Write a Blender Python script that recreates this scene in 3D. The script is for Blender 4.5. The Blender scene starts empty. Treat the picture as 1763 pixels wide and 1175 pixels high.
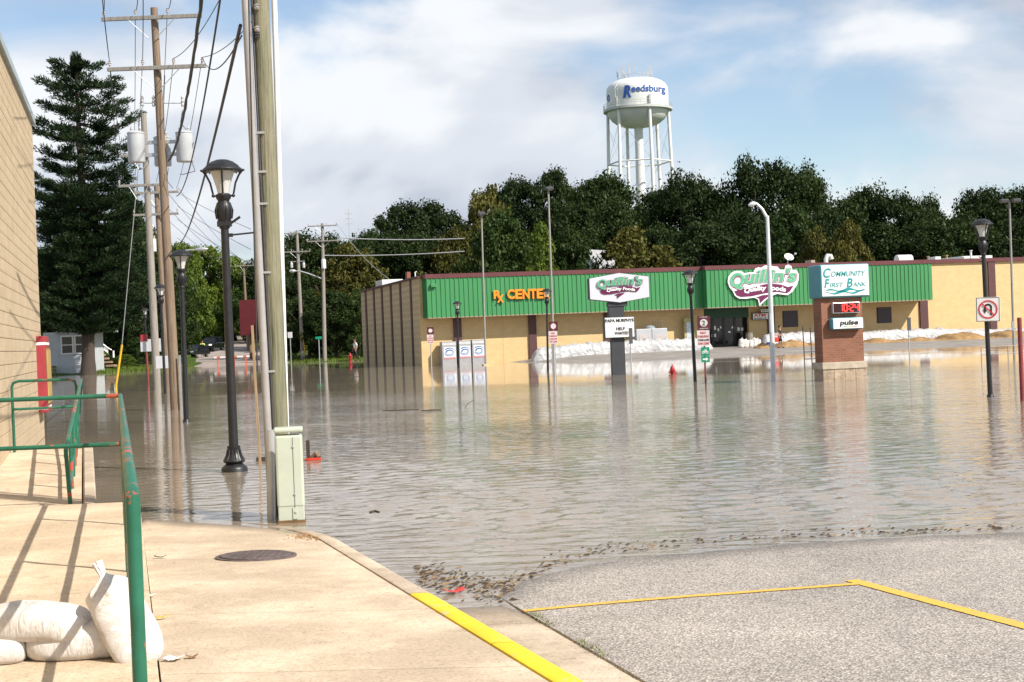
import bpy, bmesh, math, random
from mathutils import Vector, Matrix, noise as mnoise
R = math.radians
SC = bpy.context.scene
COL = SC.collection
random.seed(7)

# ------------------------------------------------------------------ camera
CAMZ, FPX, ROLL, HORIZ = 1.75, 2500.0, 0.040, 578.0
PITCH = (587.5 - HORIZ) / FPX
cf = Vector((0, math.cos(PITCH), -math.sin(PITCH)))
u0 = Vector((0, math.sin(PITCH), math.cos(PITCH)))
r0 = Vector((1, 0, 0))
cr = r0 * math.cos(ROLL) - u0 * math.sin(ROLL)
cu = r0 * math.sin(ROLL) + u0 * math.cos(ROLL)
CAM = Vector((0, 0, CAMZ))
cam_data = bpy.data.cameras.new('camera')
cam = bpy.data.objects.new('camera', cam_data)
COL.objects.link(cam)
m = Matrix((cr, cu, -cf)).transposed().to_4x4()
m.translation = CAM
cam.matrix_world = m
cam_data.sensor_fit = 'HORIZONTAL'
cam_data.angle = 2 * math.atan(881.5 / FPX)
cam_data.clip_start = 0.1
cam_data.clip_end = 5000
SC.camera = cam

# ------------------------------------------------------------------ world and sun
SUN_AZ, SUN_EL = 55.0, 41.0          # degrees right of straight behind the camera, elevation
sv = Vector((math.sin(R(SUN_AZ)) * math.cos(R(SUN_EL)), -math.cos(R(SUN_AZ)) * math.cos(R(SUN_EL)), math.sin(R(SUN_EL))))
wd = bpy.data.worlds.new('World')
SC.world = wd
wd.use_nodes = True
wn, wl = wd.node_tree.nodes, wd.node_tree.links
wn.clear()
def wnode(t, **kw):
    n = wn.new(t)
    for k, v in kw.items():
        setattr(n, k, v)
    return n
def wmath(op, a, b=None, clamp=False):
    n = wnode('ShaderNodeMath', operation=op, use_clamp=clamp)
    for i, v in enumerate((a, b)):
        if v is None: continue
        if isinstance(v, (int, float)): n.inputs[i].default_value = v
        else: wl.new(v, n.inputs[i])
    return n.outputs[0]
sky = wnode('ShaderNodeTexSky', sky_type='NISHITA')
sky.sun_disc = False
sky.sun_elevation = R(SUN_EL)
sky.sun_rotation = math.atan2(sv.x, sv.y)
sky.air_density = 1.0; sky.dust_density = 0.4; sky.ozone_density = 1.4
tc = wnode('ShaderNodeTexCoord')
sep = wnode('ShaderNodeSeparateXYZ'); wl.new(tc.outputs['Generated'], sep.inputs[0])
# clouds: soft heaps wider than tall; a second sample a little higher up tells tops from bases
def wnoise(dz, scale, detail, rough, dist=0.0, off=(0, 0, 0)):
    mp = wnode('ShaderNodeMapping'); wl.new(tc.outputs['Generated'], mp.inputs[0])
    mp.inputs['Location'].default_value = (off[0], off[1], off[2] + dz * 2.3); mp.inputs['Scale'].default_value = (1.0, 1.0, 2.3)
    n = wnode('ShaderNodeTexNoise'); wl.new(mp.outputs[0], n.inputs['Vector'])
    n.inputs['Scale'].default_value = scale; n.inputs['Detail'].default_value = detail
    n.inputs['Roughness'].default_value = rough; n.inputs['Distortion'].default_value = dist
    return n.outputs['Fac']
def wramp(fac, stops):
    n = wnode('ShaderNodeValToRGB'); wl.new(fac, n.inputs[0])
    n.color_ramp.interpolation = 'EASE'
    els = n.color_ramp.elements
    while len(els) < len(stops): els.new(0.5)
    for e, (p, c) in zip(els, stops):
        e.position = p; e.color = (*c, 1)
    return n.outputs[0]
OFF = (1.7, 0.35, 0.2)
n1 = wnoise(0.0, 3.1, 6, 0.50, 0.35, OFF)
n1u = wnoise(0.045, 3.1, 3, 0.45, 0.35, OFF)
mask = wramp(n1, [(0.42, (.10, .10, .10)), (0.545, (.97, .97, .97))])
lit = wmath('ADD', wmath('MULTIPLY', wmath('SUBTRACT', n1, n1u), 2.6), 0.5)
lit = wmath('ADD', wmath('MULTIPLY', lit, 0.75), wmath('MULTIPLY', wnoise(0.0, 5.5, 4, 0.5, 0.2, (3, 1, 0)), 0.25), True)
ccol = wramp(lit, [(0.30, (3.7, 4.05, 4.7)), (0.48, (5.0, 5.3, 5.8)), (0.68, (6.4, 6.55, 6.75))])
hsv = wnode('ShaderNodeMixRGB', blend_type='MULTIPLY'); hsv.inputs[0].default_value = 1
wl.new(sky.outputs[0], hsv.inputs[1]); hsv.inputs[2].default_value = (1.0, 1.0, 1.0, 1)
mix = wnode('ShaderNodeMixRGB'); wl.new(mask, mix.inputs[0]); wl.new(hsv.outputs[0], mix.inputs[1]); wl.new(ccol, mix.inputs[2])
bg = wnode('ShaderNodeBackground'); bg.inputs[1].default_value = 0.095
wl.new(mix.outputs[0], bg.inputs[0])
wo = wnode('ShaderNodeOutputWorld'); wl.new(bg.outputs[0], wo.inputs[0])

sun_l = bpy.data.lights.new('sun', 'SUN')
sun_l.energy = 4.4; sun_l.angle = R(0.5); sun_l.color = (1.0, 0.93, 0.83)
sun_o = bpy.data.objects.new('sun', sun_l); COL.objects.link(sun_o)
sun_o.rotation_euler = (-sv).to_track_quat('-Z', 'Y').to_euler()
sun_o.location = (30, -20, 60)
SC.view_settings.view_transform = 'Standard'
SC.view_settings.look = 'None'
SC.view_settings.exposure = 0.66
SC.view_settings.gamma = 1
SC.view_settings.use_curve_mapping = False
SC.cycles.max_bounces = 6
SC.cycles.transparent_max_bounces = 8
SC.cycles.use_denoising = True

# ------------------------------------------------------------------ placing helpers
def ray(px, py):
    return cr * ((px - 881.5) / FPX) - cu * ((py - 587.5) / FPX) + cf
def W(px, py, d):
    v = ray(px, py)
    return CAM + v * (d / v.y)
def G(px, py, z=0.0):
    v = ray(px, py)
    if callable(z):
        t = (0.1 - CAMZ) / v.z
        for _ in range(12):
            p = CAM + v * t
            t = (z(p.x, p.y) - CAMZ) / v.z
        return CAM + v * t
    return CAM + v * ((z - CAMZ) / v.z)
def RP(px, py, o, n):                      # meet the plane through o with normal n
    v = ray(px, py)
    return CAM + v * ((o - CAM).dot(n) / v.dot(n))
GA = R(14.8)
A = Vector((-math.sin(GA), math.cos(GA), 0))     # along the street, away
B = Vector((math.cos(GA), math.sin(GA), 0))      # across the street, right
def sstep(a, b, x):
    t = max(0, min(1, (x - a) / (b - a))); return t * t * (3 - 2 * t)
def lerp_tab(tab, x):
    if x <= tab[0][0]: return tab[0][1]
    for (a, b), (c, d) in zip(tab, tab[1:]):
        if x <= c: return b + (d - b) * (x - a) / (c - a)
    return tab[-1][1]

# ------------------------------------------------------------------ materials
MATS = {}
def mat(name, col, rough=0.6, var=0.0, scale=3.0, bump=0.0, bscale=None, metal=0.0, emit=None, spec=0.5, col2=None, detail=4, stretch=None, trans=0.0, alpha=None):
    if name in MATS: return MATS[name]
    mt = bpy.data.materials.new(name); mt.use_nodes = True
    nt = mt.node_tree; n = nt.nodes; l = nt.links
    p = n['Principled BSDF']
    p.inputs['Base Color'].default_value = (*col, 1)
    p.inputs['Roughness'].default_value = rough
    p.inputs['Metallic'].default_value = metal
    p.inputs['Specular IOR Level'].default_value = spec
    if trans: p.inputs['Transmission Weight'].default_value = trans
    if alpha is not None: p.inputs['Alpha'].default_value = alpha
    if emit:
        p.inputs['Emission Color'].default_value = (*col, 1); p.inputs['Emission Strength'].default_value = emit
    if var or bump:
        t = n.new('ShaderNodeTexCoord'); src = t.outputs['Object']
        if stretch:
            mm = n.new('ShaderNodeMapping'); mm.inputs['Scale'].default_value = stretch
            l.new(src, mm.inputs[0]); src = mm.outputs[0]
    if var:
        nz = n.new('ShaderNodeTexNoise'); nz.inputs['Scale'].default_value = scale; nz.inputs['Detail'].default_value = detail
        nz.inputs['Roughness'].default_value = 0.65
        l.new(src, nz.inputs['Vector'])
        rp = n.new('ShaderNodeValToRGB'); l.new(nz.outputs['Fac'], rp.inputs[0])
        c2 = col2 or tuple(c * (1 - var) for c in col)
        c1 = col if col2 else tuple(min(1, c * (1 + var)) for c in col)
        rp.color_ramp.elements[0].position = 0.32; rp.color_ramp.elements[0].color = (*c2, 1)
        rp.color_ramp.elements[1].position = 0.68; rp.color_ramp.elements[1].color = (*c1, 1)
        l.new(rp.outputs[0], p.inputs['Base Color'])
    if bump:
        nb = n.new('ShaderNodeTexNoise'); nb.inputs['Scale'].default_value = bscale or scale * 3; nb.inputs['Detail'].default_value = 3
        l.new(src, nb.inputs['Vector'])
        b = n.new('ShaderNodeBump'); b.inputs['Strength'].default_value = bump; b.inputs['Distance'].default_value = 0.02
        l.new(nb.outputs['Fac'], b.inputs['Height']); l.new(b.outputs[0], p.inputs['Normal'])
    MATS[name] = mt
    return mt

def node_mat(name):
    mt = bpy.data.materials.new(name); mt.use_nodes = True
    nt = mt.node_tree
    return mt, nt.nodes, nt.links, nt.nodes['Principled BSDF']
def nz(n, l, src, scale, detail=4, rough=0.6, dist=0.0):
    t = n.new('ShaderNodeTexNoise'); t.inputs['Scale'].default_value = scale; t.inputs['Detail'].default_value = detail
    t.inputs['Roughness'].default_value = rough; t.inputs['Distortion'].default_value = dist
    l.new(src, t.inputs['Vector']); return t.outputs['Fac']
def mapping(n, l, src, scale=(1, 1, 1), rot=(0, 0, 0), loc=(0, 0, 0)):
    mm = n.new('ShaderNodeMapping'); mm.inputs['Scale'].default_value = scale; mm.inputs['Rotation'].default_value = rot; mm.inputs['Location'].default_value = loc
    l.new(src, mm.inputs[0]); return mm.outputs[0]
def rampn(n, l, fac, stops, ease=False):
    t = n.new('ShaderNodeValToRGB'); l.new(fac, t.inputs[0]); e = t.color_ramp.elements
    if ease: t.color_ramp.interpolation = 'EASE'
    while len(e) < len(stops): e.new(0.5)
    for q, (p, c) in zip(e, stops):
        q.position = p; q.color = (*c, 1) if isinstance(c, (tuple, list)) else (c, c, c, 1)
    return t.outputs[0]
def mth(n, l, op, a, b=None, clamp=False):
    t = n.new('ShaderNodeMath'); t.operation = op; t.use_clamp = clamp
    for i, v in enumerate((a, b)):
        if v is None: continue
        if isinstance(v, (int, float)): t.inputs[i].default_value = v
        else: l.new(v, t.inputs[i])
    return t.outputs[0]
def mixc(n, l, f, a, b, mode='MIX'):
    t = n.new('ShaderNodeMixRGB'); t.blend_type = mode
    for i, v in enumerate((f, a, b)):
        if isinstance(v, (int, float)): t.inputs[i].default_value = v
        elif isinstance(v, tuple): t.inputs[i].default_value = (*v, 1)
        else: l.new(v, t.inputs[i])
    return t.outputs[0]
def bumpn(n, l, h, strength, dist, nrm=None):
    b = n.new('ShaderNodeBump'); b.inputs['Distance'].default_value = dist
    if isinstance(strength, (int, float)): b.inputs['Strength'].default_value = strength
    else: l.new(strength, b.inputs['Strength'])
    l.new(h, b.inputs['Height'])
    if nrm is not None: l.new(nrm, b.inputs['Normal'])
    return b.outputs[0]

# ------------------------------------------------------------------ mesh builder
class MB:
    def __init__(self): self.v = []; self.f = []; self.fm = []
    def add(self, vs, fs, mi=0):
        o = len(self.v); self.v += [tuple(x) for x in vs]
        for f in fs: self.f.append(tuple(i + o for i in f)); self.fm.append(mi)
        return self
    def box(self, c, s, ax=None, mi=0):
        ax = ax or (Vector((1, 0, 0)), Vector((0, 1, 0)), Vector((0, 0, 1)))
        c = Vector(c); vs = []
        for k in (-.5, .5):
            for j in (-.5, .5):
                for i in (-.5, .5):
                    vs.append(c + ax[0] * s[0] * i + ax[1] * s[1] * j + ax[2] * s[2] * k)
        return self.add(vs, [(0, 2, 3, 1), (4, 5, 7, 6), (0, 1, 5, 4), (2, 6, 7, 3), (0, 4, 6, 2), (1, 3, 7, 5)], mi)
    def tube(self, pts, r, n=8, cap=True, mi=0):
        pts = [Vector(p) for p in pts]
        rs = r if isinstance(r, (list, tuple)) else [r] * len(pts)
        vs = []; fs = []
        d0 = (pts[1] - pts[0]).normalized()
        ref = Vector((0, 0, 1)) if abs(d0.z) < 0.9 else Vector((1, 0, 0))
        x = d0.cross(ref).normalized()
        for i, p in enumerate(pts):
            d = (pts[min(i + 1, len(pts) - 1)] - pts[max(i - 1, 0)]).normalized()
            x = (x - d * x.dot(d)).normalized(); y = d.cross(x)
            for k in range(n):
                a = 2 * math.pi * k / n
                vs.append(p + (x * math.cos(a) + y * math.sin(a)) * rs[i])
        for i in range(len(pts) - 1):
            for k in range(n):
                a, b = i * n + k, i * n + (k + 1) % n
                fs.append((a, b, b + n, a + n))
        if cap:
            fs.append(tuple(reversed(range(n)))); fs.append(tuple(range((len(pts) - 1) * n, len(pts) * n)))
        return self.add(vs, fs, mi)
    def lathe(self, prof, n=16, c=(0, 0, 0), mi=0, cap=True):
        c = Vector(c); vs = []; fs = []
        for r, z in prof:
            for k in range(n):
                a = 2 * math.pi * k / n
                vs.append(c + Vector((r * math.cos(a), r * math.sin(a), z)))
        for i in range(len(prof) - 1):
            for k in range(n):
                a, b = i * n + k, i * n + (k + 1) % n
                fs.append((a, b, b + n, a + n))
        if cap:
            fs.append(tuple(reversed(range(n)))); fs.append(tuple(range((len(prof) - 1) * n, len(prof) * n)))
        return self.add(vs, fs, mi)
    def prism(self, poly, o, ex, ey, t, mi=0):
        """poly of 2d points in the frame o + ex*x + ey*y, thickened by vector t"""
        o = Vector(o); n = len(poly)
        vs = [o + ex * x + ey * y for x, y in poly]; vs += [p + t for p in vs]
        fs = [tuple(reversed(range(n))), tuple(range(n, 2 * n))]
        for i in range(n):
            j = (i + 1) % n; fs.append((i, j, j + n, i + n))
        return self.add(vs, fs, mi)
    def grid(self, nx, ny, fn, mi=0):
        vs = [fn(i / nx, j / ny) for j in range(ny + 1) for i in range(nx + 1)]
        fs = [(j * (nx + 1) + i, j * (nx + 1) + i + 1, (j + 1) * (nx + 1) + i + 1, (j + 1) * (nx + 1) + i) for j in range(ny) for i in range(nx)]
        return self.add(vs, fs, mi)
    def mesh(self, name, mats, smooth=False):
        me = bpy.data.meshes.new(name); me.from_pydata(self.v, [], self.f)
        for mt in (mats if isinstance(mats, (list, tuple)) else [mats]): me.materials.append(mt)
        if isinstance(mats, (list, tuple)) and len(mats) > 1:
            me.polygons.foreach_set('material_index', self.fm)
        bm = bmesh.new(); bm.from_mesh(me)
        bmesh.ops.recalc_face_normals(bm, faces=bm.faces); bm.to_mesh(me); bm.free()
        if smooth:
            me.polygons.foreach_set('use_smooth', [True] * len(me.polygons))
            try: me.set_sharp_from_angle(angle=R(40))
            except Exception: pass
        me.update(); return me
    def build(self, name, mats, parent=None, smooth=False, loc=None, bevel=0.0):
        o = bpy.data.objects.new(name, self.mesh(name, mats, smooth)); COL.objects.link(o)
        if parent is not None: o.parent = parent
        if loc is not None: o.location = loc
        if bevel:
            b = o.modifiers.new('bevel', 'BEVEL'); b.width = bevel; b.segments = 2; b.limit_method = 'ANGLE'
        return o
def mobj(name, me, parent=None, loc=None, rot=None):
    o = bpy.data.objects.new(name, me); COL.objects.link(o)
    if parent is not None: o.parent = parent
    if loc is not None: o.location = loc
    if rot is not None: o.rotation_euler = rot
    return o
def tag(o, label, cat=None, group=None):
    o['label'] = label
    if cat: o['category'] = cat
    if group: o['group'] = group
    return o
def struct(o, label=None):
    o['kind'] = 'structure'
    if label: o['label'] = label
    return o
def stuff(o, label, cat=None):
    o['kind'] = 'stuff'; o['label'] = label
    if cat: o['category'] = cat
    return o
def thing(name, label, cat, loc=(0, 0, 0), rz=0.0, group=None):
    o = bpy.data.objects.new(name, None); COL.objects.link(o)
    o.empty_display_size = 0.2
    o.location = loc; o.rotation_euler = (0, 0, rz)
    return tag(o, label, cat, group)
def text_mesh(s, x0, x1, y0, y1, ext=0.005, shear=0.0, bold=0.0, mats=None, keep=False):
    """lettering as a mesh in the local xz plane (front towards -y), fitted to the box x0..x1, y0..y1"""
    cu_ = bpy.data.curves.new('lettering', 'FONT'); cu_.body = s; cu_.size = 1; cu_.extrude = 0.05
    cu_.shear = shear; cu_.offset = bold; cu_.resolution_u = 4
    o = bpy.data.objects.new('lettering', cu_); COL.objects.link(o)
    dg = bpy.context.evaluated_depsgraph_get(); dg.update()
    me = bpy.data.meshes.new_from_object(o.evaluated_get(dg))
    bpy.data.objects.remove(o); bpy.data.curves.remove(cu_)
    xs = [v.co.x for v in me.vertices]; ys = [v.co.y for v in me.vertices]
    if not xs: return me
    a, b, c, d = min(xs), max(xs), min(ys), max(ys)
    sx = (x1 - x0) / (b - a); sy = (y1 - y0) / (d - c)
    for v in me.vertices:
        z = v.co.z
        v.co = Vector((x0 + (v.co.x - a) * sx, -z / 0.05 * ext, y0 + (v.co.y - c) * sy))
    me.materials.clear()
    if mats: me.materials.append(mats)
    me.name = 'lettering'
    return me
# ================================================================== ground, water, paving
O_ST = G(727, 631, 0.0); O_ST.z = 0      # front left corner of the store at water level
def SL(px, py, out=0.0):                 # pixel -> store frame (u, v, z) on the plane "out" metres before the front wall
    p = RP(px, py, O_ST - A * out, A)
    q = p - O_ST
    return Vector((q.dot(B), q.dot(A), p.z))
def lot_z(x, y):
    q = Vector((x, y, 0)) - O_ST
    u, w = q.dot(B), -q.dot(A)
    base = -0.22 + 0.60 * sstep(2.0, 11.0, u)
    return max(-0.5, base - 0.027 * max(0, w))
SHORE = [(-900, 108), (60, 112), (160, 118), (300, 126), (335, 142), (480, 142), (520, 136), (620, 132), (700, 150), (3500, 150)]
SLOPE = [(-900, .015), (300, .015), (430, .02), (500, .05), (640, .09), (1000, .12), (1763, .10), (3500, .09)]
def gz(x, y):
    yy = max(y, 1.0)
    px = 881 + FPX * x / yy if y > 1 else 881 + x * 30
    px = max(-900, min(3500, px))
    s = lerp_tab(SHORE, px)
    if y < s - 12: z = -0.55
    elif y < s: z = -0.55 + 0.55 * (y - s + 12) / 12
    else: z = 0.028 * min(y - s, 22) + lerp_tab(SLOPE, px) * max(0, min(y - s - 22, 150)) + 0.018 * max(0, min(y - s - 22, 200))
    if y > s and z > 0.3: z += 0.15 * mnoise.noise(Vector((x * .08, y * .08, 0)))
    if y < 16: z = min(z, -0.55)
    return z
gm, gn, gl, gp = node_mat('grass_ground')
tcg = gn.new('ShaderNodeTexCoord').outputs['Object']
c1 = rampn(gn, gl, nz(gn, gl, tcg, 0.9, 6, .7), [(0.3, (.030, .045, .012)), (0.55, (.06, .10, .018)), (0.75, (.10, .14, .03))])
gl.new(c1, gp.inputs['Base Color']); gp.inputs['Roughness'].default_value = 0.95; gp.inputs['Specular IOR Level'].default_value = 0.1
gl.new(bumpn(gn, gl, nz(gn, gl, tcg, 9, 4), 0.6, 0.12), gp.inputs['Normal'])
mb = MB()
xs = [-900, -500, -300, -200] + [-150 + 3 * i for i in range(101)] + [200, 300, 500, 900]
ys = [-80, -20, 16, 40, 70, 95] + [100 + 2 * i for i in range(60)] + [225 + 8 * i for i in range(25)] + [450, 600, 900, 1500]
def gfn(s, t):
    x = xs[round(s * (len(xs) - 1))]; y = ys[round(t * (len(ys) - 1))]
    return (x, y, gz(x, y))
mb.grid(len(xs) - 1, len(ys) - 1, gfn)
struct(mb.build('ground', gm, smooth=True), 'grassy flood plain rising to a wooded hill')

# ---- water
wm, n, l, p = node_mat('flood_water')
geo = n.new('ShaderNodeNewGeometry').outputs['Position']
sepw = n.new('ShaderNodeSeparateXYZ'); l.new(geo, sepw.inputs[0])
X_, Y_ = sepw.outputs[0], sepw.outputs[1]
mud = rampn(n, l, nz(n, l, mapping(n, l, geo, (.10, .22, 1)), 1.0, 4, .55, .6), [(0.30, (.21, .175, .135)), (0.52, (.265, .220, .170)), (0.75, (.32, .262, .198))])
l.new(mud, p.inputs['Base Color'])
p.inputs['Roughness'].default_value = 0.045
p.inputs['IOR'].default_value = 1.33
# wind ripples: short crests, drawn out across the wind, with calm lanes between
def smooth(v, a, b):
    t = n.new('ShaderNodeMapRange'); t.interpolation_type = 'SMOOTHSTEP'
    l.new(v, t.inputs[0]); t.inputs[1].default_value = a; t.inputs[2].default_value = b
    return t.outputs[0]
wob = nz(n, l, mapping(n, l, geo, (.05, .03, 1)), 1.0, 3, .5)
yw = mth(n, l, 'ADD', Y_, mth(n, l, 'MULTIPLY', mth(n, l, 'SUBTRACT', wob, 0.5), 26.0))
far = mth(n, l, 'SUBTRACT', 1.0, smooth(yw, 44.0, 56.0))
side = mth(n, l, 'ADD', X_, mth(n, l, 'MULTIPLY', Y_, 0.205))          # lee of the bank building and the trees along the street
lee = smooth(mth(n, l, 'ADD', side, mth(n, l, 'MULTIPLY', mth(n, l, 'SUBTRACT', nz(n, l, mapping(n, l, geo, (.2, .3, 1)), 1.0, 3), 0.5), 3.0)), -1.2, 2.2)
patch = smooth(nz(n, l, mapping(n, l, geo, (.05, .30, 1)), 1.0, 4, .6), 0.35, 0.62)
amp = mth(n, l, 'MULTIPLY', far, mth(n, l, 'ADD', 0.22, mth(n, l, 'MULTIPLY', lee, 0.78)))
amp = mth(n, l, 'MULTIPLY', amp, mth(n, l, 'ADD', 0.55, mth(n, l, 'MULTIPLY', patch, 0.45)))
streak = smooth(nz(n, l, mapping(n, l, geo, (.012, .16, 1), loc=(3, 1, 0)), 1.0, 3, .55), 0.56, 0.66)
amp = mth(n, l, 'ADD', amp, mth(n, l, 'MULTIPLY', streak, 0.22))
amp = mth(n, l, 'ADD', amp, 0.010)
r1 = nz(n, l, mapping(n, l, geo, (1.5, 5.2, 1), (0, 0, R(4))), 1.0, 3, .55, .5)
r2 = nz(n, l, mapping(n, l, geo, (0.5, 1.5, 1), (0, 0, R(-7))), 1.0, 2, .5, .3)
h = mth(n, l, 'ADD', mth(n, l, 'MULTIPLY', r1, 0.020), mth(n, l, 'MULTIPLY', r2, 0.012))
l.new(bumpn(n, l, h, amp, 1.0), p.inputs['Normal'])
# the near water carries real waves: a fan of fine rows, finest towards the near shore
import numpy as np
Y0, Y1, NXW = 5.5, 64.0, 440
rows = [Y0]
while rows[-1] < Y1: rows.append(min(Y1, rows[-1] + max(.030, .0042 * rows[-1])))
yr = np.array(rows); hw = .50 * yr + 3.0
sx_ = np.linspace(-1, 1, NXW + 1)
XX = hw[:, None] * sx_[None, :]; YY = np.repeat(yr[:, None], NXW + 1, 1)
DY = np.repeat(np.maximum(.030, .0042 * yr)[:, None], NXW + 1, 1); DX = np.repeat((2 * hw / NXW)[:, None], NXW + 1, 1)
rgw = np.random.default_rng(12)
HH = np.zeros_like(XX)
def lowf(k, seed, sx, sy):
    g = np.random.default_rng(seed); f = np.zeros_like(XX)
    for _ in range(k): f += np.sin(XX * sx * g.normal() + YY * sy * g.normal() + g.uniform(0, 6.28))
    return f / math.sqrt(k / 2)
for i in range(84):
    lam = .105 * (.44 / .105) ** rgw.random(); th_ = math.pi / 2 + rgw.normal() * .42 + .10
    kx, ky = 2 * math.pi / lam * math.cos(th_), 2 * math.pi / lam * math.sin(th_)
    samp = np.minimum(np.clip(2 * math.pi / (abs(ky) + 1e-6) / (3.2 * DY) - 1, 0, 1), np.clip(2 * math.pi / (abs(kx) + 1e-6) / (3.2 * DX) - 1, 0, 1))
    wx = XX + .12 * np.sin(YY * .9 + i) ; wy = YY + .05 * np.sin(XX * 1.3 + i * 2.1)
    HH += samp * lam * np.sin(kx * wx + ky * wy + rgw.uniform(0, 6.28))
HH *= .0055
def ss(a, b, x): t = np.clip((x - a) / (b - a), 0, 1); return t * t * (3 - 2 * t)
shoreY = np.interp(XX, [-5.2, -3.7, -1.5, -.55, -.05, .45, 1.5, 4.3, 8.0], [15.0, 14.9, 13.3, 10.6, 9.7, 10.9, 11.5, 11.7, 11.7])
AMP = (1 - ss(45, 57, YY + 5 * lowf(6, 3, .10, .06))) * (.10 + .90 * ss(0.0, 3.2, YY - shoreY))
AMP *= .24 + .76 * ss(-1.0, 2.2, XX + .205 * YY + .7 * lowf(8, 5, .5, .5))
AMP *= .45 + .55 * ss(-1.0, 1.0, lowf(10, 8, .16, .55))
HH *= AMP * ss(0, .04, 1 - np.abs(sx_))[None, :] * ss(0, 2.0, Y1 - YY)
ZW = HH
NV = XX.size
co = np.stack([XX, YY, ZW], -1).reshape(-1, 3).astype(np.float32)
idx = np.arange(NV).reshape(XX.shape)
F = np.stack([idx[:-1, :-1], idx[:-1, 1:], idx[1:, 1:], idx[1:, :-1]], -1).reshape(-1, 4)
extra = np.array([(-260, Y0, 0), (-260, Y1, 0), (260, Y0, 0), (260, Y1, 0), (-260, 204, 0), (260, 204, 0), (-hw[-1], 204, 0), (hw[-1], 204, 0)], np.float32)
co = np.concatenate([co, extra]); e = NV
polys = [(e, idx[0, 0], idx[-1, 0], e + 1), (idx[0, -1], e + 2, e + 3, idx[-1, -1]), (e + 1, idx[-1, 0], e + 6, e + 4), (idx[-1, -1], e + 3, e + 5, e + 7)]
F = np.concatenate([F, np.array(polys)])
last = tuple(int(v) for v in idx[-1, :]) + (e + 7, e + 6)
me = bpy.data.meshes.new('flood_water'); me.vertices.add(len(co)); me.vertices.foreach_set('co', co.ravel())
loops = np.concatenate([F.ravel(), np.array(last)]).astype(np.int32); me.loops.add(len(loops)); me.loops.foreach_set('vertex_index', loops)
me.polygons.add(len(F) + 1); me.polygons.foreach_set('loop_start', np.concatenate([np.arange(len(F)) * 4, [len(F) * 4]]).astype(np.int32)); me.polygons.foreach_set('loop_total', np.concatenate([np.full(len(F), 4), [len(last)]]).astype(np.int32))
me.polygons.foreach_set('use_smooth', [True] * (len(F) + 1)); me.materials.append(wm); me.update(calc_edges=True)
struct(mobj('flood_water', me), 'muddy brown floodwater covering the street')

# ---- concrete
def concrete(name, col, dark):
    mt, n, l, p = node_mat(name)
    t = n.new('ShaderNodeTexCoord').outputs['Object']
    geo = n.new('ShaderNodeNewGeometry').outputs['Position']
    s = n.new('ShaderNodeSeparateXYZ'); l.new(geo, s.inputs[0])
    a = rampn(n, l, nz(n, l, t, 1.1, 7, .68), [(0.30, tuple(c * .88 for c in dark)), (0.46, dark), (0.60, col), (0.8, tuple(min(1, c * 1.08) for c in col))])
    a = mixc(n, l, 1.0, a, rampn(n, l, nz(n, l, mapping(n, l, t, (1, 1, 1), loc=(4, 2, 0)), 2.4, 5, .6, 1.0), [(0.30, .80), (0.38, 1.0)]), 'MULTIPLY')
    g = rampn(n, l, nz(n, l, t, 55, 3, .8), [(0.34, .66), (0.50, 1.0), (0.72, 1.10)])
    c = mixc(n, l, 1.0, a, g, 'MULTIPLY')
    sp = rampn(n, l, nz(n, l, t, 13, 2, .5), [(0.27, .62), (0.33, 1.0)])
    c = mixc(n, l, 0.6, c, sp, 'MULTIPLY')
    wet = n.new('ShaderNodeMapRange'); wet.inputs[1].default_value = 0.004; wet.inputs[2].default_value = 0.016
    l.new(mth(n, l, 'ADD', s.outputs[2], mth(n, l, 'MULTIPLY', nz(n, l, geo, 2.5, 4), 0.008)), wet.inputs[0])
    c = mixc(n, l, wet.outputs[0], mixc(n, l, 1.0, c, (.45, .42, .38), 'MULTIPLY'), c)
    l.new(c, p.inputs['Base Color'])
    l.new(mth(n, l, 'ADD', 0.25, mth(n, l, 'MULTIPLY', wet.outputs[0], 0.62)), p.inputs['Roughness'])
    p.inputs['Specular IOR Level'].default_value = 0.25
    hh = mth(n, l, 'ADD', mth(n, l, 'MULTIPLY', nz(n, l, t, 60, 3, .7), 0.6), mth(n, l, 'MULTIPLY', nz(n, l, t, 7, 3), 0.4))
    l.new(bumpn(n, l, hh, 0.5, 0.006), p.inputs['Normal'])
    return mt
M_CONC = concrete('sidewalk_concrete', (.62, .505, .375), (.48, .385, .28))
M_PLAT = concrete('ramp_concrete', (.63, .51, .37), (.51, .405, .285))
M_CURB = concrete('kerb_concrete', (.56, .465, .355), (.42, .34, .255))
M_JOINT = mat('joint_dirt', (.10, .075, .05), .95, .4, 20)

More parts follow.
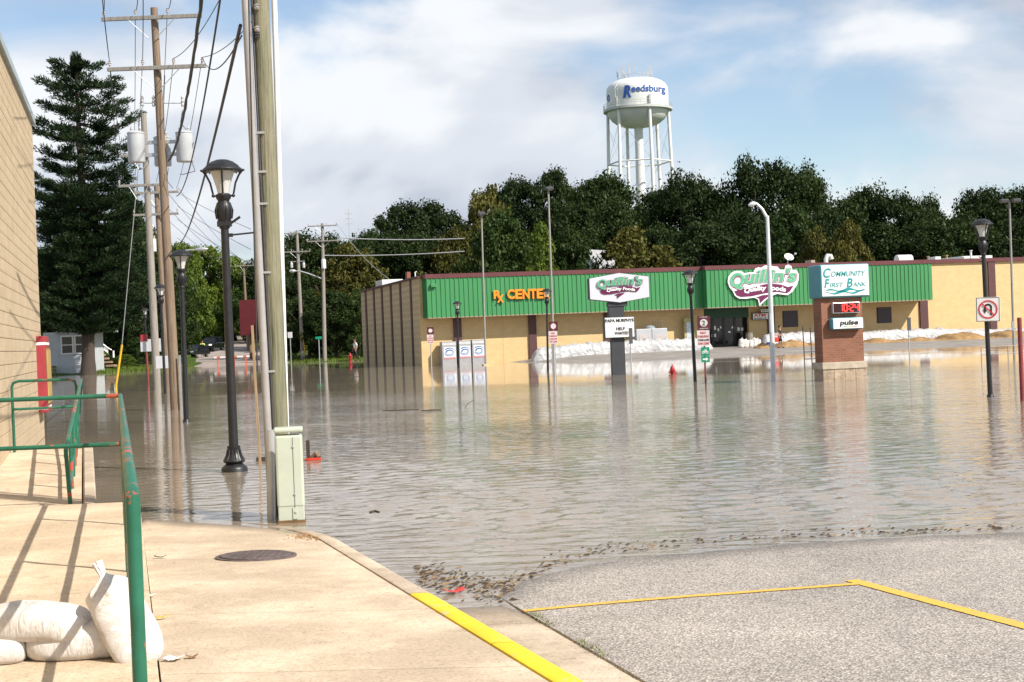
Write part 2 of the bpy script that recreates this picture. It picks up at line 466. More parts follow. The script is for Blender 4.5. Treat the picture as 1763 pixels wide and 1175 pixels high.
def sw_z(x, y): return 0.024 * (14.9 - y) - 0.0175 * (x + 3.7)
def gut_z(x, y): return 0.020 * (9.75 - y) - 0.006
CURB_PX = [(590, 917), (640, 948), (740, 1020), (860, 1090), (1010, 1175)]
def curb_pt(y):                          # sidewalk edge as a straight line along the street, eased at the corner
    P0, P1 = G(740, 1020, sw_z), G(1010, 1175, sw_z)
    t = (y - P0.y) / (P1.y - P0.y); return P0.x + (P1.x - P0.x) * t
def left_edge(y):
    P0, P1 = G(243, 899, sw_z), G(276, 1172, sw_z)
    t = (y - P0.y) / (P1.y - P0.y); return P0.x + (P1.x - P0.x) * t
side_root = bpy.data.objects.new('sidewalk', None); COL.objects.link(side_root); struct(side_root, 'cream concrete sidewalk running down into the water')
def slab(name, parent, mt, y0, y1, fl, fr, zf, gap=0.012, nx=10, ny=8, th=0.22, seed=0):
    mb = MB(); top = []
    def f(s, t):
        y = y0 + gap / 2 + (y1 - y0 - gap) * t
        x = fl(y) + gap / 2 + (fr(y) - fl(y) - gap) * s
        e = min(s * nx, (1 - s) * nx, t * ny, (1 - t) * ny)
        return Vector((x, y, zf(x, y) - (0.006 if e < 0.01 else 0)))
    mb.grid(nx, ny, f)
    nn = len(mb.v)
    rim = [i for i in range(nx + 1)] + [(j + 1) * (nx + 1) - 1 for j in range(1, ny + 1)] + [ny * (nx + 1) + i for i in range(nx - 1, -1, -1)] + [j * (nx + 1) for j in range(ny - 1, 0, -1)]
    vs = [Vector(mb.v[i]) - Vector((0, 0, th)) for i in rim]
    mb.v += [tuple(v) for v in vs]
    for k in range(len(rim)):
        k2 = (k + 1) % len(rim)
        mb.f.append((rim[k], rim[k2], nn + k2, nn + k)); mb.fm.append(0)
    mb.f.append(tuple(nn + k for k in range(len(rim)))); mb.fm.append(0)
    return mb.build(name, mt, parent)
jy = [26.0, 20.0, 17.2, G(560, 957, sw_z).y, G(640, 1049, sw_z).y, G(700, 1150, sw_z).y, 5.6, 3.4, 1.2, -1.5, -6, -12]
def corner(y):                           # rounded street corner beyond the utility cabinet
    ec = G(590, 917, sw_z)
    x = curb_pt(y) - 0.15
    if y > ec.y - 0.5: x -= 0.22 * (y - ec.y + 0.5) ** 2
    return max(x, left_edge(y) + 0.4)
for a, b in zip(jy[1:], jy):
    if b <= a: continue
    slab('paving_slab', side_root, M_CONC, a, b, lambda y: left_edge(y), corner, sw_z, nx=12, ny=10)
mb = MB(); mb.grid(2, 30, lambda s, t: (lambda y: (left_edge(y) - .02 + (corner(y) - left_edge(y) + .04) * s, y, sw_z((left_edge(y) + corner(y)) / 2, y) - 0.10))(-12 + 38 * t))
mb.build('joint_bed', M_JOINT, side_root)
# kerb with its yellow length
kerb = bpy.data.objects.new('kerb', None); COL.objects.link(kerb); struct(kerb, 'concrete kerb, painted yellow along its near length')
ym, n, l, p = node_mat('kerb_yellow_paint')
t = n.new('ShaderNodeTexCoord').outputs['Object']
wear = rampn(n, l, nz(n, l, t, 6, 6, .7), [(0.34, .0), (0.44, 1.0)])
yc = rampn(n, l, nz(n, l, t, 2.2, 4), [(0.3, (.72, .50, .005)), (0.7, (.86, .64, .012))])
l.new(mixc(n, l, wear, (.60, .48, .24), yc), p.inputs['Base Color']); p.inputs['Roughness'].default_value = 0.55
l.new(bumpn(n, l, nz(n, l, t, 70, 3), 0.4, 0.004), p.inputs['Normal'])
yk = G(745, 1022, sw_z).y
def kerb_len(y0, y1, mt):
    mb = MB(); k = 10
    def f(s, t):
        y = y0 + .004 + (y1 - y0 - .008) * t; xr = corner(y) + 0.155
        prof = [(-0.148, -0.2), (-0.148, -0.002), (-0.13, 0.004), (-0.03, 0.002), (0.0, -0.012), (0.018, -0.05), (0.03, -0.3)]
        dx, dz = prof[round(s * 6)]
        return (xr + dx, y, sw_z(xr, y) + dz + 0.004)
    mb.grid(6, k, f)
    return mb.build('kerb_stone', mt, kerb, smooth=True)
kerb_len(yk, G(640, 948, sw_z).y, M_CURB); kerb_len(G(640, 948, sw_z).y, 15.2, M_CURB)
ky = [yk, 7.75, 6.2, 4.6, 3.0, 0, -5, -12]
for a, b in zip(ky[1:], ky): kerb_len(a, b, ym)
# gutter pan
gut = bpy.data.objects.new('gutter', None); COL.objects.link(gut); struct(gut, 'tan concrete gutter pan between kerb and parking lot')
def gut_r(y):
    P0, P1 = G(872, 1033, gut_z), G(1110, 1170, gut_z)
    return P0.x + (P1.x - P0.x) * (y - P0.y) / (P1.y - P0.y)
gy = [16.0, G(640, 1050, gut_z).y + 1.7, G(830, 1040, gut_z).y, G(900, 1072, gut_z).y, G(1085, 1165, gut_z).y, 5.2, 2.6, 0, -6, -12]
gy = sorted(set(gy), reverse=True)
for a, b in zip(gy[1:], gy):
    slab('gutter_slab', gut, M_CURB, a, b, lambda y: corner(y) + 0.165, gut_r, gut_z, nx=4, ny=6, gap=0.008)
# near parking lot
am, n, l, p = node_mat('worn_asphalt')
geo = n.new('ShaderNodeNewGeometry').outputs['Position']
s = n.new('ShaderNodeSeparateXYZ'); l.new(geo, s.inputs[0])
v = n.new('ShaderNodeTexVoronoi'); v.inputs['Scale'].default_value = 70; l.new(geo, v.inputs['Vector'])
stone = rampn(n, l, v.outputs['Color'], [(0.0, (.26, .225, .195)), (0.4, (.45, .405, .365)), (0.75, (.60, .545, .49)), (1.0, (.72, .66, .60))])
tar = rampn(n, l, v.outputs['Distance'], [(0.30, 1.0), (0.62, 0.60)])
c = mixc(n, l, 1.0, stone, tar, 'MULTIPLY')
c = mixc(n, l, 1.0, c, mixc(n, l, 1.0, rampn(n, l, nz(n, l, geo, .7, 6, .65), [(0.3, .76), (0.7, 1.10)]), rampn(n, l, nz(n, l, geo, 2.6, 4, .6, .8), [(0.27, .70), (0.34, 1.0)]), 'MULTIPLY'), 'MULTIPLY')
wet = n.new('ShaderNodeMapRange'); wet.inputs[1].default_value = 0.004; wet.inputs[2].default_value = 0.015
l.new(mth(n, l, 'ADD', s.outputs[2], mth(n, l, 'MULTIPLY', nz(n, l, geo, 1.2, 5, .7), 0.012)), wet.inputs[0])
c = mixc(n, l, wet.outputs[0], mixc(n, l, 1.0, c, (.42, .40, .38), 'MULTIPLY'), c)
l.new(c, p.inputs['Base Color'])
l.new(mth(n, l, 'ADD', 0.2, mth(n, l, 'MULTIPLY', wet.outputs[0], 0.68)), p.inputs['Roughness'])
p.inputs['Specular IOR Level'].default_value = 0.2
l.new(bumpn(n, l, v.outputs['Distance'], 0.55, 0.010), p.inputs['Normal'])
def asp_z(x, y):
    d = max(0, x - gut_r(min(y, 12)))
    sh = 11.25 + 0.45 * sstep(0, 4, d) - 1.45 * math.exp(-d / 0.75) + 0.10 * mnoise.noise(Vector((x * 1.1, 3.3, 0))) + 0.04 * mnoise.noise(Vector((x * 4, 7.3, 0)))
    return 0.020 * (sh - y)
mb = MB()
mb.grid(120, 60, lambda s, t: (lambda y: (lambda x: (x, y, asp_z(x, y) - (.06 if s == 0 else 0)))(gut_r(min(y, 12)) - 0.035 + 26 * s ** 1.6))(-12 + 28 * t))
struct(mb.build('parking_lot', am, smooth=True), 'worn grey asphalt parking lot in the near corner')
lm, n, l, p = node_mat('faded_yellow_line')
t = n.new('ShaderNodeNewGeometry').outputs['Position']
wear = rampn(n, l, nz(n, l, t, 38, 5, .75), [(0.36, 0.15), (0.50, 1.0)])
l.new(mixc(n, l, wear, (.30, .25, .17), (.72, .42, .05)), p.inputs['Base Color']); p.inputs['Roughness'].default_value = 0.8
l.new(bumpn(n, l, nz(n, l, t, 70, 3), 0.6, 0.006), p.inputs['Normal'])
def line(p0, p1, w, label):
    a, b = G(*p0, asp_z), G(*p1, asp_z); d = (b - a); d.z = 0; q = Vector((-d.y, d.x, 0)).normalized() * w / 2
    mb = MB()
    def f(s, t):
        x = a + d * s + q * (2 * t - 1) * (1 + 0.10 * mnoise.noise(Vector((s * 40, t * 9, p0[0]))))
        return (x.x, x.y, asp_z(x.x, x.y) + 0.005)
    mb.grid(60, 2, f)
    return struct(mb.build('painted_line', lm), label)
line((902, 1053), (1482, 1006), 0.075, 'thin faded yellow bay line crossing the parking lot')
line((1466, 1000), (1800, 1089), 0.10, 'broad yellow bay line running to the right edge')
# store lot and far road
lotm = mat('store_lot_asphalt', (.23, .205, .185), .85, .25, .6, .3, 20)
mb = MB()
def lf(s, t):
    q = O_ST + B * (-2 + 74 * s) - A * (-0.5 + 26 * t); return (q.x, q.y, lot_z(q.x, q.y))
mb.grid(60, 30, lf); struct(mb.build('store_parking_lot', lotm, smooth=True), 'dry strip of parking lot before the grocery store')
rdm = mat('far_road_asphalt', (.30, .25, .225), .85, .2, .4)
mb = MB()
RC = [W(405, 640, 118), W(418, 630, 142), W(412, 617, 165), W(404, 607, 195), W(415, 600, 230), W(440, 595, 275)]
for q in RC: q.z = gz(q.x, q.y)
def rdf(s, t):
    k = t * (len(RC) - 1); i = min(int(k), len(RC) - 2); c = RC[i].lerp(RC[i + 1], k - i)
    x = c.x + (s - .5) * 9.5
    return (x, c.y, gz(c.x, c.y) + 0.12 + 0.05 * (1 - (2 * s - 1) ** 2))
mb.grid(6, 40, rdf); struct(mb.build('far_road', rdm, smooth=True), 'pale road climbing out of the floodwater')

# ---- ramp platform on the left
plat = bpy.data.objects.new('platform', None); COL.objects.link(plat); struct(plat, 'raised concrete walkway with scored joints beside the bank')
def pl_z(x, y): return 0.175 + 0.003 * (y - 7)
pj = [G(110, v, pl_z).y for v in (868, 893, 926, 968, 1021, 1092)] + [6.3, 4.6, 2.5, 0, -5, -12]
for a, b in zip(pj[1:], pj):
    slab('paving_slab', plat, M_PLAT, a, b, lambda y: left_edge(y) - 5.5, lambda y: left_edge(y) - 0.001, pl_z, gap=0.010, nx=10, ny=5, th=0.35)
mb = MB(); mb.grid(1, 2, lambda s, t: (left_edge(-12 + (pj[0] - .03 + 12) * t) - 5.45 + 5.40 * s, -12 + (pj[0] - .03 + 12) * t, 0.12))
mb.build('joint_bed', M_JOINT, plat)
ramp = bpy.data.objects.new('access_ramp', None); COL.objects.link(ramp); struct(ramp, 'low concrete ramp beyond the walkway along the bank wall')
RA, RB_ = G(166, 866, 0.04), G(160, 770, 0.30)
def rp_z(x, y): return 0.04 + 0.26 * (y - RA.y) / (RB_.y - RA.y)
def rr(y): return RA.x + (RB_.x - RA.x) * (y - RA.y) / (RB_.y - RA.y)
rj = [RB_.y, G(80, 789, rp_z).y, G(80, 808, rp_z).y, G(80, 826, rp_z).y, G(80, 846, rp_z).y, RA.y, RA.y - 1.0]
rj[-1] = pj[0] + 0.02 if rj[-1] < pj[0] + .02 else rj[-1]
for a, b in zip(rj[1:], rj):
    if b - a < 0.05: continue
    slab('paving_slab', ramp, M_PLAT, a, b, lambda y: rr(y) - 4.2, lambda y: rr(y) - 0.16, rp_z, nx=8, ny=5, th=0.6)
mb = MB()
def rim(s, t):
    y = rj[-1] + (RB_.y - rj[-1]) * t; prof = [(-.15, -.5), (-.15, .02), (-.13, .045), (-.02, .045), (0, .02), (.01, -.7)]
    dx, dz = prof[round(s * 5)]; return (rr(y) + dx, y, rp_z(0, y) + dz)
mb.grid(5, 12, rim); mb.build('ramp_kerb', M_CURB, ramp, smooth=True)
# ================================================================== bank building on the left
def block_mat(name, c1, c2, mortar=None, bump=0.8):
    mt, n, l, p = node_mat(name)
    t = n.new('ShaderNodeTexCoord').outputs['Object']
    a = rampn(n, l, nz(n, l, t, 2.0, 6, .7), [(0.25, c2), (0.65, c1)])
    g = rampn(n, l, nz(n, l, t, 40, 3, .8), [(0.3, .8), (0.7, 1.12)])
    tb = n.new('ShaderNodeTexBrick'); l.new(mapping(n, l, t, (1, 1, 1), (0, R(90), R(90))), tb.inputs['Vector']) if name.startswith('buff') else l.new(mapping(n, l, t, (1, 1, 1), (R(90), 0, 0)), tb.inputs['Vector'])
    tb.inputs['Scale'].default_value = 1; tb.inputs['Brick Width'].default_value = .406; tb.inputs['Row Height'].default_value = .2032; tb.inputs['Mortar Size'].default_value = .006
    tb.inputs['Color1'].default_value = (1, 1, 1, 1); tb.inputs['Color2'].default_value = (.93, .92, .90, 1); tb.inputs['Mortar'].default_value = (.86, .84, .82, 1)
    l.new(mixc(n, l, 1.0, mixc(n, l, 1.0, a, g, 'MULTIPLY'), tb.outputs['Color'], 'MULTIPLY'), p.inputs['Base Color']); p.inputs['Roughness'].default_value = .9
    hh = mth(n, l, 'ADD', nz(n, l, t, 16, 4, .7), mth(n, l, 'MULTIPLY', nz(n, l, t, 60, 3), .4))
    l.new(bumpn(n, l, hh, bump, 0.02), p.inputs['Normal'])
    return mt
M_BLOCK = block_mat('buff_split_block', (.56, .445, .30), (.45, .35, .225))
M_MORT = mat('mortar', (.44, .33, .20), .95, .2, 10)
bankc = G(77, 752, 0.0); bankc.z = 0
bank = thing('bank_building', 'buff split-face block building cropped by the left edge', 'building', bankc, GA)
# local frame: y along the wall (away is +), x to the right of the wall; wall from y=-16 to 0, its face at x=0
HB = W(58, 214, bankc.y).z
mb = MB(); mb.box((-6.03, -14, HB / 2 - .4), (12, 27.94, HB + .7)); mb.build('wall_core', M_MORT, bank)
nco = int(HB / 0.2032) + 1
hc = HB / nco
tpl = []
rnd = random.Random(3)
for i in range(nco):
    mb = MB()
    d = rnd.uniform(-.001, .0015)
    L0 = 0.0 + d
    ny_ = 40
    def cf_(s, t, i=i):
        y = -28 + 28.0 * s; pr = [(-.05, .003), (0.0, .0035), (.003, .010), (.003, hc - .010), (0.0, hc - .0035), (-.05, hc - .003)][round(t * 5)]
        return (pr[0] + d, y, i * hc + pr[1])
    mb.grid(ny_, 5, cf_)
    # return face at the far end
    mb.box((-6.0, 0.006 + d, i * hc + hc / 2), (12.0, .05, hc - .009))
    mb.build('block_course', M_BLOCK, bank)
mb = MB(); mb.box((-6.0, -14, HB + .06), (12.14, 28.14, .16)); mb.build('coping', mat('bank_coping', (.30, .36, .38), .5, .1, 3), bank, bevel=.01)
# red framed wall display
M_RED = mat('red_enamel', (.30, .030, .040), .55, .25, 2.5)
M_WHITE = mat('white_paint', (.78, .77, .75), .5, .06, 3)
yb0, yb1 = None, None
f0 = RP(62, 600, bankc, B); f1 = RP(75, 600, bankc, B)
la = (f0 - bankc).dot(A); lb = min((f1 - bankc).dot(A), -0.35)
pz0, pz1 = RP(60, 716, bankc, B).z, RP(60, 579, bankc, B).z
disp = thing('wall_display_case', 'tall red display case with white bands on the buff block wall', 'display case', bankc + A * la + Vector((0, 0, pz0)), GA)
dh = pz1 - pz0; dl = lb - la; dp = 0.30
mb = MB(); mb.box((dp / 2 - .12, dl / 2, dh / 2), (dp, dl, dh)); mb.build('case_body', M_RED, disp, bevel=.015)
for z in (dh * .90, dh * .06):
    mb = MB(); mb.box((dp / 2 - .12, dl / 2, z), (dp + .012, dl + .012, dh * .035)); mb.build('white_band', M_WHITE, disp)
M_OCHRE = mat('ochre_reflection', (.40, .27, .09), .6, .3, 6, stretch=(1, 8, .3))  # tan streaks mirrored in the case glass, put in as coloured strips
for i in range(5):
    mb = MB(); mb.box((dp - .118 + .014, dl * (.12 + .19 * i), dh * .47), (.028, dl * .15, dh * .70)); mb.build('reflected_stripe', M_OCHRE, disp)
mb = MB(); mb.box((dp - .110, dl * .5, dh * .47), (.01, dl * .98, dh * .74)); mb.build('reflection_backing', mat('ochre_dark', (.25, .17, .06), .7), disp)

# ================================================================== green railings
pm, n, l, p = node_mat('chipped_green_paint')
t = n.new('ShaderNodeNewGeometry').outputs['Position']
chip = rampn(n, l, nz(n, l, t, 3.4, 6, .68, .4), [(0.575, 0.0), (0.595, 1.0)])
base = rampn(n, l, nz(n, l, t, 5, 4), [(0.3, (.010, .095, .055)), (0.7, (.020, .150, .090))])
l.new(mixc(n, l, chip, base, (.42, .075, .045)), p.inputs['Base Color']); p.inputs['Roughness'].default_value = .38
l.new(bumpn(n, l, mth(n, l, 'ADD', nz(n, l, t, 20, 3), chip), .25, .004), p.inputs['Normal'])
M_GRN = pm
PR = 0.0245
ZR = 1.27
e1 = W(207, 682, 15.8); e0 = W(228, 850, 4.85)
ZR = (e1.z + e0.z) / 2; e1.z = e0.z = ZR
rail = thing('handrail', 'chipped green pipe handrail with bare post in the near left corner', 'railing', (e0.x, e0.y, 0.17), 0)
def rpt(*ps): return [Vector(p) - Vector((e0.x, e0.y, 0.17)) for p in ps]
ext = (e0 - e1).normalized()
near_end = e0
mb = MB(); pts = [near_end - Vector((0, 0, .10)), near_end - Vector((0, 0, .03)) , near_end + Vector((0, 0, 0)) - ext * .05] + [e0.lerp(e1, q) for q in (.2, .5, .8)] + [e1 + ext * .04, e1 - Vector((0, 0, .06)), e1 - Vector((0, 0, .2))]
mb.tube(rpt(*pts), PR, 14); mb.build('top_rail', M_GRN, rail, smooth=True)
ZM = W(207, 765, 15.8).z
mb = MB(); a_, b_ = e0.copy(), e1.copy(); a_.z = b_.z = ZM; mb.tube(rpt(a_, b_), PR * .9, 12); mb.build('mid_rail', M_GRN, rail, smooth=True)
for q in (0, .25, .5, .75, 1):
    b = e0.lerp(e1, q); mb = MB(); mb.tube(rpt(b, (b.x, b.y, pl_z(b.x, b.y) - .1)), PR, 14); mb.build('post', M_GRN, rail, smooth=True)
crr = thing('cross_rail', 'green and rust red pipe rail crossing the far end of the walkway', 'railing', (e1.x, e1.y, 0.2), 0)
lft = W(-60, 684, 15.8)
mb = MB(); mb.tube([(0 - .026, 0, ZR - .2), (lft.x - e1.x, lft.y - e1.y, ZR - .2)], PR, 12); mb.build('top_rail', M_GRN, crr, smooth=True)
mb = MB(); mb.tube([(0 - .026, 0, ZM - .2), (lft.x - e1.x, lft.y - e1.y, ZM - .2)], PR, 12); mb.build('mid_rail', M_GRN, crr, smooth=True)
mb = MB(); mb.tube([(lft.x - e1.x, lft.y - e1.y, ZR - .2), (lft.x - e1.x, lft.y - e1.y, -.05)], PR, 12); mb.build('post', M_GRN, crr, smooth=True)
# ramp railing beyond
n0b = G(121, 864, 0.06); f0b = RB_ + Vector((-.22, -.1, 0))
n0t = W(113, 774, n0b.y); f0t = W(140, 653, f0b.y)
rr_ = thing('ramp_railing', 'green picket railing climbing beside the low ramp', 'railing', n0b, 0)
def loc_(p): return Vector(p) - n0b
mb = MB(); mb.tube([loc_(n0t - Vector((0, 0, .08))), loc_(n0t.lerp(f0t, .02)), loc_(n0t.lerp(f0t, .5)), loc_(f0t)], PR, 12); mb.build('top_rail', M_GRN, rr_, smooth=True)
def rb(q): x = n0b.lerp(f0b, q); x.z = rp_z(0, x.y) - .02; return x
mb = MB(); mb.tube([loc_(rb(0) + Vector((0, 0, .18))), loc_(rb(.5).lerp(n0t.lerp(f0t, .5), .35)), loc_(rb(1).lerp(f0t, .5))], PR * .85, 10); mb.build('mid_rail', M_GRN, rr_, smooth=True)
for q in (0, .22, .42, .62, .81, 1):
    mb = MB(); mb.tube([loc_(rb(q)), loc_(n0t.lerp(f0t, q))], PR, 12); mb.build('post', M_GRN, rr_, smooth=True)
er = thing('end_railing', 'green rail hoop before the red wall display case', 'railing', f0b, 0)
lt = W(20, 657, f0b.y - .2); rt = f0t + Vector((-.09, .02, 0))
def lo2(p): return Vector(p) - f0b
mb = MB(); mb.tube([lo2((lt.x, lt.y, .2)), lo2(lt - Vector((0, 0, .1))), lo2(lt - Vector((-.02, 0, .03))), lo2(lt + Vector((.1, 0, 0))), lo2(rt - Vector((.1, 0, 0))), lo2(rt - Vector((.02, 0, .03))), lo2(rt - Vector((0, 0, .1))), lo2((rt.x, rt.y, .3))], PR * .9, 12); mb.build('hoop', M_GRN, er, smooth=True)
zm2 = W(60, 703, f0b.y).z
mb = MB(); mb.tube([lo2((lt.x, lt.y, zm2)), lo2((rt.x, rt.y, zm2))], PR * .8, 10); mb.build('mid_rail', M_GRN, er, smooth=True)

# ================================================================== sandbags in the near corner
sm, n, l, p = node_mat('woven_sandbag')
t = n.new('ShaderNodeTexCoord').outputs['Object']
wv = n.new('ShaderNodeTexWave'); wv.inputs['Scale'].default_value = 60; wv.bands_direction = 'X'; l.new(t, wv.inputs['Vector'])
wv2 = n.new('ShaderNodeTexWave'); wv2.inputs['Scale'].default_value = 60; wv2.bands_direction = 'Z'; l.new(t, wv2.inputs['Vector'])
l.new(rampn(n, l, nz(n, l, t, 6, 5, .7), [(0.28, (.52, .46, .41)), (0.58, (.72, .69, .66))]), p.inputs['Base Color'])
p.inputs['Roughness'].default_value = .75
p.inputs['Subsurface Weight'].default_value = 0.0
cre = nz(n, l, mapping(n, l, t, (3, 3, 1)), 5, 4, .6, 1.2)
hh = mth(n, l, 'ADD', mth(n, l, 'MULTIPLY', mth(n, l, 'ADD', wv.outputs['Fac'], wv2.outputs['Fac']), .05), mth(n, l, 'MULTIPLY', cre, 1.0))
l.new(bumpn(n, l, hh, .9, .03), p.inputs['Normal'])
M_BAG = sm
def bag(label, c, ln, wd, ht, rz=0, tilt=0, roll=0, seed=1, neck=0, sag=0.0, group='white sandbags on the walkway'):
    mb = MB(); nu, nv = 40, 24
    def f(s, t):
        x = 2 * s - 1; a = 2 * math.pi * t
        r = (1 - abs(x) ** 4.5) ** .42 if abs(x) < 1 else 0
        k = 1.0
        if neck and x > neck:                       # gathered neck, then the flared tuft
            q = (x - neck) / (1 - neck); k = max(.17, 1 - 1.9 * q) if q < .62 else .17 + (q - .62) * .55
            r = max(r, .55)
        if x in (-1, 1) and not (neck and x == 1): r = 0.02
        ca, sa = math.cos(a), math.sin(a)
        ca = math.copysign(abs(ca) ** .75, ca); sa = math.copysign(abs(sa) ** .85, sa)
        P = Vector((x * ln / 2, ca * wd / 2 * r * k, sa * ht / 2 * r * k))
        nn = mnoise.noise(Vector((P.x * 7 + seed * 9, P.y * 7, P.z * 7)))
        n3 = mnoise.noise(Vector((P.x * 2.2 + seed * 5, P.y * 16, P.z * 16)))
        P *= 1 + .07 * nn
        P.y *= 1 + .05 * n3; P.z *= 1 + .07 * n3
        if neck and x > neck - .35: P.y *= 1 + .22 * math.sin(a * 7 + seed) * min(1, (x - neck + .35) * 1.5); P.z *= 1 + .22 * math.cos(a * 6) * min(1, (x - neck + .35) * 1.5)
        P.z -= sag * (x * x)
        if P.z < -ht * .38 and not neck: P.z = -ht * .38 + (P.z + ht * .38) * .25
        return P
    mb.grid(nu, nv, f)
    o = mb.build('sandbag', M_BAG, smooth=True); o.location = c; o.rotation_euler = (roll, tilt, rz)
    for md in (o.modifiers.new('subsurf', 'SUBSURF'),): md.levels = 1; md.render_levels = 1
    bpy.context.view_layer.update()
    return tag(o, label, 'sandbag', group)
zb = 0.176
def on(px, py): return G(px, py, pl_z)
B1 = on(122, 1139); k1 = B1.y / FPX
bag('white sandbag lying flat at the bottom of the near pile', Vector((B1.x + .02, B1.y + .14, zb + .082)), 188 * k1, .32, .215, rz=R(3), seed=2)
B2 = W(72, 1070, B1.y + .12)
bag('full white sandbag lying on top of the near pile', Vector((B2.x - .03, B2.y, B2.z)), 200 * k1, .33, .215, rz=R(-4), tilt=R(3), seed=5, sag=.03)
B3 = on(2, 1146)
bag('white sandbag at the left edge under the upper bag', Vector((B3.x - .04, B3.y + .10, zb + .065)), 95 * k1, .28, .165, rz=R(12), seed=8)
B4 = W(212, 1078, B1.y + .10)
bag('tied white sandbag propped upright against the handrail', Vector((B4.x, B4.y, B4.z + .055)), 205 * k1, .34, .20, rz=R(-20), tilt=R(-118), seed=11, neck=.52)

# ================================================================== manhole, litter
M_IRON = mat('cast_iron', (.135, .105, .10), .7, .25, 9, .6, 60, metal=.3)
mc = G(441, 958, sw_z)
mh = thing('manhole_cover', 'brown iron manhole cover set into the sidewalk', 'manhole', (mc.x, mc.y, sw_z(mc.x, mc.y)), 0)
mh.rotation_euler = (R(-1.37), R(1.0), 0)
mb = MB(); mb.lathe([(.325, -.03), (.325, .007), (.295, .008), (.295, -.03)], 48); mb.build('frame_ring', M_IRON, mh, smooth=True)
mb = MB(); mb.lathe([(.288, -.03), (.288, .014), (.280, .018)], 48)
for i in range(-4, 5):
    for j in range(-4, 5):
        if i * i + j * j < 19: mb.box((i * .055, j * .055, .0195), (.03, .03, .004))
mb.build('lid', M_IRON, mh)
def litter(name, px, py, sx, sy, mt, label, cat, zf=sw_z, curl=.012, seed=0):
    c = G(px, py, zf); rn = random.Random(seed); ang = rn.uniform(-.5, .5)
    mb = MB()
    def f(s, t):
        x, y = (s - .5) * sx, (t - .5) * sy
        return (x * math.cos(ang) - y * math.sin(ang), x * math.sin(ang) + y * math.cos(ang), .004 + curl * (abs(2 * s - 1) ** 1.5 + .4 * math.sin(s * 9 + t * 5 + seed) ** 2))
    mb.grid(8, 5, f); o = mb.build(name, mt, smooth=True)
    o.location = (c.x, c.y, zf(c.x, c.y))
    so = o.modifiers.new('solid', 'SOLIDIFY'); so.thickness = .002
    return tag(o, label, cat)
M_PAPER = mat('paper', (.80, .79, .76), .7, .08, 20)
litter('paper_scrap', 299, 1137, .085, .075, M_PAPER, 'crumpled white paper scrap near the sandbags', 'paper', seed=3)
litter('paper_scrap', 259, 1028, .06, .05, M_PAPER, 'small white paper scrap beside the handrail post', 'paper', seed=8)
litter('candy_wrapper', 274, 1066, .10, .03, mat('yellow_wrapper', (.70, .45, .03), .4, .6, 30), 'narrow yellow and pink wrapper on the sidewalk', 'wrapper', seed=5)
litter('dry_leaf', 331, 1134, .06, .035, mat('dry_leaf', (.25, .14, .06), .8, .3, 30), 'curled brown leaf beside the paper scrap', 'leaf', seed=6)
litter('twig_leaf', 276, 961, .10, .03, mat('green_leaf', (.06, .09, .02), .7, .3, 30), 'small green leaf lying left of the manhole', 'leaf', seed=9)
litter('red_wrapper', 781, 1021, .15, .09, mat('red_wrapper', (.55, .05, .04), .45, .5, 30), 'crushed red wrapper floating at the yellow kerb', 'wrapper', zf=lambda x, y: 0.004, seed=2, curl=.02)
# dirt smear on the corner of the sidewalk and debris along the waterline
rn = random.Random(21)
mb = MB()
for i in range(130):
    px, py = 530 + rn.gauss(0, 16), 924 + rn.gauss(0, 3.0); c = G(px, py, sw_z)
    a = rn.uniform(0, 3.1); s_ = rn.uniform(.004, .013)
    ax = (Vector((math.cos(a), math.sin(a), 0)), Vector((-math.sin(a), math.cos(a), 0)), Vector((0, 0, 1)))
    mb.box((c.x, c.y, sw_z(c.x, c.y) + .003), (s_ * 2.2, s_, .005), ax)
stuff(mb.build('wood_chips', mat('chip', (.34, .19, .08), .9, .3, 40)), 'scatter of rusty wood chips at the sidewalk corner')
mb = MB()
for i in range(620):
    t_ = rn.random()
    if t_ < .55:
        px = rn.uniform(715, 885); py = 985 + (px - 715) * .20 + rn.gauss(0, 12) + 4
        if px < 760: py = min(py, 1000 + (px - 715) * .6)
    else:
        px = 880 + (rn.random() ** 1.4) * 900; q = lerp_tab([(870, 1016), (1000, 962), (1250, 934), (1763, 913), (1900, 910)], px); py = q - abs(rn.gauss(0, 5 + 8 * math.exp(-(px - 880) / 250)))
    c = G(px, py, 0.0); a = rn.gauss(0, .5); s_ = rn.uniform(.004, .012)
    ax = (Vector((math.cos(a), math.sin(a), 0)), Vector((-math.sin(a), math.cos(a), 0)), Vector((0, 0, 1)))
    e0_, e1_ = ax[0] * s_ * rn.uniform(1.0, 3.6), ax[1] * s_ * rn.uniform(.8, 2.2); c.z = .008; kk_ = rn.uniform(-.5, .5); mb.add([c - e0_, c - e1_ + e0_ * kk_, c + e0_ * 1.1 + Vector((0, 0, rn.uniform(0, .014))), c + e1_ - e0_ * kk_ * .6 + Vector((0, 0, rn.uniform(.002, .014)))], [(0, 1, 2, 3)], mi=rn.choice((0, 0, 0, 1)))
stuff(mb.build('floating_debris', [mat('debris_dark', (.055, .035, .02), .9, .4, 40), mat('debris_tan', (.22, .15, .08), .9, .4, 40)]), 'leaf and twig debris floating along the shoreline')
mb = MB()
for (px, py, w) in ((645, 883, .10), (690, 707, .9), (742, 707, .5)):
    c = G(px, py, 0); mb.tube([(c.x - w * .5, c.y, .006), (c.x, c.y + .04, .012), (c.x + w * .5, c.y - .02, .004)], .012, 5)
c = G(798, 702, 0); mb.tube([(c.x, c.y, -.05), (c.x + .12, c.y, .10), (c.x + .25, c.y, .17)], .008, 5)
stuff(mb.build('drifting_twigs', MATS['debris_dark']), 'dark twigs drifting on the open water')
